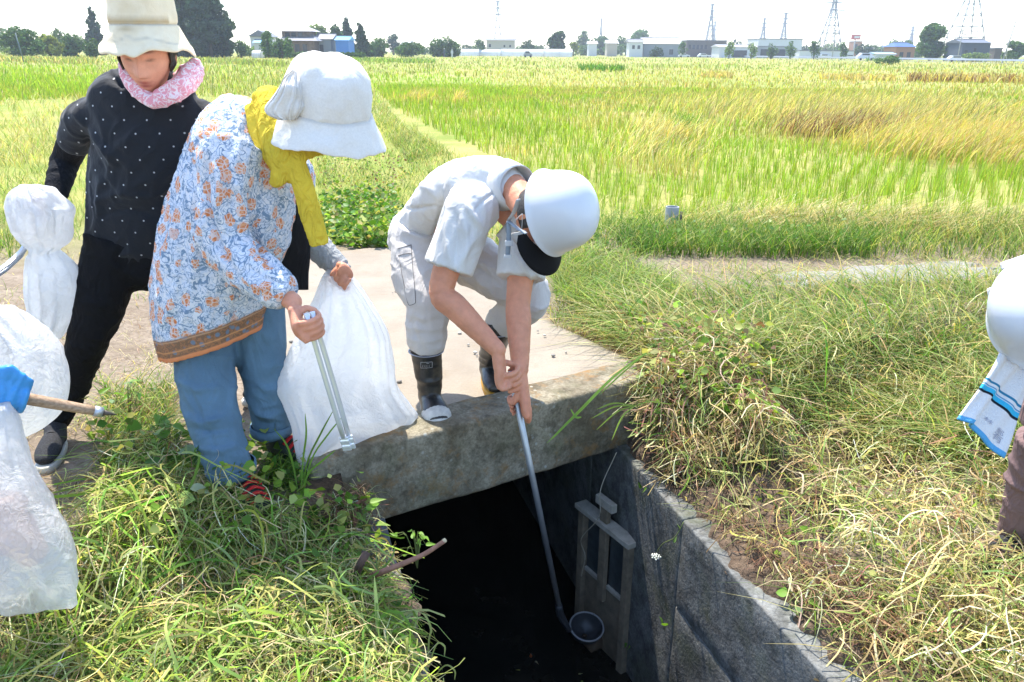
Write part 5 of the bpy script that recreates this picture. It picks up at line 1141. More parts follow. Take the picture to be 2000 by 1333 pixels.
def left_person():
    gz = float(ground_z(-1.9, 1.8))
    gC = aty(12, 772, 1.92); tip = aty(196, 805, 2.02); ax = nrm(tip - gC)
    wr = gC + np.array([-0.075, -0.03, 0.03])
    J = dict(head=np.array([-1.95, 1.85, 1.42]), neck=np.array([-2.02, 1.80, 1.26]), pelvis=np.array([-2.15, 1.76, 0.76]), shR=np.array([-1.92, 1.64, 1.16]), elR=np.array([-1.72, 1.70, 0.82]), wrR=wr,
             shL=np.array([-2.02, 2.0, 1.16]), elL=np.array([-1.98, 2.16, 0.92]), wrL=np.array([-1.86, 2.16, 0.74]),
             hipR=np.array([-2.12, 1.66, 0.74]), knR=np.array([-2.06, 1.64, 0.36]), anR=np.array([-2.12, 1.64, gz + 0.085]), hipL=np.array([-2.14, 1.88, 0.74]), knL=np.array([-2.06, 1.92, 0.36]), anL=np.array([-2.12, 1.94, gz + 0.085]), face=np.array([0.95, 0.1, 0]))
    gl = plain('blue_rubber_glove', (0.05, 0.28, 0.62), 0.45, 0.4, var=0.12, vs=30, bump=0.35, bs=45, bd=0.008)
    simple_person('person in blue rubber gloves beside the clear litter bags', J, (0.85, 0.1, -0.5), (0.45, 0, 0.85), (fabric('pale_work_jacket', (0.5, 0.5, 0.48)), fabric('navy_trousers', (0.04, 0.05, 0.08))), (-2.1, 1.8, gz), True, gl,
                  [(wr, gC, ax, 0.016, (0.1, -0.7, 0.7), 1.25, 1), (J['wrL'], J['wrL'] + [0.07, 0.02, -0.02], (0.1, 0.2, -1), 0.012, (0.8, -.2, 0.3), 1.2, 1)])
    root = empty('hand_tool', gC, 'short wooden tool handle with a metal ferrule and pointed tip in a blue glove', 'tool')
    t = NT('worn_ash_handle'); co = t.coord(); c = t.mix(t.ramp(t.noise(t.coord('Object', (6, 60, 60)), 3, 4), [(0.35, 0), (0.65, 1)]), (0.26, 0.17, 0.10), (0.42, 0.29, 0.19))
    hm = t.done(t.bsdf(c, 0.7, 0.2, normal=t.bump(t.noise(co, 60, 3), 0.3, 0.004)))
    MB().tube([gC - ax * 0.25, gC, gC * .5 + tip * .5, tip - ax * 0.012], [0.017, 0.0165, 0.0155, 0.013], n=18, sub=4).build('handle', hm, root, True)
    MB().tube([tip - ax * 0.016, tip + ax * 0.006], [0.0148, 0.0142], n=18).build('ferrule', M['grey_metal'], root, True)
    MB().tube([tip, tip + ax * 0.02, tip + ax * 0.042], [0.010, 0.006, 0.001], n=10).build('tang', plain('dark_iron', (0.10, 0.085, 0.07), 0.6, 0.5, 0.6), root, True)
    V, F = bag_loft([(606, -60, 2.22, -12, 2.22, 0.02), (614, -70, 2.22, 18, 2.22, 0.06), (650, -80, 2.22, 66, 2.22, 0.10), (700, -80, 2.22, 108, 2.22, 0.12), (750, -75, 2.22, 125, 2.22, 0.12), (800, -60, 2.22, 120, 2.22, 0.11), (832, -40, 2.22, 92, 2.22, 0.08), (852, -10, 2.22, 48, 2.22, 0.02)], crumple=0.014, seed=13, freq=16, pleat=0.02)
    tag(link('plastic_bag', raw_mesh('plastic_bag', V, F, M['bag_clear'])), 'rounded see-through plastic bag, crinkled, behind the wooden tool handle', 'bag')
    V, F = bag_loft([(790, -30, 1.86, 14, 1.86, 0.02), (830, -60, 1.84, 24, 1.84, 0.05), (900, -110, 1.80, 48, 1.82, 0.08), (1000, -150, 1.77, 92, 1.78, 0.11), (1090, -160, 1.74, 132, 1.75, 0.12), (1140, -150, 1.73, 143, 1.74, 0.10), (1165, -130, 1.73, 144, 1.73, 0.06), (1184, -60, 1.73, 148, 1.73, 0.012)], crumple=0.013, seed=23, freq=10, pleat=0.02)
    tag(link('plastic_bag', raw_mesh('plastic_bag', V, F, plastic('clear_litter_bag_film', (0.86, 0.87, 0.88), 0.30, 0.58, 0.4))), 'filled clear litter bag with tan rubbish showing through at its bottom', 'bag')
    s = MB(); limb(s, [aty(-100, 1080, 1.75), aty(0, 1040, 1.76), aty(60, 1075, 1.755)], [(0.06, 0.06), (0.075, 0.065), (0.05, 0.045)], n=18, sub=4); limb(s, [aty(-40, 1000, 1.77), aty(20, 985, 1.77)], [0.05, 0.04], n=14, sub=3)
    o = remesh('rubbish', s, 0.012, plain('tan_rubbish', (0.75, 0.42, 0.22), 0.8, var=0.35, vs=14), None, 2, post=lambda V, N: 0.014 * fbm(V, 14, 3))
    tag(o, 'tan crumpled rubbish inside the filled clear litter bag', 'rubbish')
left_person()
# ------------------------------------------------------------------ grass, rice, straw and weeds
def in_poly(x, y, poly):
    r = np.zeros(x.shape, bool); n = len(poly)
    for i in range(n):
        x0, y0 = poly[i]; x1, y1 = poly[(i + 1) % n]
        c = ((y0 > y) != (y1 > y)) & (x < (x1 - x0) * (y - y0) / ((y1 - y0) or 1e-9) + x0); r ^= c
    return r
def unproject(px, py):
    """photo points to points on the terrain"""
    u = (px - 1000) / FPX; v = -(py - 666.5) / FPX
    d = u[:, None] * _right + v[:, None] * _upv + _fw; z = np.full(len(px), -0.1)
    for _ in range(4):
        t = (z - CAMH) / np.minimum(d[:, 2], -0.0035); P = d * t[:, None]; z = ground_z(P[:, 0], P[:, 1])
    return np.stack([P[:, 0], P[:, 1], z], -1)
def blocked(P, m=0.0):
    s, t = st(P[:, 0], P[:, 1]); u, q = uq(P[:, 0], P[:, 1])
    b = (t > TL - 0.06 - m) & (t < TR + 0.07 + m) & (s > -3.6)
    b |= (u > -0.02 - m) & (u < 1.72) & (q > -0.03 - m) & (q < 3.15)
    return b
class Veg:
    def __init__(s): s.V = []; s.F = []; s.C = []; s.n = 0
    def blades(s, P, H, W, az, lean, col, m=3, tip=None, bend=None, twist=0.6):
        n = len(P); t = np.linspace(0, 1, m + 1)
        d = np.stack([np.cos(az), np.sin(az), np.zeros(n)], -1); a2 = az + math.pi / 2 + twist * RNG.normal(size=n)
        sd = np.stack([np.cos(a2), np.sin(a2), np.zeros(n)], -1)
        lean = np.broadcast_to(lean, n)[:, None]; H = np.broadcast_to(H, n)[:, None]; W = np.broadcast_to(W, n)[:, None]
        if bend is not None: b2 = np.stack([np.cos(az + 1.57), np.sin(az + 1.57), np.zeros(n)], -1) * bend[:, None]
        L = []
        for k in t:
            c = P + d * (H * lean * k ** 1.7) + np.array([0, 0, 1.0]) * (H * (k - 0.42 * np.minimum(lean, 1.3) * k ** 2.2))
            if bend is not None: c = c + b2 * H * k * k
            w = W * 0.5 * (1 - k) ** 0.55 * (0.75 + 0.5 * k) + W * 0.03
            L.append(c - sd * w); L.append(c + sd * w)
        V = np.stack(L, 1); i0 = s.n + np.arange(n)[:, None] * (2 * (m + 1))
        q = np.array([[2 * k, 2 * k + 1, 2 * k + 3, 2 * k + 2] for k in range(m)]).reshape(1, -1)
        s.V.append(V.reshape(-1, 3)); s.F.append((i0 + q).reshape(-1, 4)); s.n += n * 2 * (m + 1)
        c2 = col if tip is None else tip
        kk = np.repeat(t, 2)[None, :, None]; s.C.append((col[:, None] * (1 - kk) + c2[:, None] * kk).reshape(-1, 3))
    def straw(s, P, L, W, az, arch, lift, col, m=6, curve=0.5):
        """stems and cut blades lying on the ground, following it"""
        n = len(P); t = np.linspace(-0.5, 0.5, m + 1); cur = RNG.normal(size=n) * curve; tw = RNG.normal(size=n) * 0.5; tilt = RNG.normal(size=n) * 0.25
        ph = RNG.uniform(0, 6.28, n); out = []
        for k in t:
            a = az + cur * k * 2
            x = P[:, 0] + np.cos(a) * L * k; y = P[:, 1] + np.sin(a) * L * k
            z = np.maximum(ground_z(x, y) * 0.5 + P[:, 2] * 0.5, P[:, 2] - 0.25) + lift + arch * (1 - 4 * k * k) + tilt * k * L + 0.012 * np.sin(ph + k * 7)
            c = np.stack([x, y, z], -1); a2 = a + 1.57; w = W * 0.5 * (1 - 0.75 * (k + 0.5) ** 2)
            sd = np.stack([np.cos(a2) * np.cos(tw), np.sin(a2) * np.cos(tw), np.sin(tw)], -1)
            out.append(c - sd * w[:, None]); out.append(c + sd * w[:, None])
        V = np.stack(out, 1); i0 = s.n + np.arange(n)[:, None] * (2 * (m + 1))
        q = np.array([[2 * k, 2 * k + 1, 2 * k + 3, 2 * k + 2] for k in range(m)]).reshape(1, -1)
        s.V.append(V.reshape(-1, 3)); s.F.append((i0 + q).reshape(-1, 4)); s.n += n * 2 * (m + 1); s.C.append(np.repeat(col, 2 * (m + 1), 0))
    def leaves(s, P, size, col, up=0.7):
        """small folded leaves"""
        n = len(P); az = RNG.uniform(0, 6.28, n); nz = np.stack([RNG.normal(size=n) * .6, RNG.normal(size=n) * .6, np.full(n, up)], -1); nz /= np.linalg.norm(nz, axis=1)[:, None]
        f = np.stack([np.cos(az), np.sin(az), RNG.normal(size=n) * .3], -1); f -= nz * (f * nz).sum(1)[:, None]; f /= np.linalg.norm(f, axis=1)[:, None]; r = np.cross(f, nz); z = size[:, None]
        base, tip = P, P + f * z; l1, r1 = P + f * z * .3 - r * z * .42 + nz * z * .12, P + f * z * .3 + r * z * .42 + nz * z * .12; l2, r2 = P + f * z * .72 - r * z * .25 + nz * z * .06, P + f * z * .72 + r * z * .25 + nz * z * .06; mid = P + f * z * .45
        V = np.stack([base, l1, l2, tip, r2, r1, mid], 1); i0 = s.n + np.arange(n)[:, None] * 7
        q = np.array([0, 6, 2, 1, 6, 3, 2, 2, 0, 5, 4, 6, 6, 4, 3, 3]).reshape(1, -1)
        q = np.array([[0, 6, 2, 1], [0, 5, 4, 6], [6, 4, 3, 2]]).reshape(1, -1)
        s.V.append(V.reshape(-1, 3)); s.F.append((i0 + q).reshape(-1, 4)); s.n += n * 7; s.C.append(np.repeat(col, 7, 0))
    def build(s, name, mat, label=None, cat=None):
        o = link(name, raw_mesh(name, np.concatenate(s.V), np.concatenate(s.F), mat, True, cols=np.concatenate(s.C))); o['kind'] = 'stuff'
        if label: tag(o, label, cat)
        return o
PAL = {k: np.array(v) for k, v in dict(rice=(0.235, 0.35, 0.04), rice2=(0.31, 0.375, 0.045), green=(0.11, 0.20, 0.025), lush=(0.07, 0.16, 0.02), pale=(0.25, 0.31, 0.085), straw=(0.48, 0.38, 0.16), straw2=(0.58, 0.50, 0.28),
       gold=(0.43, 0.325, 0.095), brown=(0.17, 0.10, 0.05), red=(0.20, 0.09, 0.06), olive=(0.20, 0.21, 0.06), yg=(0.35, 0.345, 0.10)).items()}
def pick(names, w, n, jit=0.22):
    A = np.array([PAL[k] for k in names]); w = np.array(w, float); i = RNG.choice(len(names), n, p=w / w.sum())
    c = A[i] * np.exp(RNG.normal(size=(n, 1)) * jit) * np.exp(RNG.normal(size=(n, 3)) * jit * 0.35); return np.clip(c, 0, 0.75)
def sample(n, x0, x1, y0, y1, dens=None, yp=1.0):
    px = RNG.uniform(x0, x1, n); py = y0 + (y1 - y0) * RNG.uniform(0, 1, n) ** yp
    if dens is not None: k = RNG.uniform(0, 1, n) < dens(px, py); px, py = px[k], py[k]
    P = unproject(px, py); k = ~blocked(P); return px[k], py[k], P[k]
GRASS = leafy('grass_blades', 0.46, 0.6); STRAW = leafy('dry_straw', 0.25, 0.6)
def dist(P): return np.hypot(P[:, 0], P[:, 1])

# --- far fields, 25 m and beyond, to the edge of the village
v = Veg()
px, py, P = sample(52000, -500, 2500, 103.5, 190, yp=1.25)
D = dist(P); band = fbm(np.stack([P[:, 0] * 0.25, P[:, 1]], -1), 0.10, 21, 3) + 0.5 * noise(P[:, :2] * [0.3, 1], 0.02, 5); n = len(P)
gr = band > 0.12; tall = noise(P[:, :2], 0.12, 8) > 0.25
col = np.where(gr[:, None], pick(['pale', 'rice', 'olive', 'yg'], [2, 1, 2, 2], n), pick(['straw', 'olive', 'yg', 'gold', 'pale'], [3.6, 2.4, 2, 1.2, 2.4], n))
lf = (px < 190) & (py > 128); col[lf] = pick(['rice', 'rice2'], [2, 1], lf.sum())
rg = (px > 850) & (py > 138); col[rg] = pick(['gold', 'rice2', 'straw', 'yg', 'olive'], [2.4, 2, 1.6, 3, 1], rg.sum())
gg = in_poly(px, py, [(700, 152), (880, 145), (1120, 190), (1000, 190), (700, 190)]); col[gg] = pick(['rice', 'rice2'], [2, 1.3], gg.sum())
H = np.where(tall, 0.55, 0.30) * RNG.uniform(0.6, 1.3, n) * np.where(rg | gg, 0.7, 1.0)
v.blades(P, H, np.clip(0.0011 * D, 0.012, 0.2), RNG.uniform(0, 6.28, n), RNG.uniform(0.1, 0.7, n), col, 2)
# uncut golden bank of rice, right, and grass bank lines
for (xa, ya, xb, yb, num, names, hh) in ((1770, 158, 2100, 162, 1500, ['gold', 'straw', 'brown'], 0.8), (1600, 154, 1750, 157, 500, ['gold', 'straw'], 0.6), (1370, 150, 1430, 151, 200, ['gold', 'straw'], 0.6), (1130, 136, 1220, 138, 260, ['lush', 'green'], 0.9), (640, 118, 850, 122, 900, ['green', 'pale'], 0.8), (0, 118, 190, 124, 900, ['pale', 'olive', 'straw'], 0.9), (380, 120, 560, 130, 700, ['pale', 'olive'], 0.9), (1690, 118, 1760, 119, 200, ['green', 'lush'], 1.6)):
    t = RNG.uniform(0, 1, num); px = xa + (xb - xa) * t; py = ya + (yb - ya) * t + RNG.normal(size=num) * 1.6; P = unproject(px, py); D = dist(P)
    v.blades(P, RNG.uniform(0.5, 1.0, num) * hh, np.clip(0.0016 * D, 0.012, 0.2), RNG.uniform(0, 6.28, num), RNG.uniform(0.2, 0.9, num), pick(names, [1] * len(names), num), 2)
v.build('field_weeds', GRASS, 'distant band of yellow-green field weeds reaching to the village', 'field')

# --- rice paddy regrowth, planted in rows, 6 to 25 m
v = Veg()
rows = []
ang = math.radians(62); rd_ = np.array([math.cos(ang), math.sin(ang)]); rn_ = np.array([-rd_[1], rd_[0]])
A_, B_ = np.meshgrid(np.arange(-30, 34, 0.27), np.arange(-2, 40, 0.24), indexing='ij')
pos = A_.reshape(-1, 1) * rn_ + B_.reshape(-1, 1) * rd_ + np.array([0, 3.0]) + RNG.normal(size=(A_.size, 2)) * 0.035
P = np.hstack([pos, ground_z(pos[:, 0], pos[:, 1])[:, None]]); pp_ = proj(P); px, py = pp_[:, 0], pp_[:, 1]
inp = in_poly(px, py, [(715, 150), (2500, 150), (2500, 455), (1230, 440), (1120, 390), (1000, 330), (880, 270), (770, 215)]) & (P[:, 1] > 5) & (P[:, 1] < 40)
inp |= in_poly(px, py, [(-400, 128), (200, 128), (200, 195), (-400, 205)]) & (P[:, 1] > 5)
P, px, py = P[inp], px[inp], py[inp]; nb = np.where(P[:, 1] < 12, 13, np.where(P[:, 1] < 20, 8, 5))
Pr = np.repeat(P, nb, 0); pxr, pyr = np.repeat(px, nb), np.repeat(py, nb); n = len(Pr)
Pr[:, :2] += RNG.normal(size=(n, 2)) * 0.035
gold = in_poly(pxr, pyr, [(1000, 140), (2500, 140), (2500, 330), (1750, 300), (1330, 275), (1180, 235), (950, 175)])
mixz = fbm(Pr[:, :2], 0.5, 31, 3)
col = pick(['rice', 'rice2', 'yg'], [3, 2, 0.7], n); tip = col * 1.05
gm = gold & (mixz > -0.55); col[gm] = pick(['yg', 'straw', 'gold', 'rice2', 'olive'], [2.6, 1.5, 1.3, 2, .8], gm.sum())
dm = (~gold) & (mixz > 0.45); col[dm] = pick(['straw', 'yg', 'gold', 'rice2'], [1.2, 2, 1, 2], dm.sum())
H = RNG.uniform(0.16, 0.34, n) * np.where(gold, 0.62, 1.0)
v.blades(Pr, H, np.clip(0.0009 * Pr[:, 1] + 0.001, 0.006, 0.03), RNG.uniform(0, 6.28, n), RNG.uniform(0.05, 0.45, n), col, 2 if False else 2)
# lodged golden rice and seed grass clumps
def clump(xc, yc, rx, ry, num, names, w, h0, h1, lean=(0.25, 0.85)):
    px = xc + RNG.normal(size=num) * rx; py = yc + RNG.normal(size=num) * ry; k = py > 150; P = unproject(px[k], py[k]); P = P[~blocked(P)]; m = len(P)
    v.blades(P, RNG.uniform(h0, h1, m), np.clip(0.0010 * dist(P) + 0.001, 0.005, 0.03), RNG.normal(size=m) * 0.9 - 0.4, RNG.uniform(*lean, m), pick(names, w, m), 4)
clump(1295, 272, 34, 10, 1100, ['straw', 'gold', 'straw2', 'pale'], [3, 2, 2, 1], 0.3, 0.55)
clump(1325, 262, 14, 6, 350, ['green', 'rice'], [2, 1], 0.35, 0.6)
clump(1640, 258, 60, 8, 2200, ['brown', 'straw', 'red', 'olive'], [2, 2, 1, 1], 0.35, 0.6)
clump(1750, 235, 120, 14, 3800, ['straw', 'olive', 'yg', 'gold'], [3, 2, 1, 1], 0.4, 0.7)
clump(1860, 290, 90, 14, 4200, ['gold', 'straw', 'rice2'], [4, 2, 1], 0.35, 0.62)
clump(1980, 300, 60, 18, 2500, ['gold', 'straw', 'rice2'], [4, 2, 1.5], 0.35, 0.62)
clump(1560, 215, 160, 14, 2600, ['straw', 'yg', 'olive'], [3, 2, 1], 0.35, 0.6)
clump(2150, 280, 120, 24, 3000, ['gold', 'straw'], [3, 2], 0.4, 0.65)
clump(820, 196, 14, 4, 160, ['straw', 'gold'], [1, 1], 0.3, 0.5); clump(895, 200, 6, 4, 90, ['gold', 'straw'], [1, 1], 0.4, 0.6)
clump(1280, 300, 60, 14, 700, ['straw2', 'straw', 'yg'], [1, 1, 1], 0.2, 0.4)
clump(1480, 430, 130, 14, 1600, ['straw', 'straw2', 'pale'], [2, 1, 1], 0.12, 0.3, (0.8, 1.6)); clump(1750, 440, 160, 16, 1800, ['straw', 'straw2', 'yg'], [2, 1, 1], 0.12, 0.3, (0.8, 1.6))
v.build('rice', GRASS, 'bright green and golden rice regrowth standing in the paddy', 'rice')

# --- bund, lane verges and weeds of the middle distance
v = Veg()
def band_grass(num, poly, names, w, h0, h1, wd=(0.004, 0.008), lean=(0.3, 1.1), m=3, patch=None):
    xs, ys = [p[0] for p in poly], [p[1] for p in poly]
    px, py, P = sample(num, min(xs), max(xs), min(ys), max(ys), lambda a, b: in_poly(a, b, poly).astype(float))
    if patch is not None:
        k = fbm(P[:, :2], patch[0], patch[1], 3) > patch[2]; P = P[k]
    n = len(P); v.blades(P, RNG.uniform(h0, h1, n), np.maximum(RNG.uniform(*wd, n), 0.0007 * dist(P)), RNG.uniform(0, 6.28, n), RNG.uniform(*lean, n), pick(names, w, n), m, bend=RNG.normal(size=n) * 0.2)
band_grass(9000, [(1090, 425), (2500, 440), (2500, 520), (1700, 505), (1090, 500)], ['green', 'pale', 'lush', 'straw', 'yg'], [3, 2, 2, 1.2, 2], 0.12, 0.30)
band_grass(3200, [(1180, 450), (1720, 470), (1700, 508), (1240, 505)], ['lush', 'green', 'pale'], [3, 2, 1], 0.14, 0.28)
band_grass(2600, [(1560, 440), (2500, 450), (2500, 480), (1560, 470)], ['green', 'pale', 'straw'], [2, 2, 2], 0.1, 0.25)
band_grass(5500, [(1080, 500), (2500, 505), (2500, 580), (1200, 590)], ['pale', 'straw', 'yg', 'green', 'straw2'], [3, 3, 2, 1, 1], 0.04, 0.14, (0.003, 0.006), (0.5, 1.5), patch=(2.2, 5, 0.0))
band_grass(3600, [(1075, 505), (1180, 500), (1320, 560), (1330, 600), (1170, 640), (1085, 590)], ['green', 'pale', 'yg', 'rice'], [3, 2, 2, 1], 0.12, 0.28, (0.004, 0.008), (0.6, 1.5), 4)
band_grass(1500, [(1060, 600), (1240, 640), (1270, 700), (1090, 660)], ['pale', 'straw', 'green', 'brown'], [2, 2, 2, 1], 0.06, 0.18, (0.003, 0.006), (0.6, 1.6), 4)
band_grass(15000, [(-500, 105), (715, 105), (760, 215), (860, 290), (640, 300), (380, 330), (-500, 330)], ['yg', 'straw', 'pale', 'olive', 'straw2'], [2.6, 2.6, 3, 1, 1], 0.15, 0.45)
band_grass(11000, [(-500, 260), (640, 230), (860, 300), (770, 400), (640, 400), (380, 330), (120, 480), (-500, 520)], ['green', 'pale', 'straw', 'yg', 'straw2'], [2.5, 3, 2.4, 2.5, 1.4], 0.10, 0.30, patch=(1.3, 7, -0.35))
band_grass(5200, [(620, 300), (850, 290), (960, 330), (780, 480), (620, 470)], ['green', 'lush', 'pale', 'straw', 'red'], [3, 2, 2, 1.5, .4], 0.05, 0.17, (0.004, 0.008), patch=(1.6, 17, -0.3))
band_grass(7000, [(715, 165), (790, 250), (880, 300), (800, 320), (725, 240)], ['pale', 'green', 'olive', 'straw'], [3, 2, 1.5, 1], 0.08, 0.24)
band_grass(2600, [(-200, 360), (130, 330), (160, 470), (-200, 560)], ['green', 'pale', 'lush'], [2, 2, 1], 0.10, 0.22, (0.005, 0.01), (0.4, 1.2), 3)
band_grass(5200, [(-300, 470), (330, 430), (560, 560), (330, 880), (130, 900), (-300, 800)], ['pale', 'straw', 'straw2', 'green', 'brown'], [3, 3, 2, 1.6, .8], 0.03, 0.11, (0.002, 0.005), (0.6, 1.8), patch=(3.0, 27, 0.12))
band_grass(5000, [(800, 285), (900, 300), (1120, 400), (1110, 500), (960, 490), (780, 480), (800, 400)], ['green', 'pale', 'yg', 'straw'], [3, 3, 2, 1.5], 0.06, 0.20, patch=(1.6, 19, -0.4))
band_grass(4500, [(300, 300), (640, 290), (640, 480), (420, 480)], ['green', 'pale', 'yg', 'straw'], [2, 3, 2, 2], 0.06, 0.22, patch=(1.6, 23, -0.4))
v.build('verge_grass', GRASS, 'patchy green and dry grass along the dirt lane', 'grass')

# --- right bank: long leaning grass, then a mat of cut straw
v = Veg()
rb = lambda a, b: in_poly(a, b, [(1200, 690), (1140, 640), (1330, 575), (1700, 560), (2500, 560), (2500, 960), (1750, 900), (1400, 800)]).astype(float)
px, py, P = sample(21000, 1120, 2500, 555, 960, rb); n = len(P)
lush_ = noise(P[:, :2], 2.5, 44) + (px > 1500) * 0.35
col = np.where((lush_ > 0)[:, None], pick(['green', 'pale', 'yg', 'lush', 'straw'], [3.2, 3, 2, 1.2, 1.2], n), pick(['pale', 'straw', 'straw2', 'yg', 'green'], [2, 2.5, 1.2, 1.5, 1.5], n))
v.blades(P, RNG.uniform(0.10, 0.36, n), RNG.uniform(0.003, 0.010, n), RNG.normal(size=n) * 1.3 + 2.6, RNG.uniform(0.5, 1.9, n), col, 5, bend=RNG.normal(size=n) * 0.35)
px, py, P = sample(4200, 1180, 2500, 640, 1600, lambda a, b: in_poly(a, b, [(1230, 690), (1750, 780), (2500, 850), (2500, 1600), (1800, 1600), (1480, 1120), (1260, 920), (1200, 860)]).astype(float) * 0.9); n = len(P)
v.blades(P, RNG.uniform(0.05, 0.22, n), RNG.uniform(0.003, 0.007, n), RNG.uniform(0, 6.28, n), RNG.uniform(0.6, 2.0, n), pick(['pale', 'green', 'yg', 'straw', 'lush'], [3, 2, 2, 3, .8], n), 4, bend=RNG.normal(size=n) * 0.35)
v.build('bank_grass', GRASS, 'long leaning green grass covering the bank around the striped towel', 'grass')
v = Veg()
def straw_in(num, poly, names, w, L, lift, wd=(0.002, 0.0055), arch=(0.0, 0.05), m=7, curve=0.6, thin=False):
    xs, ys = [p[0] for p in poly], [p[1] for p in poly]
    px, py, P = sample(num, min(xs), max(xs), min(ys), max(ys), lambda a, b: in_poly(a, b, poly).astype(float))
    if thin: s_, t_ = st(P[:, 0], P[:, 1]); P = P[fbm(P[:, :2], 3.2, 77, 3) > -0.45]; s_, t_ = st(P[:, 0], P[:, 1]); k = ~((t_ < TR + .45) & (s_ > -2.75) & (s_ < -1.2) & (RNG.uniform(0, 1, len(P)) < .72)); P = P[k]
    n = len(P)
    v.straw(P, RNG.uniform(*L, n), RNG.uniform(*wd, n), RNG.uniform(0, 6.28, n), RNG.uniform(*arch, n), np.abs(RNG.normal(size=n)) * lift + 0.004, pick(names, w, n, 0.28), m, curve)
straw_in(10500, [(1230, 800), (1500, 760), (2500, 800), (2500, 1650), (1850, 1650), (1640, 1300), (1450, 1080), (1270, 900)], ['straw', 'straw2', 'brown', 'pale', 'yg', 'olive'], [4, 2.6, 2.0, 2, 1.2, 1], (0.08, 0.36), 0.050, (0.0025, 0.0075), (0.0, 0.09), thin=True)
straw_in(5000, [(1230, 690), (1480, 720), (1500, 900), (1330, 960), (1230, 880)], ['straw', 'brown', 'olive', 'red', 'straw2', 'green'], [3, 2.5, 2, 0.8, 1.5, 1.2], (0.08, 0.34), 0.065, (0.0025, 0.007), (0.0, 0.09))
straw_in(2600, [(1370, 1000), (1600, 1080), (1800, 1230), (1750, 1330), (1480, 1120)], ['brown', 'red', 'straw', 'brown'], [3, 1.2, 1.5, 1], (0.04, 0.16), 0.03, (0.0015, 0.004))
straw_in(2400, [(1500, 640), (2500, 640), (2500, 850), (1500, 800)], ['straw', 'pale', 'straw2'], [3, 2, 1], (0.10, 0.35), 0.08, (0.002, 0.004), (0.0, 0.1))
straw_in(1300, [(1080, 640), (1240, 650), (1260, 720), (1100, 680)], ['brown', 'straw', 'red'], [2, 2, 1], (0.03, 0.12), 0.01, (0.001, 0.003), (0.0, 0.02))
v.build('cut_straw', STRAW, 'tangled mat of dry straw and stems lying along the right bank', 'straw')

# --- left bank: heaped cut grass, green blades and straw
v = Veg()
lb = lambda a, b: in_poly(a, b, [(250, 915), (330, 870), (500, 930), (545, 990), (600, 1095), (715, 1150), (785, 1310), (840, 1650), (-100, 1650), (80, 1250), (190, 1080)]).astype(float)
px, py, P = sample(9000, -500, 900, 790, 1650, lb); n = len(P)
k = ~in_poly(px, py, [(380, 870), (600, 850), (610, 1000), (540, 1010), (420, 965)]); px, py, P = px[k], py[k], P[k]; n = len(P)
g_ = noise(P[:, :2], 3.2, 64) > -0.25
hk = np.clip((TL - 0.02 - st(P[:, 0], P[:, 1])[1]) / 0.35, 0.3, 1.0)
col = np.where(g_[:, None], pick(['green', 'rice', 'lush', 'yg', 'pale'], [2, 2.4, 1, 3, 3], n), pick(['straw2', 'straw', 'yg', 'pale'], [2, 2, 2, 2], n))
v.blades(P, RNG.uniform(0.03, 0.15, n) * hk, RNG.uniform(0.0025, 0.009, n), RNG.normal(size=n) * 1.6 + 1.2, RNG.uniform(0.7, 2.4, n), col, 5, bend=RNG.normal(size=n) * 0.35)
px, py, P = sample(520, 520, 600, 830, 960); n = len(P)
v.blades(P, RNG.uniform(0.06, 0.15, n), RNG.uniform(0.003, 0.006, n), RNG.normal(size=n) * 1.5, RNG.uniform(0.4, 1.3, n), pick(['green', 'lush', 'rice', 'pale'], [3, 2, 1, 1], n), 5, bend=RNG.normal(size=n) * 0.3)
px, py, P = sample(1200, 200, 340, 760, 930); n = len(P)
v.blades(P, RNG.uniform(0.06, 0.2, n), RNG.uniform(0.003, 0.007, n), RNG.normal(size=n) * 1.5, RNG.uniform(0.4, 1.6, n), pick(['green', 'pale', 'straw', 'brown'], [3, 2, 2, 1], n), 4, bend=RNG.normal(size=n) * 0.3)
v.build('heaped_grass', GRASS, 'heap of fresh cut green grass before the blue trousers', 'grass')
v = Veg()
lp_ = [(210, 930), (330, 890), (430, 985), (540, 1030), (590, 1085), (740, 1120), (800, 1320), (850, 1650), (-100, 1650), (90, 1200), (180, 1050)]
straw_in(9500, lp_, ['straw2', 'straw', 'pale', 'brown', 'yg'], [3, 3, 2, 1.2, 2], (0.06, 0.34), 0.055, (0.0014, 0.0045), (0, .08))
straw_in(6000, lp_, ['yg', 'pale', 'rice', 'green'], [3, 3, 2.5, 1.5], (0.10, 0.40), 0.05, (0.003, 0.010), (0, .10), 8, 0.9)
straw_in(1800, [(630, 1010), (780, 1040), (850, 1320), (700, 1250)], ['brown', 'straw', 'red', 'straw2'], [3, 2, 1, 1], (0.04, 0.16), 0.02, (0.0015, 0.004))
straw_in(2600, [(-500, 1050), (60, 930), (200, 940), (200, 1080), (80, 1250), (-60, 1500), (-500, 1500)], ['straw', 'straw2', 'pale', 'brown', 'yg'], [3, 3, 2, 1, 1], (0.05, 0.22), 0.02, (0.0015, 0.005), (0, .03))
straw_in(1500, [(-300, 1000), (300, 850), (330, 620), (100, 620), (-300, 800)], ['straw', 'straw2', 'brown'], [2, 2, 1], (0.03, 0.12), 0.006, (0.001, 0.003), (0.0, 0.015))
v.build('cut_straw', STRAW, 'loose dry straw strewn over the cut green grass heap', 'straw')
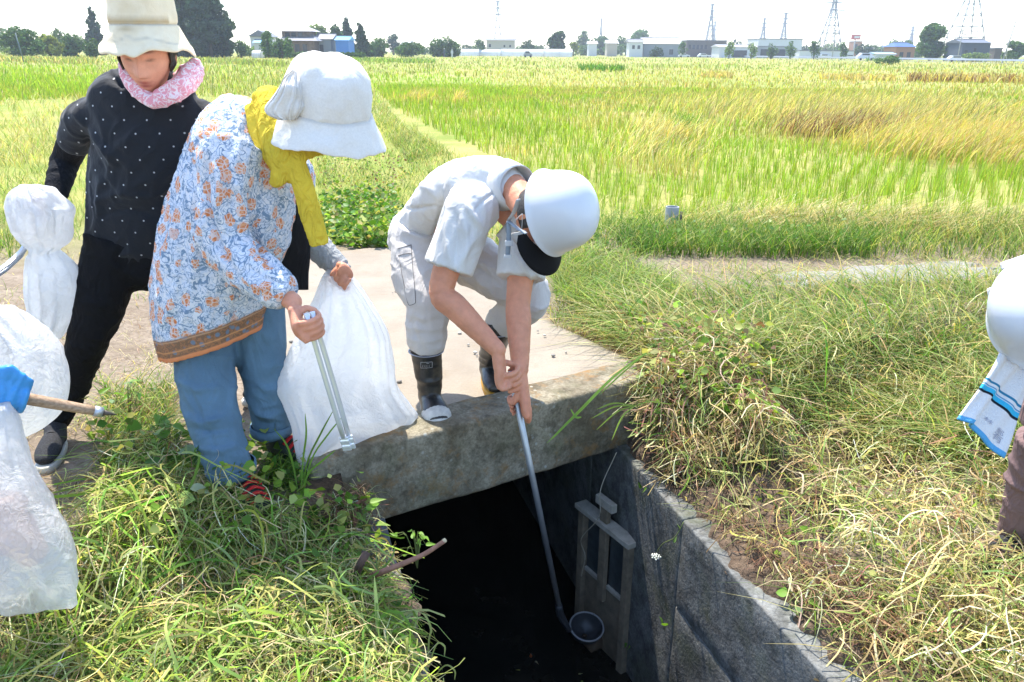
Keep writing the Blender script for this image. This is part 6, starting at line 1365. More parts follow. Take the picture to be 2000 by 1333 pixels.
# --- low leafy ground cover
v = Veg()
LEAF = leafy('broad_leaves', 0.38, 0.45)
def leaves_in(num, poly, names, w, s0, s1, lift):
    xs, ys = [p[0] for p in poly], [p[1] for p in poly]
    px, py, P = sample(num, min(xs), max(xs), min(ys), max(ys), lambda a, b: in_poly(a, b, poly).astype(float)); n = len(P)
    P[:, 2] += np.abs(RNG.normal(size=n)) * lift; v.leaves(P, RNG.uniform(s0, s1, n), pick(names, w, n))
leaves_in(5200, [(630, 395), (770, 390), (800, 470), (770, 492), (640, 482)], ['green', 'lush', 'yg', 'rice'], [3, 2, 2, 1], 0.03, 0.07, 0.09)
leaves_in(1300, [(620, 300), (840, 300), (760, 400), (630, 400)], ['green', 'pale', 'red', 'brown'], [2, 2, 1, 1], 0.02, 0.05, 0.05)
leaves_in(4200, [(1230, 660), (1500, 700), (1520, 880), (1300, 900), (1240, 820)], ['yg', 'rice', 'green', 'red', 'brown', 'pale'], [3, 2, 2.5, 0.9, 1.2, 1.5], 0.015, 0.05, 0.09)
leaves_in(900, [(1180, 620), (1420, 650), (1420, 720), (1230, 700)], ['red', 'brown', 'green', 'pale'], [2, 2, 2, 1], 0.015, 0.04, 0.06)
leaves_in(1200, [(1300, 850), (2200, 800), (2200, 1400), (1750, 1300), (1400, 1000)], ['yg', 'green', 'rice', 'pale'], [3, 2, 2, 1], 0.012, 0.035, 0.05)
leaves_in(2600, [(170, 850), (520, 860), (640, 1010), (780, 1060), (820, 1250), (300, 1100)], ['green', 'yg', 'rice', 'lush', 'pale'], [3, 2, 2, 1.5, 1], 0.018, 0.048, 0.08)
leaves_in(700, [(1100, 440), (1700, 460), (1700, 505), (1180, 500)], ['green', 'lush', 'pale'], [2, 2, 1], 0.02, 0.05, 0.08)
v.build('ground_cover', LEAF, 'low creeping leaves growing among the grass on the banks', 'ground cover')
# ------------------------------------------------------------------ the village beyond the fields
def leafcloud(blobs, n, size, cols, rng):
    """leaf clusters spread through the outer part of a crown made of blobs (c, r)"""
    w = np.array([b[1][0] * b[1][1] * b[1][2] for b in blobs]) ** 0.7; bi = rng.choice(len(blobs), n, p=w / w.sum())
    C = np.array([b[0] for b in blobs])[bi]; R = np.array([b[1] for b in blobs])[bi]
    d = rng.normal(size=(n, 3)); d /= np.linalg.norm(d, axis=1)[:, None]; rad = rng.uniform(0.45, 1.08, n) ** 0.6
    P = C + d * R * rad[:, None]; nn = d * 0.6 + rng.normal(size=(n, 3)) * 0.6; nn /= np.linalg.norm(nn, axis=1)[:, None]
    a = np.cross(nn, rng.normal(size=(n, 3))); a /= np.linalg.norm(a, axis=1)[:, None]; b = np.cross(nn, a); s = (size * rng.uniform(0.5, 1.3, n))[:, None]
    V = np.stack([P - a * s, P - b * s * .6 + nn * s * .15, P + a * s, P + b * s * .6 + nn * s * .15], 1).reshape(-1, 3)
    col = np.asarray(cols)[rng.choice(len(cols), n)] * np.exp(rng.normal(size=(n, 1)) * 0.25) * np.exp(noise(P, 0.35, 3) * 0.35)[:, None]
    return V, np.arange(n * 4).reshape(n, 4), np.repeat(col, 4, 0)
TREE_LEAF = leafy('tree_leaves', 0.3, 0.6); BARK = plain('grey_bark', (0.09, 0.07, 0.05), 0.9, var=0.3)
GREENS = dict(dark=[(0.030, 0.065, 0.022), (0.045, 0.085, 0.028)], mid=[(0.06, 0.12, 0.03), (0.085, 0.15, 0.035)], light=[(0.13, 0.20, 0.05), (0.17, 0.23, 0.06)], blue=[(0.030, 0.062, 0.038), (0.045, 0.08, 0.045)], yellow=[(0.22, 0.24, 0.04), (0.16, 0.20, 0.04)], pale=[(0.11, 0.16, 0.075), (0.15, 0.19, 0.09)])
GZ = -0.2
def tree(px, top, wpx, D, col, label, kind='round', name='tree', group=None, seed=0, n=1500):
    rng = np.random.default_rng(seed + abs(int(px)) * 7); c = aty(px, 100, D); H = aty(px, top, D)[2] - GZ; W = (aty(px + wpx / 2, 100, D) - aty(px - wpx / 2, 100, D))[0]
    o = np.array([c[0], D, GZ]); root = empty(name, o, label, 'bush' if kind == 'bush' else 'tree', group)
    blobs = []
    if kind == 'conifer':
        for k in range(9):
            f = k / 8; r = W * 0.5 * (1 - f * 0.86) * rng.uniform(0.8, 1.1); blobs.append((o + [rng.normal() * W * .05, rng.normal() * W * .05, H * (0.08 + 0.86 * f)], (r, r, H * 0.085)))
    elif kind == 'bush':
        for k in range(7): blobs.append((o + [rng.uniform(-.36, .36) * W, rng.uniform(-.2, .2) * W, H * rng.uniform(0.25, 0.62)], (W * rng.uniform(.18, .28), W * .2, H * rng.uniform(.3, .42))))
    elif kind == 'tall':
        for k in range(20): f = rng.uniform(0, 1); blobs.append((o + [rng.uniform(-.32, .32) * W * (1 - .5 * f), rng.uniform(-.25, .25) * W, H * (0.08 + 0.84 * f)], (W * rng.uniform(.15, .26), W * .2, H * rng.uniform(.07, .12))))
    else:
        for k in range(16): f = rng.uniform(0, 1); a = rng.uniform(0, 6.28); q = math.sqrt(rng.uniform(0, 1)) * .34 * math.sin(math.pi * (0.30 + .60 * f)) * 1.1; blobs.append((o + [math.cos(a) * q * W, math.sin(a) * q * W, H * (0.20 + 0.64 * f)], (W * rng.uniform(.16, .27), W * .22, H * rng.uniform(.13, .20))))
    m = MB(); m.tube([o, o + [0, 0, H * .35], o + [0, 0, H * .7]], [W * .035 + .05, W * .025 + .03, 0.03], n=7)
    if kind != 'bush':
        for k in range(5): b = blobs[rng.integers(len(blobs))][0]; m.tube([o + [0, 0, H * rng.uniform(.25, .5)], (o + b) / 2 + [0, 0, H * .2], b], [W * .016 + .02, W * .012 + .015, 0.02], n=5)
    m.build('trunk', BARK, root, True)
    V, F, C = leafcloud(blobs, n, 0.030 * (W + H) * (0.9 if n > 2000 else 1.15), GREENS[col], rng)
    link('crown', raw_mesh('crown', V, F, TREE_LEAF, False, cols=np.clip(C, 0, .6)), root)
tree(25, 46, 72, 190, 'pale', 'pale feathery tree rising behind the broad dark tree', 'round', n=900)
tree(44, 52, 72, 150, 'mid', 'broad round dark green tree at the edge of the left field', 'round', n=2400)
tree(98, 62, 52, 155, 'yellow', 'yellow-green bushy tree beside the broad round tree', 'round', n=1600)
tree(122, 54, 46, 175, 'pale', 'thin olive tree behind the yellow-green bushy tree', 'round', n=900)
tree(148, 66, 60, 165, 'mid', 'low dark shrub mass left of the cream hat', 'bush', 'shrub', n=1600)
tree(178, 72, 40, 150, 'mid', 'rounded grey-green shrub against the cream hat', 'bush', 'shrub', n=1400)
tree(190, 16, 42, 200, 'blue', 'dark conifer standing up behind the low shrubs', 'conifer', 'conifer', n=1800)
tree(372, -38, 90, 175, 'dark', 'very tall dense dark tree right beside the cream hat', 'tall', 'grove_tree', 'tall dark grove', n=5200)
tree(412, -26, 88, 168, 'blue', 'very tall dense dark tree in the middle of the grove', 'tall', 'grove_tree', 'tall dark grove', n=5200)
tree(436, 20, 62, 172, 'dark', 'shorter dark tree on the house side of the tall grove', 'tall', 'grove_tree', 'tall dark grove', n=3000)
tree(470, 74, 34, 170, 'mid', 'small bush between the tall grove and the white tunnel', 'bush', 'shrub', n=900)
tree(524, 60, 34, 165, 'mid', 'green garden tree in front of the old tiled house', 'round', n=1000)
tree(551, 66, 40, 160, 'mid', 'bushy garden tree at the corner of the old tiled house', 'bush', 'shrub', n=1100)
tree(622, 44, 44, 230, 'light', 'light green tree behind the old tiled house', 'round', n=1000)
tree(655, 46, 40, 215, 'dark', 'dark tree behind the blue shed', 'round', n=1200)
tree(678, 36, 44, 220, 'blue', 'tall dark conifer beside the blue shed', 'conifer', 'conifer', n=1600)
tree(708, 46, 46, 205, 'dark', 'dark conifer between the blue shed and the green thicket', 'conifer', 'conifer', n=1600)
tree(745, 72, 50, 215, 'mid', 'leafy green thicket beside the dark conifer', 'bush', 'shrub', n=1400)
tree(790, 82, 64, 215, 'mid', 'low leafy green thicket below the pale house roof', 'bush', 'shrub', n=1400)
tree(768, 66, 30, 300, 'blue', 'small pine behind the leafy green thicket', 'round', n=700)
tree(866, 73, 62, 230, 'mid', 'wide green shrub left of the white tunnels', 'bush', 'shrub', n=1800)
tree(936, 77, 30, 300, 'mid', 'small tree left of the beige house', 'round', n=700)
tree(1032, 74, 34, 300, 'dark', 'small dark tree right of the beige house', 'round', n=800)
tree(1088, 55, 40, 290, 'dark', 'round dark tree standing above the white tunnels', 'round', n=1700)
tree(1120, 80, 26, 310, 'yellow', 'yellow-green tree right of the white tunnels', 'round', n=600)
tree(1142, 58, 34, 420, 'pale', 'hazy tree behind the yellow-green tree', 'round', n=800)
tree(1178, 68, 54, 420, 'mid', 'hazy tree below the thin antenna mast', 'round', n=900)
tree(1214, 70, 36, 420, 'mid', 'hazy tree left of the long pale-roofed warehouse', 'round', n=800)
tree(1250, 58, 66, 460, 'mid', 'wide hazy tree behind the long pale-roofed warehouse', 'round', n=1100)
tree(1282, 88, 32, 300, 'dark', 'dark shrub before the long pale-roofed warehouse', 'bush', 'shrub', n=700)
tree(1332, 80, 20, 300, 'mid', 'small tree at the end of the long pale-roofed warehouse', 'round', n=500)
for x, t_, w_ in ((1425, 79, 'at the end of the dark brown building'), (1468, 81, 'before the low white workshop'), (1507, 82, 'before the grey annex'), (1545, 79, 'before the pale factory hall corner'), (1591, 76, 'right of the pale factory hall'), (1645, 82, 'left of the sign tower')): tree(x, t_, 22, 250, 'light' if x < 1500 else 'mid', 'small round street tree ' + w_, 'round', 'street_tree', 'street trees along the road', n=520)
tree(1690, 86, 40, 330, 'dark', 'dark shrub behind the white parked van', 'bush', 'shrub', n=600)
tree(1745, 76, 40, 420, 'pale', 'hazy tree behind the blue-roofed house', 'round', n=700)
tree(1768, 78, 34, 400, 'mid', 'low tree touching the blue-roofed house', 'round', n=600)
tree(1818, 42, 66, 235, 'mid', 'large full green tree between the blue-roofed house and the dark building', 'round', n=4200)
tree(1858, 86, 30, 230, 'light', 'light shrub at the foot of the dark building', 'bush', 'shrub', n=600)
tree(1985, 78, 52, 225, 'mid', 'leafy tree right of the dark building', 'round', n=1500)
tree(1740, 108, 46, 140, 'mid', 'dark weed clump on the field edge before the road', 'bush', 'shrub', n=600)
tree(2060, 60, 80, 230, 'mid', 'broad tree beyond the dark building', 'round', n=1200)
tree(-60, 40, 90, 170, 'dark', 'tall tree left of the pale feathery tree', 'round', n=1500)

_fill = [(705, 88, 60, 330, 'mid'), (830, 90, 40, 340, 'mid'), (915, 86, 40, 350, 'pale'), (1012, 88, 36, 350, 'mid'), (1050, 84, 40, 420, 'pale'), (1135, 84, 50, 380, 'mid'), (1165, 80, 40, 430, 'dark'), (1200, 84, 50, 390, 'mid'), (1228, 78, 40, 430, 'dark'), (1300, 80, 60, 430, 'pale'), (1350, 84, 30, 420, 'mid'), (1440, 76, 26, 430, 'blue'), (1580, 86, 50, 420, 'blue'), (1612, 84, 50, 430, 'pale'), (1640, 86, 40, 420, 'mid'), (1705, 84, 40, 430, 'dark'), (1730, 88, 40, 400, 'mid'), (1790, 92, 30, 300, 'mid'), (1950, 92, 30, 260, 'light'), (1905, 100, 60, 215, 'light'), (60, 84, 90, 170, 'light'), (500, 88, 60, 200, 'light'), (590, 92, 60, 200, 'mid')]
_near = ['left of the green thicket', 'between the thicket and the wide shrub', 'behind the first white tunnel', 'beside the beige house', 'below the round dark tree', 'right of the white tunnels', 'under the antenna mast', 'before the hazy cream house', 'behind the pale two-storey house', 'above the pale warehouse roof', 'behind the dark brown building', 'over the brown building end', 'right of the pale factory hall', 'below the large pylon', 'left of the sign tower', 'behind the white van', 'near the pole left of the ochre house', 'at the foot of the large full tree', 'right of the dark slate building', 'along the dark slate building front', 'below the broad round tree', 'at the small gabled house', 'in front of the old farmhouse']
for k_, (x_, t_, w_, d_, c_) in enumerate(_fill): tree(x_, t_, w_, d_, c_, 'low hazy ' + ('dark ' if c_ in ('dark', 'blue') else 'green ') + 'bush ' + _near[k_], 'bush', 'shrub', n=700)

ROOFG = plain('grey_roof_tiles', (0.16, 0.16, 0.17), 0.55, 0.4, var=0.2, vs=2, bump=0.5, bs=6, bd=0.05); ROOFL = plain('pale_roof', (0.42, 0.41, 0.40), 0.6, var=0.1, vs=2)
WINDOW = plain('dark_window', (0.03, 0.035, 0.045), 0.2, 0.5, var=0.2)
def house(x0, x1, yt, yb, D, depth, label, wall, roof='gable', rh=0.35, roofm=None, wins=(), name='house', eave=0.5, cat='house', ridge_x=True):
    """box with a roof; yt = eave line, given in photo pixels at distance D"""
    A, B = aty(x0, yt, D), aty(x1, yt, D); ze = A[2]; W = (B[0] - A[0]) / 2; cx = (A[0] + B[0]) / 2; H = ze - GZ; o = np.array([cx, D, GZ])
    root = empty(name, o, label, cat); roofm = roofm or ROOFG
    MB().box((cx, D + depth / 2, GZ + H / 2), (W, depth / 2, H / 2)).build('wall', wall, root)
    m = MB(); e = eave; R_ = W * 2 * rh if not isinstance(rh, tuple) else rh[0]
    a0, a1, b0, b1 = cx - W - e, cx + W + e, D - e, D + depth + e; zc = ze + 0.02; mid = D + depth / 2
    if roof == 'flat': m.box((cx, mid, ze + 0.16), (W + .15, depth / 2 + .15, 0.16))
    else:
        ins = 0.0 if roof == 'gable' else (W + e) * 0.45
        t_ = 0.18
        if ridge_x:
            P = [(a0, b0, zc), (a1, b0, zc), (a1, b1, zc), (a0, b1, zc), (a0 + ins, mid, zc + R_), (a1 - ins, mid, zc + R_)]
            F = [(0, 1, 5, 4), (2, 3, 4, 5), (1, 2, 5), (3, 0, 4), (0, 3, 2, 1)]
        else:
            P = [(a0, b0, zc), (a1, b0, zc), (a1, b1, zc), (a0, b1, zc), (cx, b0 + ins, zc + R_), (cx, b1 - ins, zc + R_)]
            F = [(0, 1, 4), (1, 2, 5, 4), (2, 3, 5), (3, 0, 4, 5), (0, 3, 2, 1)]
        m.add(P, F)
    rf = m.build('roof', roofm, root)
    if roof != 'flat' and ridge_x: MB().box((cx, mid, zc + R_ + .05), (W + e - ins if ins == 0 else W + e - ins, 0.16, 0.12)).build('ridge', ROOFG, rf)
    for (u0, u1, v0, v1) in wins:
        MB().box((cx - W + 2 * W * (u0 + u1) / 2, D - 0.02, GZ + H * (v0 + v1) / 2), (W * (u1 - u0), 0.03, H * (v1 - v0) / 2)).build('window', WINDOW, root)
    return root
CREAM = plain('cream_plaster', (0.40, 0.36, 0.30), 0.9); WHITEW = plain('white_cladding', (0.52, 0.53, 0.54), 0.8); GREYW = plain('grey_cladding', (0.26, 0.28, 0.30), 0.8); DARKW = plain('dark_slate_cladding', (0.06, 0.075, 0.10), 0.7, var=0.1); TIMBER = plain('brown_timber_wall', (0.17, 0.12, 0.09), 0.9, var=.3, vs=1.5); BLUEW = plain('blue_sheet_metal', (0.06, 0.19, 0.50), 0.6); BLUER = plain('bright_blue_roof', (0.10, 0.32, 0.62), 0.5); BROWNW = plain('brown_cladding', (0.12, 0.10, 0.085), 0.8); ORANGE = plain('ochre_plaster', (0.32, 0.17, 0.10), 0.9)
hs = house(545, 612, 80, 100, 190, 9, 'old two-storey farmhouse with grey tiled hip roofs and brown timber walls', TIMBER, 'hip', (1.3,), wins=((.12, .3, .15, .8), (.45, .58, .1, .8), (.68, .8, .1, .8)), eave=1.2)
A, B = aty(548, 61, 192), aty(602, 61, 192); c_ = (A + B) / 2; W_ = (B[0] - A[0]) / 2; lo = aty(548, 74, 192)[2]
up_ = MB().box((c_[0], 196, (A[2] + lo) / 2), (W_, 3.2, (A[2] - lo) / 2)).build('upper_wall', TIMBER, hs)
for u_ in (-.6, -.15, .35): MB().box((c_[0] + u_ * W_, 192.75, (A[2] + lo) / 2), (W_ * .16, 0.05, (A[2] - lo) / 2 * .6)).build('window', WINDOW, up_)
ze, zr = A[2], aty(548, 48, 192)[2]; e_ = 1.0
MB().add([(c_[0] - W_ - e_, 191.8, ze), (c_[0] + W_ + e_, 191.8, ze), (c_[0] + W_ + e_, 200.2, ze), (c_[0] - W_ - e_, 200.2, ze), (c_[0] - W_ * .42, 196, zr), (c_[0] + W_ * .42, 196, zr)], [(0, 1, 5, 4), (2, 3, 4, 5), (1, 2, 5), (3, 0, 4), (0, 3, 2, 1)]).build('upper_roof', ROOFL, hs)
house(488, 524, 72, 100, 205, 8, 'small pale gabled house left of the old tiled farmhouse', WHITEW, 'gable', (1.5,), ridge_x=False, wins=((.3, .7, .5, .75),))
house(496, 508, 84, 100, 185, 3, 'little lean-to with bright blue roof by the small gabled house', WHITEW, 'gable', (.6,), BLUER, name='shed', cat='shed', eave=.3)
house(618, 646, 77, 100, 195, 7, 'weathered grey shed with tiled roof beside the old farmhouse', GREYW, 'gable', (1.2,), wins=((.2, .45, .1, .7),), name='shed', cat='shed', eave=.6)
house(655, 680, 79, 100, 192, 7, 'bright blue sheet-metal shed before the dark conifers', BLUEW, 'gable', (.9,), BLUER, name='shed', cat='shed', eave=.3)
house(782, 800, 84, 96, 330, 8, 'distant house with pale roof above the green thicket', WHITEW, 'gable', (1.7,), ROOFL)
house(950, 1006, 79, 100, 330, 10, 'beige low house with a dark flat-sloped roof behind the white tunnels', CREAM, 'gable', (.5,), wins=((.08, .16, .55, .75), (.6, .66, .55, .7), (.8, .86, .55, .7)), eave=.6)
house(1150, 1166, 86, 100, 350, 7, 'small hazy white house beside the thin antenna mast', WHITEW, 'gable', (1.0,), ROOFL)
house(1186, 1206, 85, 100, 330, 7, 'small hazy cream house left of the pale warehouse', CREAM, 'gable', (1.2,), ROOFL)
house(1230, 1256, 83, 106, 300, 8, 'pale two-storey house joined to the long warehouse', WHITEW, 'gable', (1.1,), wins=((.2, .4, .55, .8), (.6, .8, .55, .8)))
house(1258, 1330, 86, 106, 305, 12, 'long warehouse with a pale pitched roof beyond the tunnels', GREYW, 'gable', (2.2,), ROOFL, name='warehouse', cat='warehouse', wins=((.7, .8, .2, .6),))
house(1342, 1420, 80, 106, 330, 14, 'long dark brown flat-roofed building by the street trees', BROWNW, 'flat', wins=[(.05 + .1 * k, .11 + .1 * k, .5, .75) for k in range(5)], name='building', cat='building')
house(1406, 1478, 92, 108, 300, 12, 'low white workshop behind the first street trees', WHITEW, 'gable', (.8,), ROOFL, name='workshop', cat='workshop', wins=((.35, .75, .05, .7),))
house(1482, 1568, 77, 108, 330, 16, 'tall pale factory hall with a flat roof behind the street trees', WHITEW, 'flat', name='factory', cat='factory')
house(1480, 1545, 92, 108, 312, 6, 'grey lower annex in front of the pale factory hall', GREYW, 'flat', name='annex', cat='building', wins=((.1, .4, .1, .8), (.55, .85, .1, .8)))
house(1562, 1668, 100, 110, 300, 8, 'long low white shed between the factory and the sign tower', WHITEW, 'flat', name='shed', cat='shed')
house(1668, 1684, 82, 106, 420, 6, 'narrow brown block under the red and white sign', ORANGE, 'flat', name='building', cat='building', wins=((.2, .5, .6, .85),))
house(1752, 1788, 92, 113, 260, 9, 'ochre house with dark blue tiled roof beside the large tree', ORANGE, 'hip', (1.3,), plain('dark_blue_tiles', (0.04, 0.09, 0.24), 0.5), wins=((.2, .4, .2, .6), (.6, .8, .2, .6)), eave=.7)
house(1712, 1748, 106, 113, 240, 6, 'low shed with a pale blue roof left of the ochre house', WHITEW, 'gable', (.5,), plain('pale_blue_roof', (0.28, 0.42, 0.55), 0.5), name='shed', cat='shed')
hs = house(1882, 1936, 84, 120, 222, 9, 'two-storey dark slate building with a grey roof near the big pylon', DARKW, 'gable', (.9,), plain('blue_grey_roof', (0.12, 0.13, 0.15), 0.5), wins=((.42, .5, .55, .72), (.1, .2, .1, .6)), name='building', cat='building', eave=.3)
house(1944, 1958, 96, 118, 235, 5, 'small brown outbuilding right of the dark slate building', BROWNW, 'flat', name='shed', cat='shed')
# hedge before the farmhouse
v = Veg(); P = np.stack([RNG.uniform(aty(515, 100, 170)[0], aty(700, 100, 170)[0], 2600), RNG.normal(size=2600) * .5 + 172, GZ + RNG.uniform(0.1, 1.25, 2600)], -1)
V, F, C = leafcloud([((x_, 172, GZ + .6), (1.1, .6, .65)) for x_ in np.arange(aty(515, 100, 170)[0], aty(700, 100, 170)[0], 1.0)], 3000, 0.22, GREENS['mid'], np.random.default_rng(3))
tag(link('hedge', raw_mesh('hedge', V, F, TREE_LEAF, False, cols=np.clip(C, 0, .6))), 'low clipped hedge along the front of the old farmhouse', 'hedge')

# white growing tunnels
film = plastic('greenhouse_film', (0.70, 0.72, 0.74), 0.18, 0.4); hoop_m = plain('galvanised_hoop', (0.45, 0.46, 0.47), 0.5, 0.5, 0.6)
def tunnel(x0, x1, D, r, label, cross=False, n=14):
    a, b = aty(x0, 105, D)[0], aty(x1, 105, D)[0]; root = empty('growing_tunnel', ((a + b) / 2, D, GZ), label, 'greenhouse', 'white plastic tunnels')
    th = np.linspace(0, math.pi, n); R = []
    for x in np.linspace(a, b, 12): R.append([(x, D + r - math.cos(t) * r, GZ + math.sin(t) ** .8 * r * .95) for t in th])
    V = np.array(R).reshape(-1, 3); F = [(i * n + j, i * n + j + 1, (i + 1) * n + j + 1, (i + 1) * n + j) for i in range(11) for j in range(n - 1)]
    F += [tuple(range(n)), tuple(11 * n + j for j in range(n))[::-1]]
    link('film', raw_mesh('film', V, F, film, True), root)
    for i in (0, 3, 6, 9, 11): MB().tube(np.array(R[i]) + [0, 0, .02], 0.04, n=5).build('hoop', hoop_m, root, True)
tunnel(893, 935, 292, 2.4, 'white plastic growing tunnel next to the wide green shrub'); tunnel(936, 978, 296, 2.3, 'white plastic growing tunnel in front of the beige house')
tunnel(979, 1062, 286, 2.5, 'long white plastic tunnel below the small dark trees'); tunnel(1063, 1118, 280, 2.6, 'white plastic tunnel end beside the yellow-green tree')
tunnel(491, 507, 168, 1.5, 'tiny white plastic tunnel by the tall dark grove')

# pylons, masts, poles
STEEL = plain('pale_pylon_steel', (0.12, 0.13, 0.15), 0.6, 0.3, 0.2); CONC = plain('grey_pole_concrete', (0.30, 0.30, 0.30), 0.85)
def pylon(px, top, D, bw, label, arms=3, th=None, red=False, lean=0):
    c = aty(px, 100, D); H = aty(px, top, D)[2] - GZ; o = np.array([c[0], D, GZ]); th = th or D * 0.00060; root = empty('pylon', o, label, 'pylon', None)
    m = MB(); q = 8; w = lambda f: bw * (1 - 0.86 * min(1, f / 0.8)) / 2
    L = [[o + [sx * w(k / q), sy * w(k / q), H * k / q] for k in range(q + 1)] for sx, sy in ((-1, -1), (1, -1), (1, 1), (-1, 1))]
    for l_ in L: m.tube(l_, th, n=4)
    for k in range(q):
        for i in range(4):
            j = (i + 1) % 4; m.tube([L[i][k], L[j][k + 1]], th * .55, n=3); m.tube([L[j][k], L[i][k + 1]], th * .55, n=3); m.tube([L[i][k + 1], L[j][k + 1]], th * .55, n=3)
    lat = m.build('lattice', STEEL, root); lat['kind'] = 'stuff'
    for k in range(arms):
        z = H * (0.97 - 0.12 * k); a = bw * (.5 + .1 * k); MB().tube([o + [-a, 0, z], o + [0, 0, z + H * .02], o + [a, 0, z]], [th * .6, th * 1.4, th * .6], n=4).build('crossarm', STEEL, root)
pylon(972, 2, 700, 8, 'slim red and white lattice pylon above the beige house'); pylon(1172, 36, 800, 4, 'thin lattice antenna mast above the hazy trees', 0)
pylon(1384, 8, 800, 9, 'tall lattice pylon behind the dark brown building'); pylon(1392, 42, 1100, 7, 'smaller far lattice pylon close beside the tall one')
pylon(1487, 36, 900, 8, 'middle-sized lattice pylon above the low white workshop'); pylon(1527, 25, 850, 8, 'lattice pylon above the pale factory hall')
pylon(1618, -12, 600, 15, 'large lattice pylon above the long low white shed'); pylon(1776, 52, 1000, 7, 'far lattice pylon behind the blue-roofed house')
pylon(1880, -60, 300, 12, 'huge near lattice pylon behind the dark slate building', 2, 0.16)
def pole(px, top, D, label, arms=2, r=0.14, lean=0.0):
    c = aty(px, 100, D); H = aty(px, top, D)[2] - GZ; o = np.array([c[0], D, GZ]); root = empty('utility_pole', o, label, 'pole', 'utility poles')
    MB().tube([o, o + [lean, 0, H]], [r, r * .7], n=8).build('shaft', CONC, root, True)
    for k in range(arms): MB().box(o + [lean, -0.1, H * (.96 - .1 * k)], (0.9, 0.06, 0.06)).build('crossarm', CONC, root)
pole(1962, 40, 190, 'leaning utility pole with crossarms right of the dark slate building', 2, 0.14, 1.2); pole(1970, 44, 192, 'stay pole crossing behind the leaning utility pole', 0, 0.08, -1.2)
pole(1722, 64, 280, 'utility pole left of the blue-roofed house'); pole(1745, 56, 280, 'utility pole behind the blue-roofed house'); pole(1627, 58, 280, 'utility pole among the street trees below the large pylon'); pole(1600, 62, 350, 'thin far utility pole near the large pylon')
pole(1424, 40, 350, 'tall thin pole above the first street tree', 0); pole(1466, 60, 350, 'utility pole with crossarm above the low white workshop'); pole(1550, 62, 350, 'utility pole above the factory roof'); pole(811, 66, 350, 'utility pole right of the pale house roof'); pole(862, 64, 380, 'utility pole behind the wide green shrub'); pole(900, 68, 380, 'utility pole left of the beige house'); pole(1873, 58, 215, 'utility pole at the dark slate building wall'); pole(683, 22, 600, 'far mast rising above the dark conifers', 0, .3)
p_ = aty(46, 116, 90); o = np.array([p_[0], 90, GZ]); tag(MB().tube([o, o + [-.35, 0, aty(40, 65, 90)[2] - GZ]], [0.06, 0.05], n=8).build('field_post', plain('grey_green_post', (0.14, 0.18, 0.18)), None, True), 'slim grey post standing in the field before the broad round tree', 'post')
def wire(a, b, sag, label):
    a, b = np.array(a), np.array(b); P = [a * (1 - t) + b * t - np.array([0, 0, sag * 4 * t * (1 - t)]) for t in np.linspace(0, 1, 15)]; tag(MB().tube(P, 0.03, n=4).build('power_line', plain('wire', (0.12, 0.12, 0.13)), None, True), label, 'wire', 'power lines')
wire(aty(1962, 46, 190) + [1, 0, 0], aty(2110, 64, 200), 0.5, 'power line running right from the leaning utility pole'); wire(aty(1745, 60, 280), aty(1962, 44, 190), 2.0, 'power line from the pole behind the blue-roofed house to the leaning pole'); wire(aty(1466, 62, 350), aty(1745, 60, 280), 1.5, 'power line strung over the street trees')
# sign tower
o = np.array([aty(1667, 100, 400)[0], 400, GZ]); sg = empty('sign_tower', o, 'roadside sign tower with red and white board above the brown block', 'sign')
zt, zb = aty(1667, 68, 400)[2], aty(1667, 78, 400)[2]; MB().tube([o, o + [0, 0, zb - GZ]], 0.3, n=8).build('mast', CONC, sg, True)
MB().box((o[0], 399.5, (zt + zb) / 2), (2.1, .3, (zt - zb) / 2)).build('board', plain('red_sign', (0.45, 0.10, 0.10), 0.5), sg); MB().box((o[0] + .4, 399.1, (zt + zb) / 2), (1.2, .1, (zt - zb) / 5)).build('panel', WHITEW, sg)
# guard rail along the road
ra, rb_ = np.array([aty(2150, 120, 165)[0], 165, 0]), np.array([aty(1240, 104, 400)[0], 400, 0]); gr = empty('guard_rail', (*((ra + rb_) / 2)[:2], GZ), 'long white guard rail along the road at the field edge', 'guard rail')
dv = nrm(rb_ - ra); Lr = np.linalg.norm(rb_ - ra); RAX = np.array([dv, [-dv[1], dv[0], 0], [0, 0, 1.0]])
MB().box((ra + rb_) / 2 + [0, 0, GZ + .62], (Lr / 2, .05, .20), RAX).build('rail', WHITEW, gr)
for k in range(45): MB().box(ra + dv * Lr * (k + .5) / 45 + [0, 0, GZ + .3], (.06, .06, .3), RAX).build('post', WHITEW, gr)
rd2 = MB().box((ra + rb_) / 2 + np.array([-dv[1], dv[0], 0]) * (4 if -dv[1] * 0 + dv[0] > 0 else -4) * -1 + [0, 0, GZ - .04], (Lr / 2, 3.5, .06), RAX).build('road', plain('far_asphalt', (0.12, 0.12, 0.12), 0.9)); rd2['kind'] = 'structure'
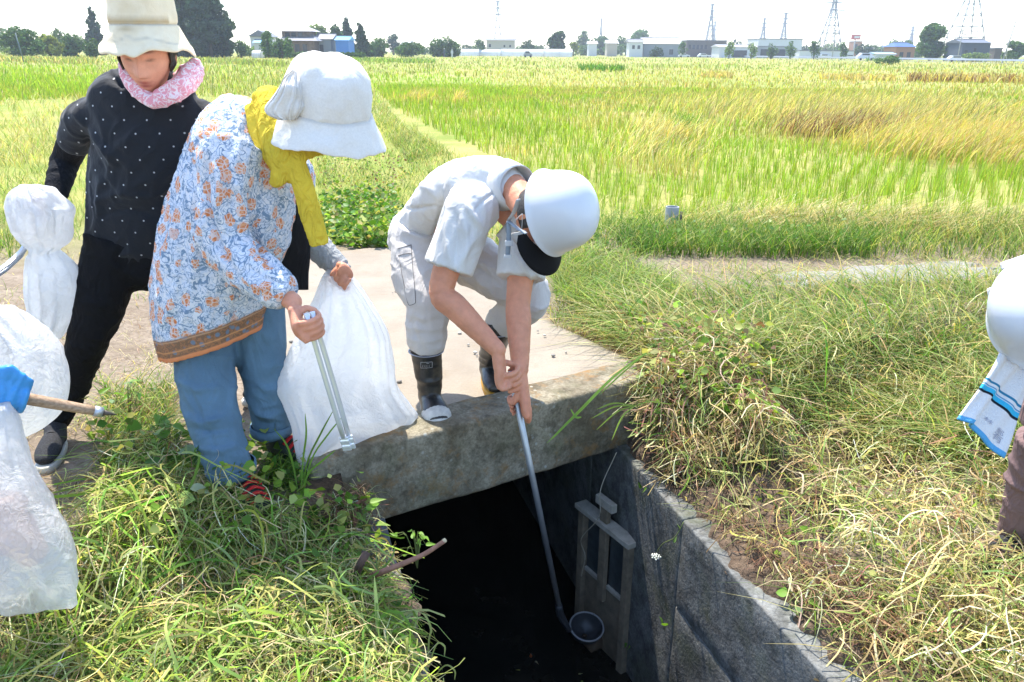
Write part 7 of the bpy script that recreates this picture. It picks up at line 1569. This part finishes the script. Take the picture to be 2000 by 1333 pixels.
# vehicles
def car(px, D, L, H, label, mat, name='car', van=False):
    x = aty(px, 110, D)[0]; z = GZ + .02; root = empty(name, (x, D, z), label, name if name != 'parked_car' else 'car')
    prof = [(-.5, .22), (-.5, .55), (-.42, .62), (-.30, 1.0), (.28 if van else .12, 1.0), (.36 if van else .28, .64), (.48, .56), (.5, .22)]
    P = [(x + a * L, D + s_ * .85, z + b * H) for s_ in (-1, 1) for a, b in prof]; n_ = len(prof)
    F = [tuple(range(n_)), tuple(range(n_, 2 * n_))[::-1]] + [(i, i + n_, (i + 1) % n_ + n_, (i + 1) % n_) for i in range(n_)]
    b = MB().add(P, F).build('body', mat, root)
    MB().box((x - .04 * L, D - .87, z + H * .80), (L * .22, .02, H * .11)).build('window', WINDOW, b)
    for a in (-.32, .32): MB().tube([(x + a * L, D - .92, z + .30), (x + a * L, D - .7, z + .30)], .30, n=12).build('wheel', plain('tyre', (.02, .02, .02)), root, True)
WCAR = plain('white_car_paint', (0.62, 0.63, 0.64), 0.3, 0.5, var=.02)
car(1690, 232, 4.6, 1.9, 'white van parked by the blue-roofed shed', WCAR, 'van', True); car(1660, 290, 4.2, 1.4, 'white car beside the long low white shed', WCAR, 'parked_car'); car(1374, 300, 4.2, 1.4, 'white car in front of the dark brown building', WCAR, 'parked_car'); car(1610, 300, 4.3, 1.5, 'white car parked below the large pylon', WCAR, 'parked_car'); car(1336, 300, 4.0, 1.4, 'pale car at the end of the pale-roofed warehouse', WCAR, 'parked_car'); car(1868, 205, 4.2, 1.4, 'white car half hidden at the dark slate building', WCAR, 'parked_car')
car(1031, 235, 2.4, 1.7, 'small grey farm tractor in front of the long white tunnel', GREYW, 'tractor')
def farmer(px, D, top, shirt, label):
    x = aty(px, 105, D)[0]; H = aty(px, top, D)[2] - GZ; o = np.array([x, D, GZ]); root = empty('person', o, label, 'person')
    s = MB(); limb(s, [o + [-.1, 0, .1], o + [-.08, 0, H * .5]], [.08, .1], n=8, sub=2); limb(s, [o + [.1, 0, .1], o + [.08, 0, H * .5]], [.08, .1], n=8, sub=2); limb(s, [o + [0, 0, H * .48], o + [0, -.05, H * .8]], [(.17, .13), (.19, .13)], n=10, sub=2); limb(s, [o + [-.2, 0, H * .78], o + [-.27, -.15, H * .5]], [.06, .05], n=6, sub=2); limb(s, [o + [.2, 0, H * .78], o + [.27, -.15, H * .5]], [.06, .05], n=6, sub=2); limb(s, [o + [0, -.05, H * .8], o + [0, -.08, H * .93]], [.06, .1], n=8, sub=2)
    remesh('body', s, .03, shirt, root, 2); MB().tube([o + [0, -.08, H * .95], o + [0, -.08, H]], [.18, .10], n=10).build('hat', WHITEW, root, True)
farmer(868, 205, 95, DARKW, 'far person in dark clothes standing left of the white tunnels'); farmer(883, 200, 96, WHITEW, 'far person in pale clothes working left of the white tunnels')
# ------------------------------------------------------------------ small things near by
def ray_ground(px, py): return unproject(np.array([float(px)]), np.array([float(py)]))[0]
def heart(size, fold=0.15, pointed=0.0):
    out = [(0, 0)] + [(s * w, l) for s, w, l in ((-1, .30, .02), (-1, .50, .22), (-1, .46, .48), (-1, .28, .76))] + [(0, 1.0 + pointed)] + [(.28, .76), (.46, .48), (.50, .22), (.30, .02)]
    V = [(x * size, y * size, abs(x) * fold * size - 0.10 * size * y * y) for x, y in out] + [(0, .33 * size, -.01 * size), (0, .66 * size, -.045 * size)]
    F = [(0, 1, 2, 10), (10, 2, 3, 11), (11, 3, 4, 5), (0, 10, 8, 9), (10, 11, 7, 8), (11, 5, 6, 7)]; return np.array(V), F
LEAFV = {}
def leaf_mesh(kind, col):
    k_ = (kind, tuple(np.round(col, 3)))
    if k_ not in LEAFV:
        V, F = heart(1.0, 0.22, 0.0 if kind == 'heart' else 0.25); V = V * ([1, 1, 1] if kind == 'heart' else [0.5, 1, 1])
        LEAFV[k_] = raw_mesh('leaf', V, F, LEAF, True, cols=np.tile(col, (len(V), 1)))
    return LEAFV[k_]
def put_leaf(root, P, size, az, pitch, roll, kind, col):
    o = bpy.data.objects.new('leaf', leaf_mesh(kind, col)); COL.objects.link(o); o.parent = root
    o.location = Vector(P) - root.location; o.scale = (size,) * 3; o.rotation_euler = (pitch, roll, az)
LEAFC = [(0.12, 0.26, 0.03), (0.17, 0.32, 0.04), (0.24, 0.36, 0.07), (0.08, 0.19, 0.03), (0.20, 0.30, 0.12)]
STEM = plain('green_stem', (0.14, 0.18, 0.05), 0.7); DRYSTEM = plain('dry_stem', (0.28, 0.19, 0.11), 0.8)
def vine(px, py, n, rx, ry, s0, s1, label, kind='heart', seed=1, h=0.14, cols=LEAFC, group=None, name='broadleaf_weed'):
    r = random.Random(seed); b = ray_ground(px, py); root = empty(name, b, label, 'weed', group); pts = []
    for k in range(n):
        a = r.uniform(0, 6.28); q = math.sqrt(r.random()); p = np.array([b[0] + math.cos(a) * q * rx, b[1] + math.sin(a) * q * ry, 0]); p[2] = float(ground_z(p[0], p[1])) + h * r.uniform(0.5, 1.2)
        put_leaf(root, p, r.uniform(s0, s1), r.uniform(0, 6.28), r.uniform(-.5, .5), r.uniform(-.6, .6), kind, r.choice(cols)); pts.append(p)
        MB().tube([b + [0, 0, .0], (b + p) / 2 + [0, 0, h * .5], p], [0.0016, 0.0013, 0.001], n=5, sub=3).build('stem', STEM, root, True)
vine(335, 905, 12, .16, .10, .04, .065, 'broad heart-leaved weed right below the blue trouser leg', seed=1)
vine(400, 965, 10, .13, .08, .045, .075, 'cluster of broad pale leaves lying before the red laced shoe', seed=2, cols=LEAFC[2:])
vine(255, 830, 9, .12, .12, .03, .05, 'leafy weed beside the wooden tool tip', 'pointed', seed=3)
vine(350, 1020, 5, .10, .05, .05, .08, 'few large pale green leaves on the cut grass heap', seed=4, cols=[(0.30, 0.42, 0.12), (0.42, 0.48, 0.30)])
vine(470, 985, 7, .10, .06, .035, .055, 'ivy-like leaves creeping under the red laced shoe', seed=5)
vine(715, 1085, 8, .07, .05, .04, .065, 'bright green seedling at the ditch edge by the cut branch', 'pointed', seed=6, h=.09)
vine(815, 1110, 12, .07, .06, .022, .038, 'small dark leafy weed hanging over the water', 'pointed', seed=7, h=.13, cols=LEAFC[:2] + LEAFC[3:4])
vine(780, 1200, 6, .05, .04, .025, .042, 'little rounded-leaf seedling on the ditch rim', seed=8, h=.06)
vine(1330, 720, 30, .22, .16, .03, .055, 'creeper with reddish and green leaves at the right beam end', seed=9, h=.14, cols=[(0.30, 0.12, 0.08), (0.12, 0.24, 0.05), (0.25, 0.33, 0.10), (0.3, 0.2, 0.12)])
vine(1360, 800, 24, .18, .14, .03, .055, 'yellow-green creeper on the earth above the ditch wall', seed=10, h=.10, cols=[(0.34, 0.40, 0.05), (0.22, 0.34, 0.04), (0.40, 0.42, 0.08)])
vine(1300, 880, 7, .10, .08, .03, .045, 'yellow-green leaves hanging at the ditch wall corner', seed=11, h=.06, cols=[(0.34, 0.42, 0.05), (0.22, 0.34, 0.04)])
vine(1430, 905, 7, .12, .08, .025, .045, 'creeping leaves among the straw near the earth clod', seed=12, h=.06)
vine(1545, 1190, 5, .06, .05, .025, .04, 'small green weed at the top of the ditch wall', seed=13, h=.03)
vine(690, 440, 26, .55, .45, .05, .09, 'patch of leafy kudzu at the far edge of the concrete', seed=14, h=.12)
def tall_grass(base, pts_list, w, label, col, name='grass_stalk'):
    root = empty(name, base, label, 'grass')
    for k, (pts, ww) in enumerate(pts_list):
        P = catmull(np.array(pts), 5); n = len(P); T = np.gradient(P, axis=0); sd = np.cross(T, [0.2, -1.0, 0.4]); sd /= np.linalg.norm(sd, axis=1)[:, None]; t = np.linspace(0, 1, n)[:, None]; W_ = ww * (0.4 + 1.2 * t) * (1 - t ** 3) + .0006
        V = np.concatenate([P - sd * W_, P + sd * W_]); F = [(i, i + 1, n + i + 1, n + i) for i in range(n - 1)]
        link('blade', raw_mesh('blade', V, F, GRASS, True, cols=np.tile(np.array(col) * RNG.uniform(.8, 1.2), (2 * n, 1))), root)
b0 = aty(1262, 690, 3.2)
tall_grass(b0, [([b0, aty(1200, 735, 3.0), aty(1130, 805, 2.85), aty(1068, 866, 2.78)], .006), ([aty(1150, 785, 2.88), aty(1105, 830, 2.80), aty(1078, 858, 2.76)], .004), ([aty(1115, 800, 2.84), aty(1125, 815, 2.83), aty(1136, 815, 2.83)], .004), ([b0, aty(1215, 730, 3.05), aty(1170, 772, 2.9)], .003)], .006, 'long grass stalk bending across the front of the concrete beam', (0.20, 0.32, 0.06))
b1 = aty(1310, 790, 3.0)
tall_grass(b1, [([b1, aty(1270, 785, 2.95), aty(1240, 793, 2.9)], .002), ([aty(1240, 793, 2.9), aty(1200, 795, 2.88), aty(1155, 818, 2.86)], .003), ([aty(1240, 793, 2.9), aty(1205, 805, 2.86), aty(1165, 840, 2.84)], .003), ([aty(1240, 793, 2.9), aty(1215, 815, 2.86), aty(1195, 860, 2.84)], .003), ([aty(1240, 793, 2.9), aty(1200, 788, 2.9), aty(1165, 800, 2.88)], .003)], .004, 'drooping grass head hanging beside the right end of the beam', (0.24, 0.32, 0.07))
b2 = ray_ground(585, 985)
tall_grass(b2, [([b2, aty(600, 905, 2.40), aty(625, 850, 2.38), aty(652, 800, 2.38)], .003), ([b2, aty(592, 900, 2.4), aty(598, 850, 2.38), aty(596, 808, 2.38)], .003), ([b2, aty(608, 900, 2.4), aty(640, 850, 2.36), aty(668, 815, 2.36)], .0025), ([b2, aty(575, 920, 2.42), aty(560, 870, 2.42), aty(535, 838, 2.44)], .003), ([b2, aty(600, 930, 2.38), aty(630, 900, 2.36), aty(655, 880, 2.36)], .003)], .004, 'spray of upright green grass in front of the open white bag', (0.14, 0.26, 0.04))
b3 = ray_ground(730, 1310)
tall_grass(b3, [([b3, aty(738, 1250, 1.82), aty(735, 1180, 1.86), aty(731, 1125, 1.88)], .0055), ([b3, aty(760, 1260, 1.80), aty(800, 1240, 1.80)], .004), ([b3, aty(700, 1270, 1.82), aty(640, 1250, 1.84), aty(600, 1270, 1.84)], .006)], .006, 'thick pale green stalk standing upright at the ditch edge', (0.45, 0.52, 0.20))
tall_grass(ray_ground(840, 1300), [([ray_ground(835, 1310), aty(838, 1250, 1.86), aty(842, 1230, 1.87), aty(832, 1205, 1.88), aty(820, 1196, 1.9)], .003), ([ray_ground(835, 1310), aty(852, 1260, 1.84), aty(868, 1262, 1.84), aty(868, 1282, 1.83)], .002), ([ray_ground(845, 1325), aty(870, 1300, 1.8), aty(888, 1310, 1.8), aty(888, 1328, 1.8)], .002)], .003, 'bent dry stalks sticking out over the water at the ditch rim', (0.40, 0.42, 0.16))
for xs_, lb_ in ((1610, 'tall green grass blade standing on the right bank'), ):
    bb = ray_ground(1700, 640); tall_grass(bb, [([bb, aty(1692, 600, 3.95), aty(1680, 572, 3.9)], .006), ([ray_ground(1620, 720), aty(1615, 690, 3.3), aty(1612, 660, 3.3)], .006)], .006, lb_, (0.12, 0.26, 0.04))
# cut branch and rusty rod
br = empty('cut_branch', ray_ground(700, 1140), 'brown cut branch reaching from the bank over the dark water', 'branch')
c0 = ray_ground(690, 1150) + [0, 0, .02]
MB().tube([c0, aty(740, 1120, 2.06), aty(790, 1100, 2.06), aty(830, 1082, 2.08), aty(868, 1057, 2.10)], [.011, .010, .0085, .0075, .007], n=9, sub=4).build('wood', plain('red_brown_bark', (0.26, 0.13, 0.085), .8, var=.3, vs=40), br, True)
MB().tube([aty(866, 1058, 2.10), aty(870, 1055, 2.10)], [.0074, .0068], n=9).build('cut_end', plain('pale_cut_wood', (.55, .45, .28)), br, True)
MB().tube([c0 + [0, 0, .01], aty(700, 1110, 2.04), aty(716, 1080, 2.04)], [.014, .013, .012], n=9, sub=3).build('stump', plain('dark_bark', (0.10, 0.06, 0.045), .9, var=.4, vs=40), br, True)
q0 = ray_ground(690, 1062); tag(MB().tube([q0 - [0, 0, .06], aty(692, 1030, 2.35), aty(694, 995, 2.40), aty(702, 980, 2.42), aty(720, 976, 2.43)], .0075, n=10, sub=4).build('rusty_rod', plain('rust', (0.22, 0.10, 0.06), .9, .2, .2, var=.4, vs=60, bump=.6, bs=120), None, True), 'bent rusty rod sticking up in front of the concrete beam', 'rod')
# uprooted weed with a ball of earth
ub = ray_ground(1640, 862); ur = empty('uprooted_weed', ub, 'dried uprooted weed with its ball of earth and roots on the straw', 'weed')
s = MB(); limb(s, [ub + [-.04, 0, .0], ub + [0, 0, .05], ub + [.045, .02, .10]], [.06, .065, .025], n=14, sub=4); remesh('earth_ball', s, .006, plain('dry_grey_earth', (0.25, 0.18, 0.12), .95, var=.3, vs=30, bump=.8, bs=90, bd=.01), ur, 1, post=lambda V, N: .014 * fbm(V, 28, 3))
MB().tube([ub + [.04, .02, .09], ub + [.12, .06, .15], ub + [.22, .12, .17]], [.006, .004, .002], n=6, sub=4).build('stem', DRYSTEM, ur, True)
rt = MB()
for k in range(26): a = RNG.uniform(2.2, 4.4); p = ub + [0, 0, .05]; MB().tube([p, p + [math.cos(a) * .07, math.sin(a) * .05, RNG.uniform(-.04, .05)], p + [math.cos(a) * .14, math.sin(a) * .09, RNG.uniform(-.08, .03)]], [.0018, .0012, .0006], n=4, sub=3).build('root', DRYSTEM, ur, True)
# white flower hanging on the wall
def onwall(px, py, off=0.02):
    d = ray(px, py); o = np.array([0, 0, CAMH]); nn = np.array([CT[0], CT[1], 0]); t = (TR - off - o @ nn) / (d @ nn); return o + d * t
fw = empty('wall_flower', onwall(1320, 1040), 'small white umbel flower hanging on a thin stem over the ditch wall', 'flower')
MB().tube([onwall(1335, 1020), onwall(1318, 1050, .04), onwall(1295, 1062, .05), onwall(1283, 1078, .05)], .0016, n=5, sub=4).build('stem', STEM, fw, True)
wf = plain('white_petals', (.62, .64, .55), .8)
for k in range(16): a = k * 2.4; r_ = .004 * math.sqrt(k); c = onwall(1281, 1087, .05) + [math.cos(a) * r_ * 1.3, math.sin(a) * r_ * 1.3, .004 - .0004 * k]; MB().add(*rings([c + g * .0042 for g in sphere_grid(6, 5)])).build('floret', wf, fw, True)
for (x_, y_) in ((1328, 1035), (1316, 1060)): put_leaf(fw, onwall(x_, y_, .03), .022, RNG.uniform(0, 6), 1.0, .3, 'pointed', (0.14, 0.24, 0.05))
for x_, y_, s_, lb in ((1250, 955, .03, 'pair of small leaves sprouting at the top of the ditch wall'), (1293, 1218, .03, 'single green leaf stuck low on the ditch wall'), (1220, 1262, .025, 'tiny sprout at the foot of the sluice gate')):
    w_ = empty('wall_sprout', onwall(x_, y_), lb, 'sprout')
    for k in range(2): put_leaf(w_, onwall(x_ + 7 * k, y_ + 5 * k, .02), s_, RNG.uniform(0, 6), 1.1, .4, 'heart', LEAFC[k])
    MB().tube([onwall(x_ + 4, y_ + 14, .0), onwall(x_ + 4, y_ + 4, .015)], .0012, n=5).build('stem', STEM, w_, True)
# floating debris on the water
fl = random.Random(5)
for k, (x_, y_, c) in enumerate(((1037, 1285, (0.30, 0.09, 0.03)), (1016, 1310, (.2, .2, .06)), (1138, 1330, (.12, .18, .04)), (1045, 1292, (.3, .26, .16)), (1130, 1318, (.2, .2, .1)))):
    p = atz(x_, y_, ZWATER + .004); r_ = empty('floating_leaf', p, ['small orange leaf floating on the dark water', 'olive scrap floating on the dark water', 'green scrap floating near the foot of the gate', 'pale straw bit beside the floating orange leaf', 'dull leaf bit floating under the scoop'][k], 'leaf'); put_leaf(r_, p, .02 + .008 * (k == 0), k * 1.3, 0, 0, 'pointed', c)
# grey pipe in the field and a dark stick beside it
pb = ray_ground(1310, 450); pz = aty(1308, 404, pb[1])[2]; pr = empty('standpipe', pb, 'short grey plastic pipe standing upright at the paddy edge', 'pipe')
ph = np.linspace(0, 2 * math.pi, 25)[:-1]; mk = lambda r_, z_: np.stack([pb[0] + np.cos(ph) * r_, pb[1] + np.sin(ph) * r_, np.full(24, z_)], -1)
V, F = rings([mk(.058, pb[2] - .1), mk(.058, pz), mk(.050, pz), mk(.050, pb[2])], False); link('pipe', raw_mesh('pipe', V, F, plain('grey_pvc', (.36, .37, .38), .5, var=.15), False), pr)
sp = ray_ground(1328, 452); tag(MB().tube([sp - [0, 0, .05], sp + [0, 0, .17]], .012, n=7).build('stake', plain('dark_stake', (.05, .045, .04)), None, True), 'thin dark stake beside the grey standpipe', 'stake')
# pebbles on the concrete
peb = [raw_mesh('pebble', rings([g * [.011, .009, .006] * (1 + .2 * fbm(g + k * 3, 2, k)[:, None]) for g in sphere_grid(8, 6)])[0], rings([g for g in sphere_grid(8, 6)])[1], plain('grey_pebble%d' % k, (.26 + .07 * k, .24 + .065 * k, .21 + .055 * k), .9)) for k in range(3)]
for k in range(46):
    u_, q_ = RNG.uniform(.1, 1.65), RNG.uniform(.3, 2.6); p = fuq(u_, q_, .015); o = bpy.data.objects.new('pebble', peb[k % 3]); COL.objects.link(o); o.location = p; s_ = RNG.uniform(.35, 1.3); o.scale = (s_, s_, s_); o.rotation_euler = (0, 0, RNG.uniform(0, 6)); tag(o, 'small grey pebble lying loose on the pale concrete crossing', 'pebble', 'pebbles on the concrete')

# ------------------------------------------------------------------ thin summer haze over the plain
hz = MB().box((0, 600, 29), (1500, 660, 33)).build('haze', None); hz['kind'] = 'stuff'
hm_ = bpy.data.materials.new('pale_haze'); hm_.use_nodes = True; nt_ = hm_.node_tree; nt_.nodes.clear()
o_ = nt_.nodes.new('ShaderNodeOutputMaterial'); pv = nt_.nodes.new('ShaderNodeVolumePrincipled'); pv.inputs['Color'].default_value = (0.82, 0.90, 1.0, 1); pv.inputs['Density'].default_value = 0.00042; pv.inputs['Anisotropy'].default_value = 0.2
nt_.links.new(pv.outputs[0], o_.inputs['Volume']); hz.data.materials.append(hm_)
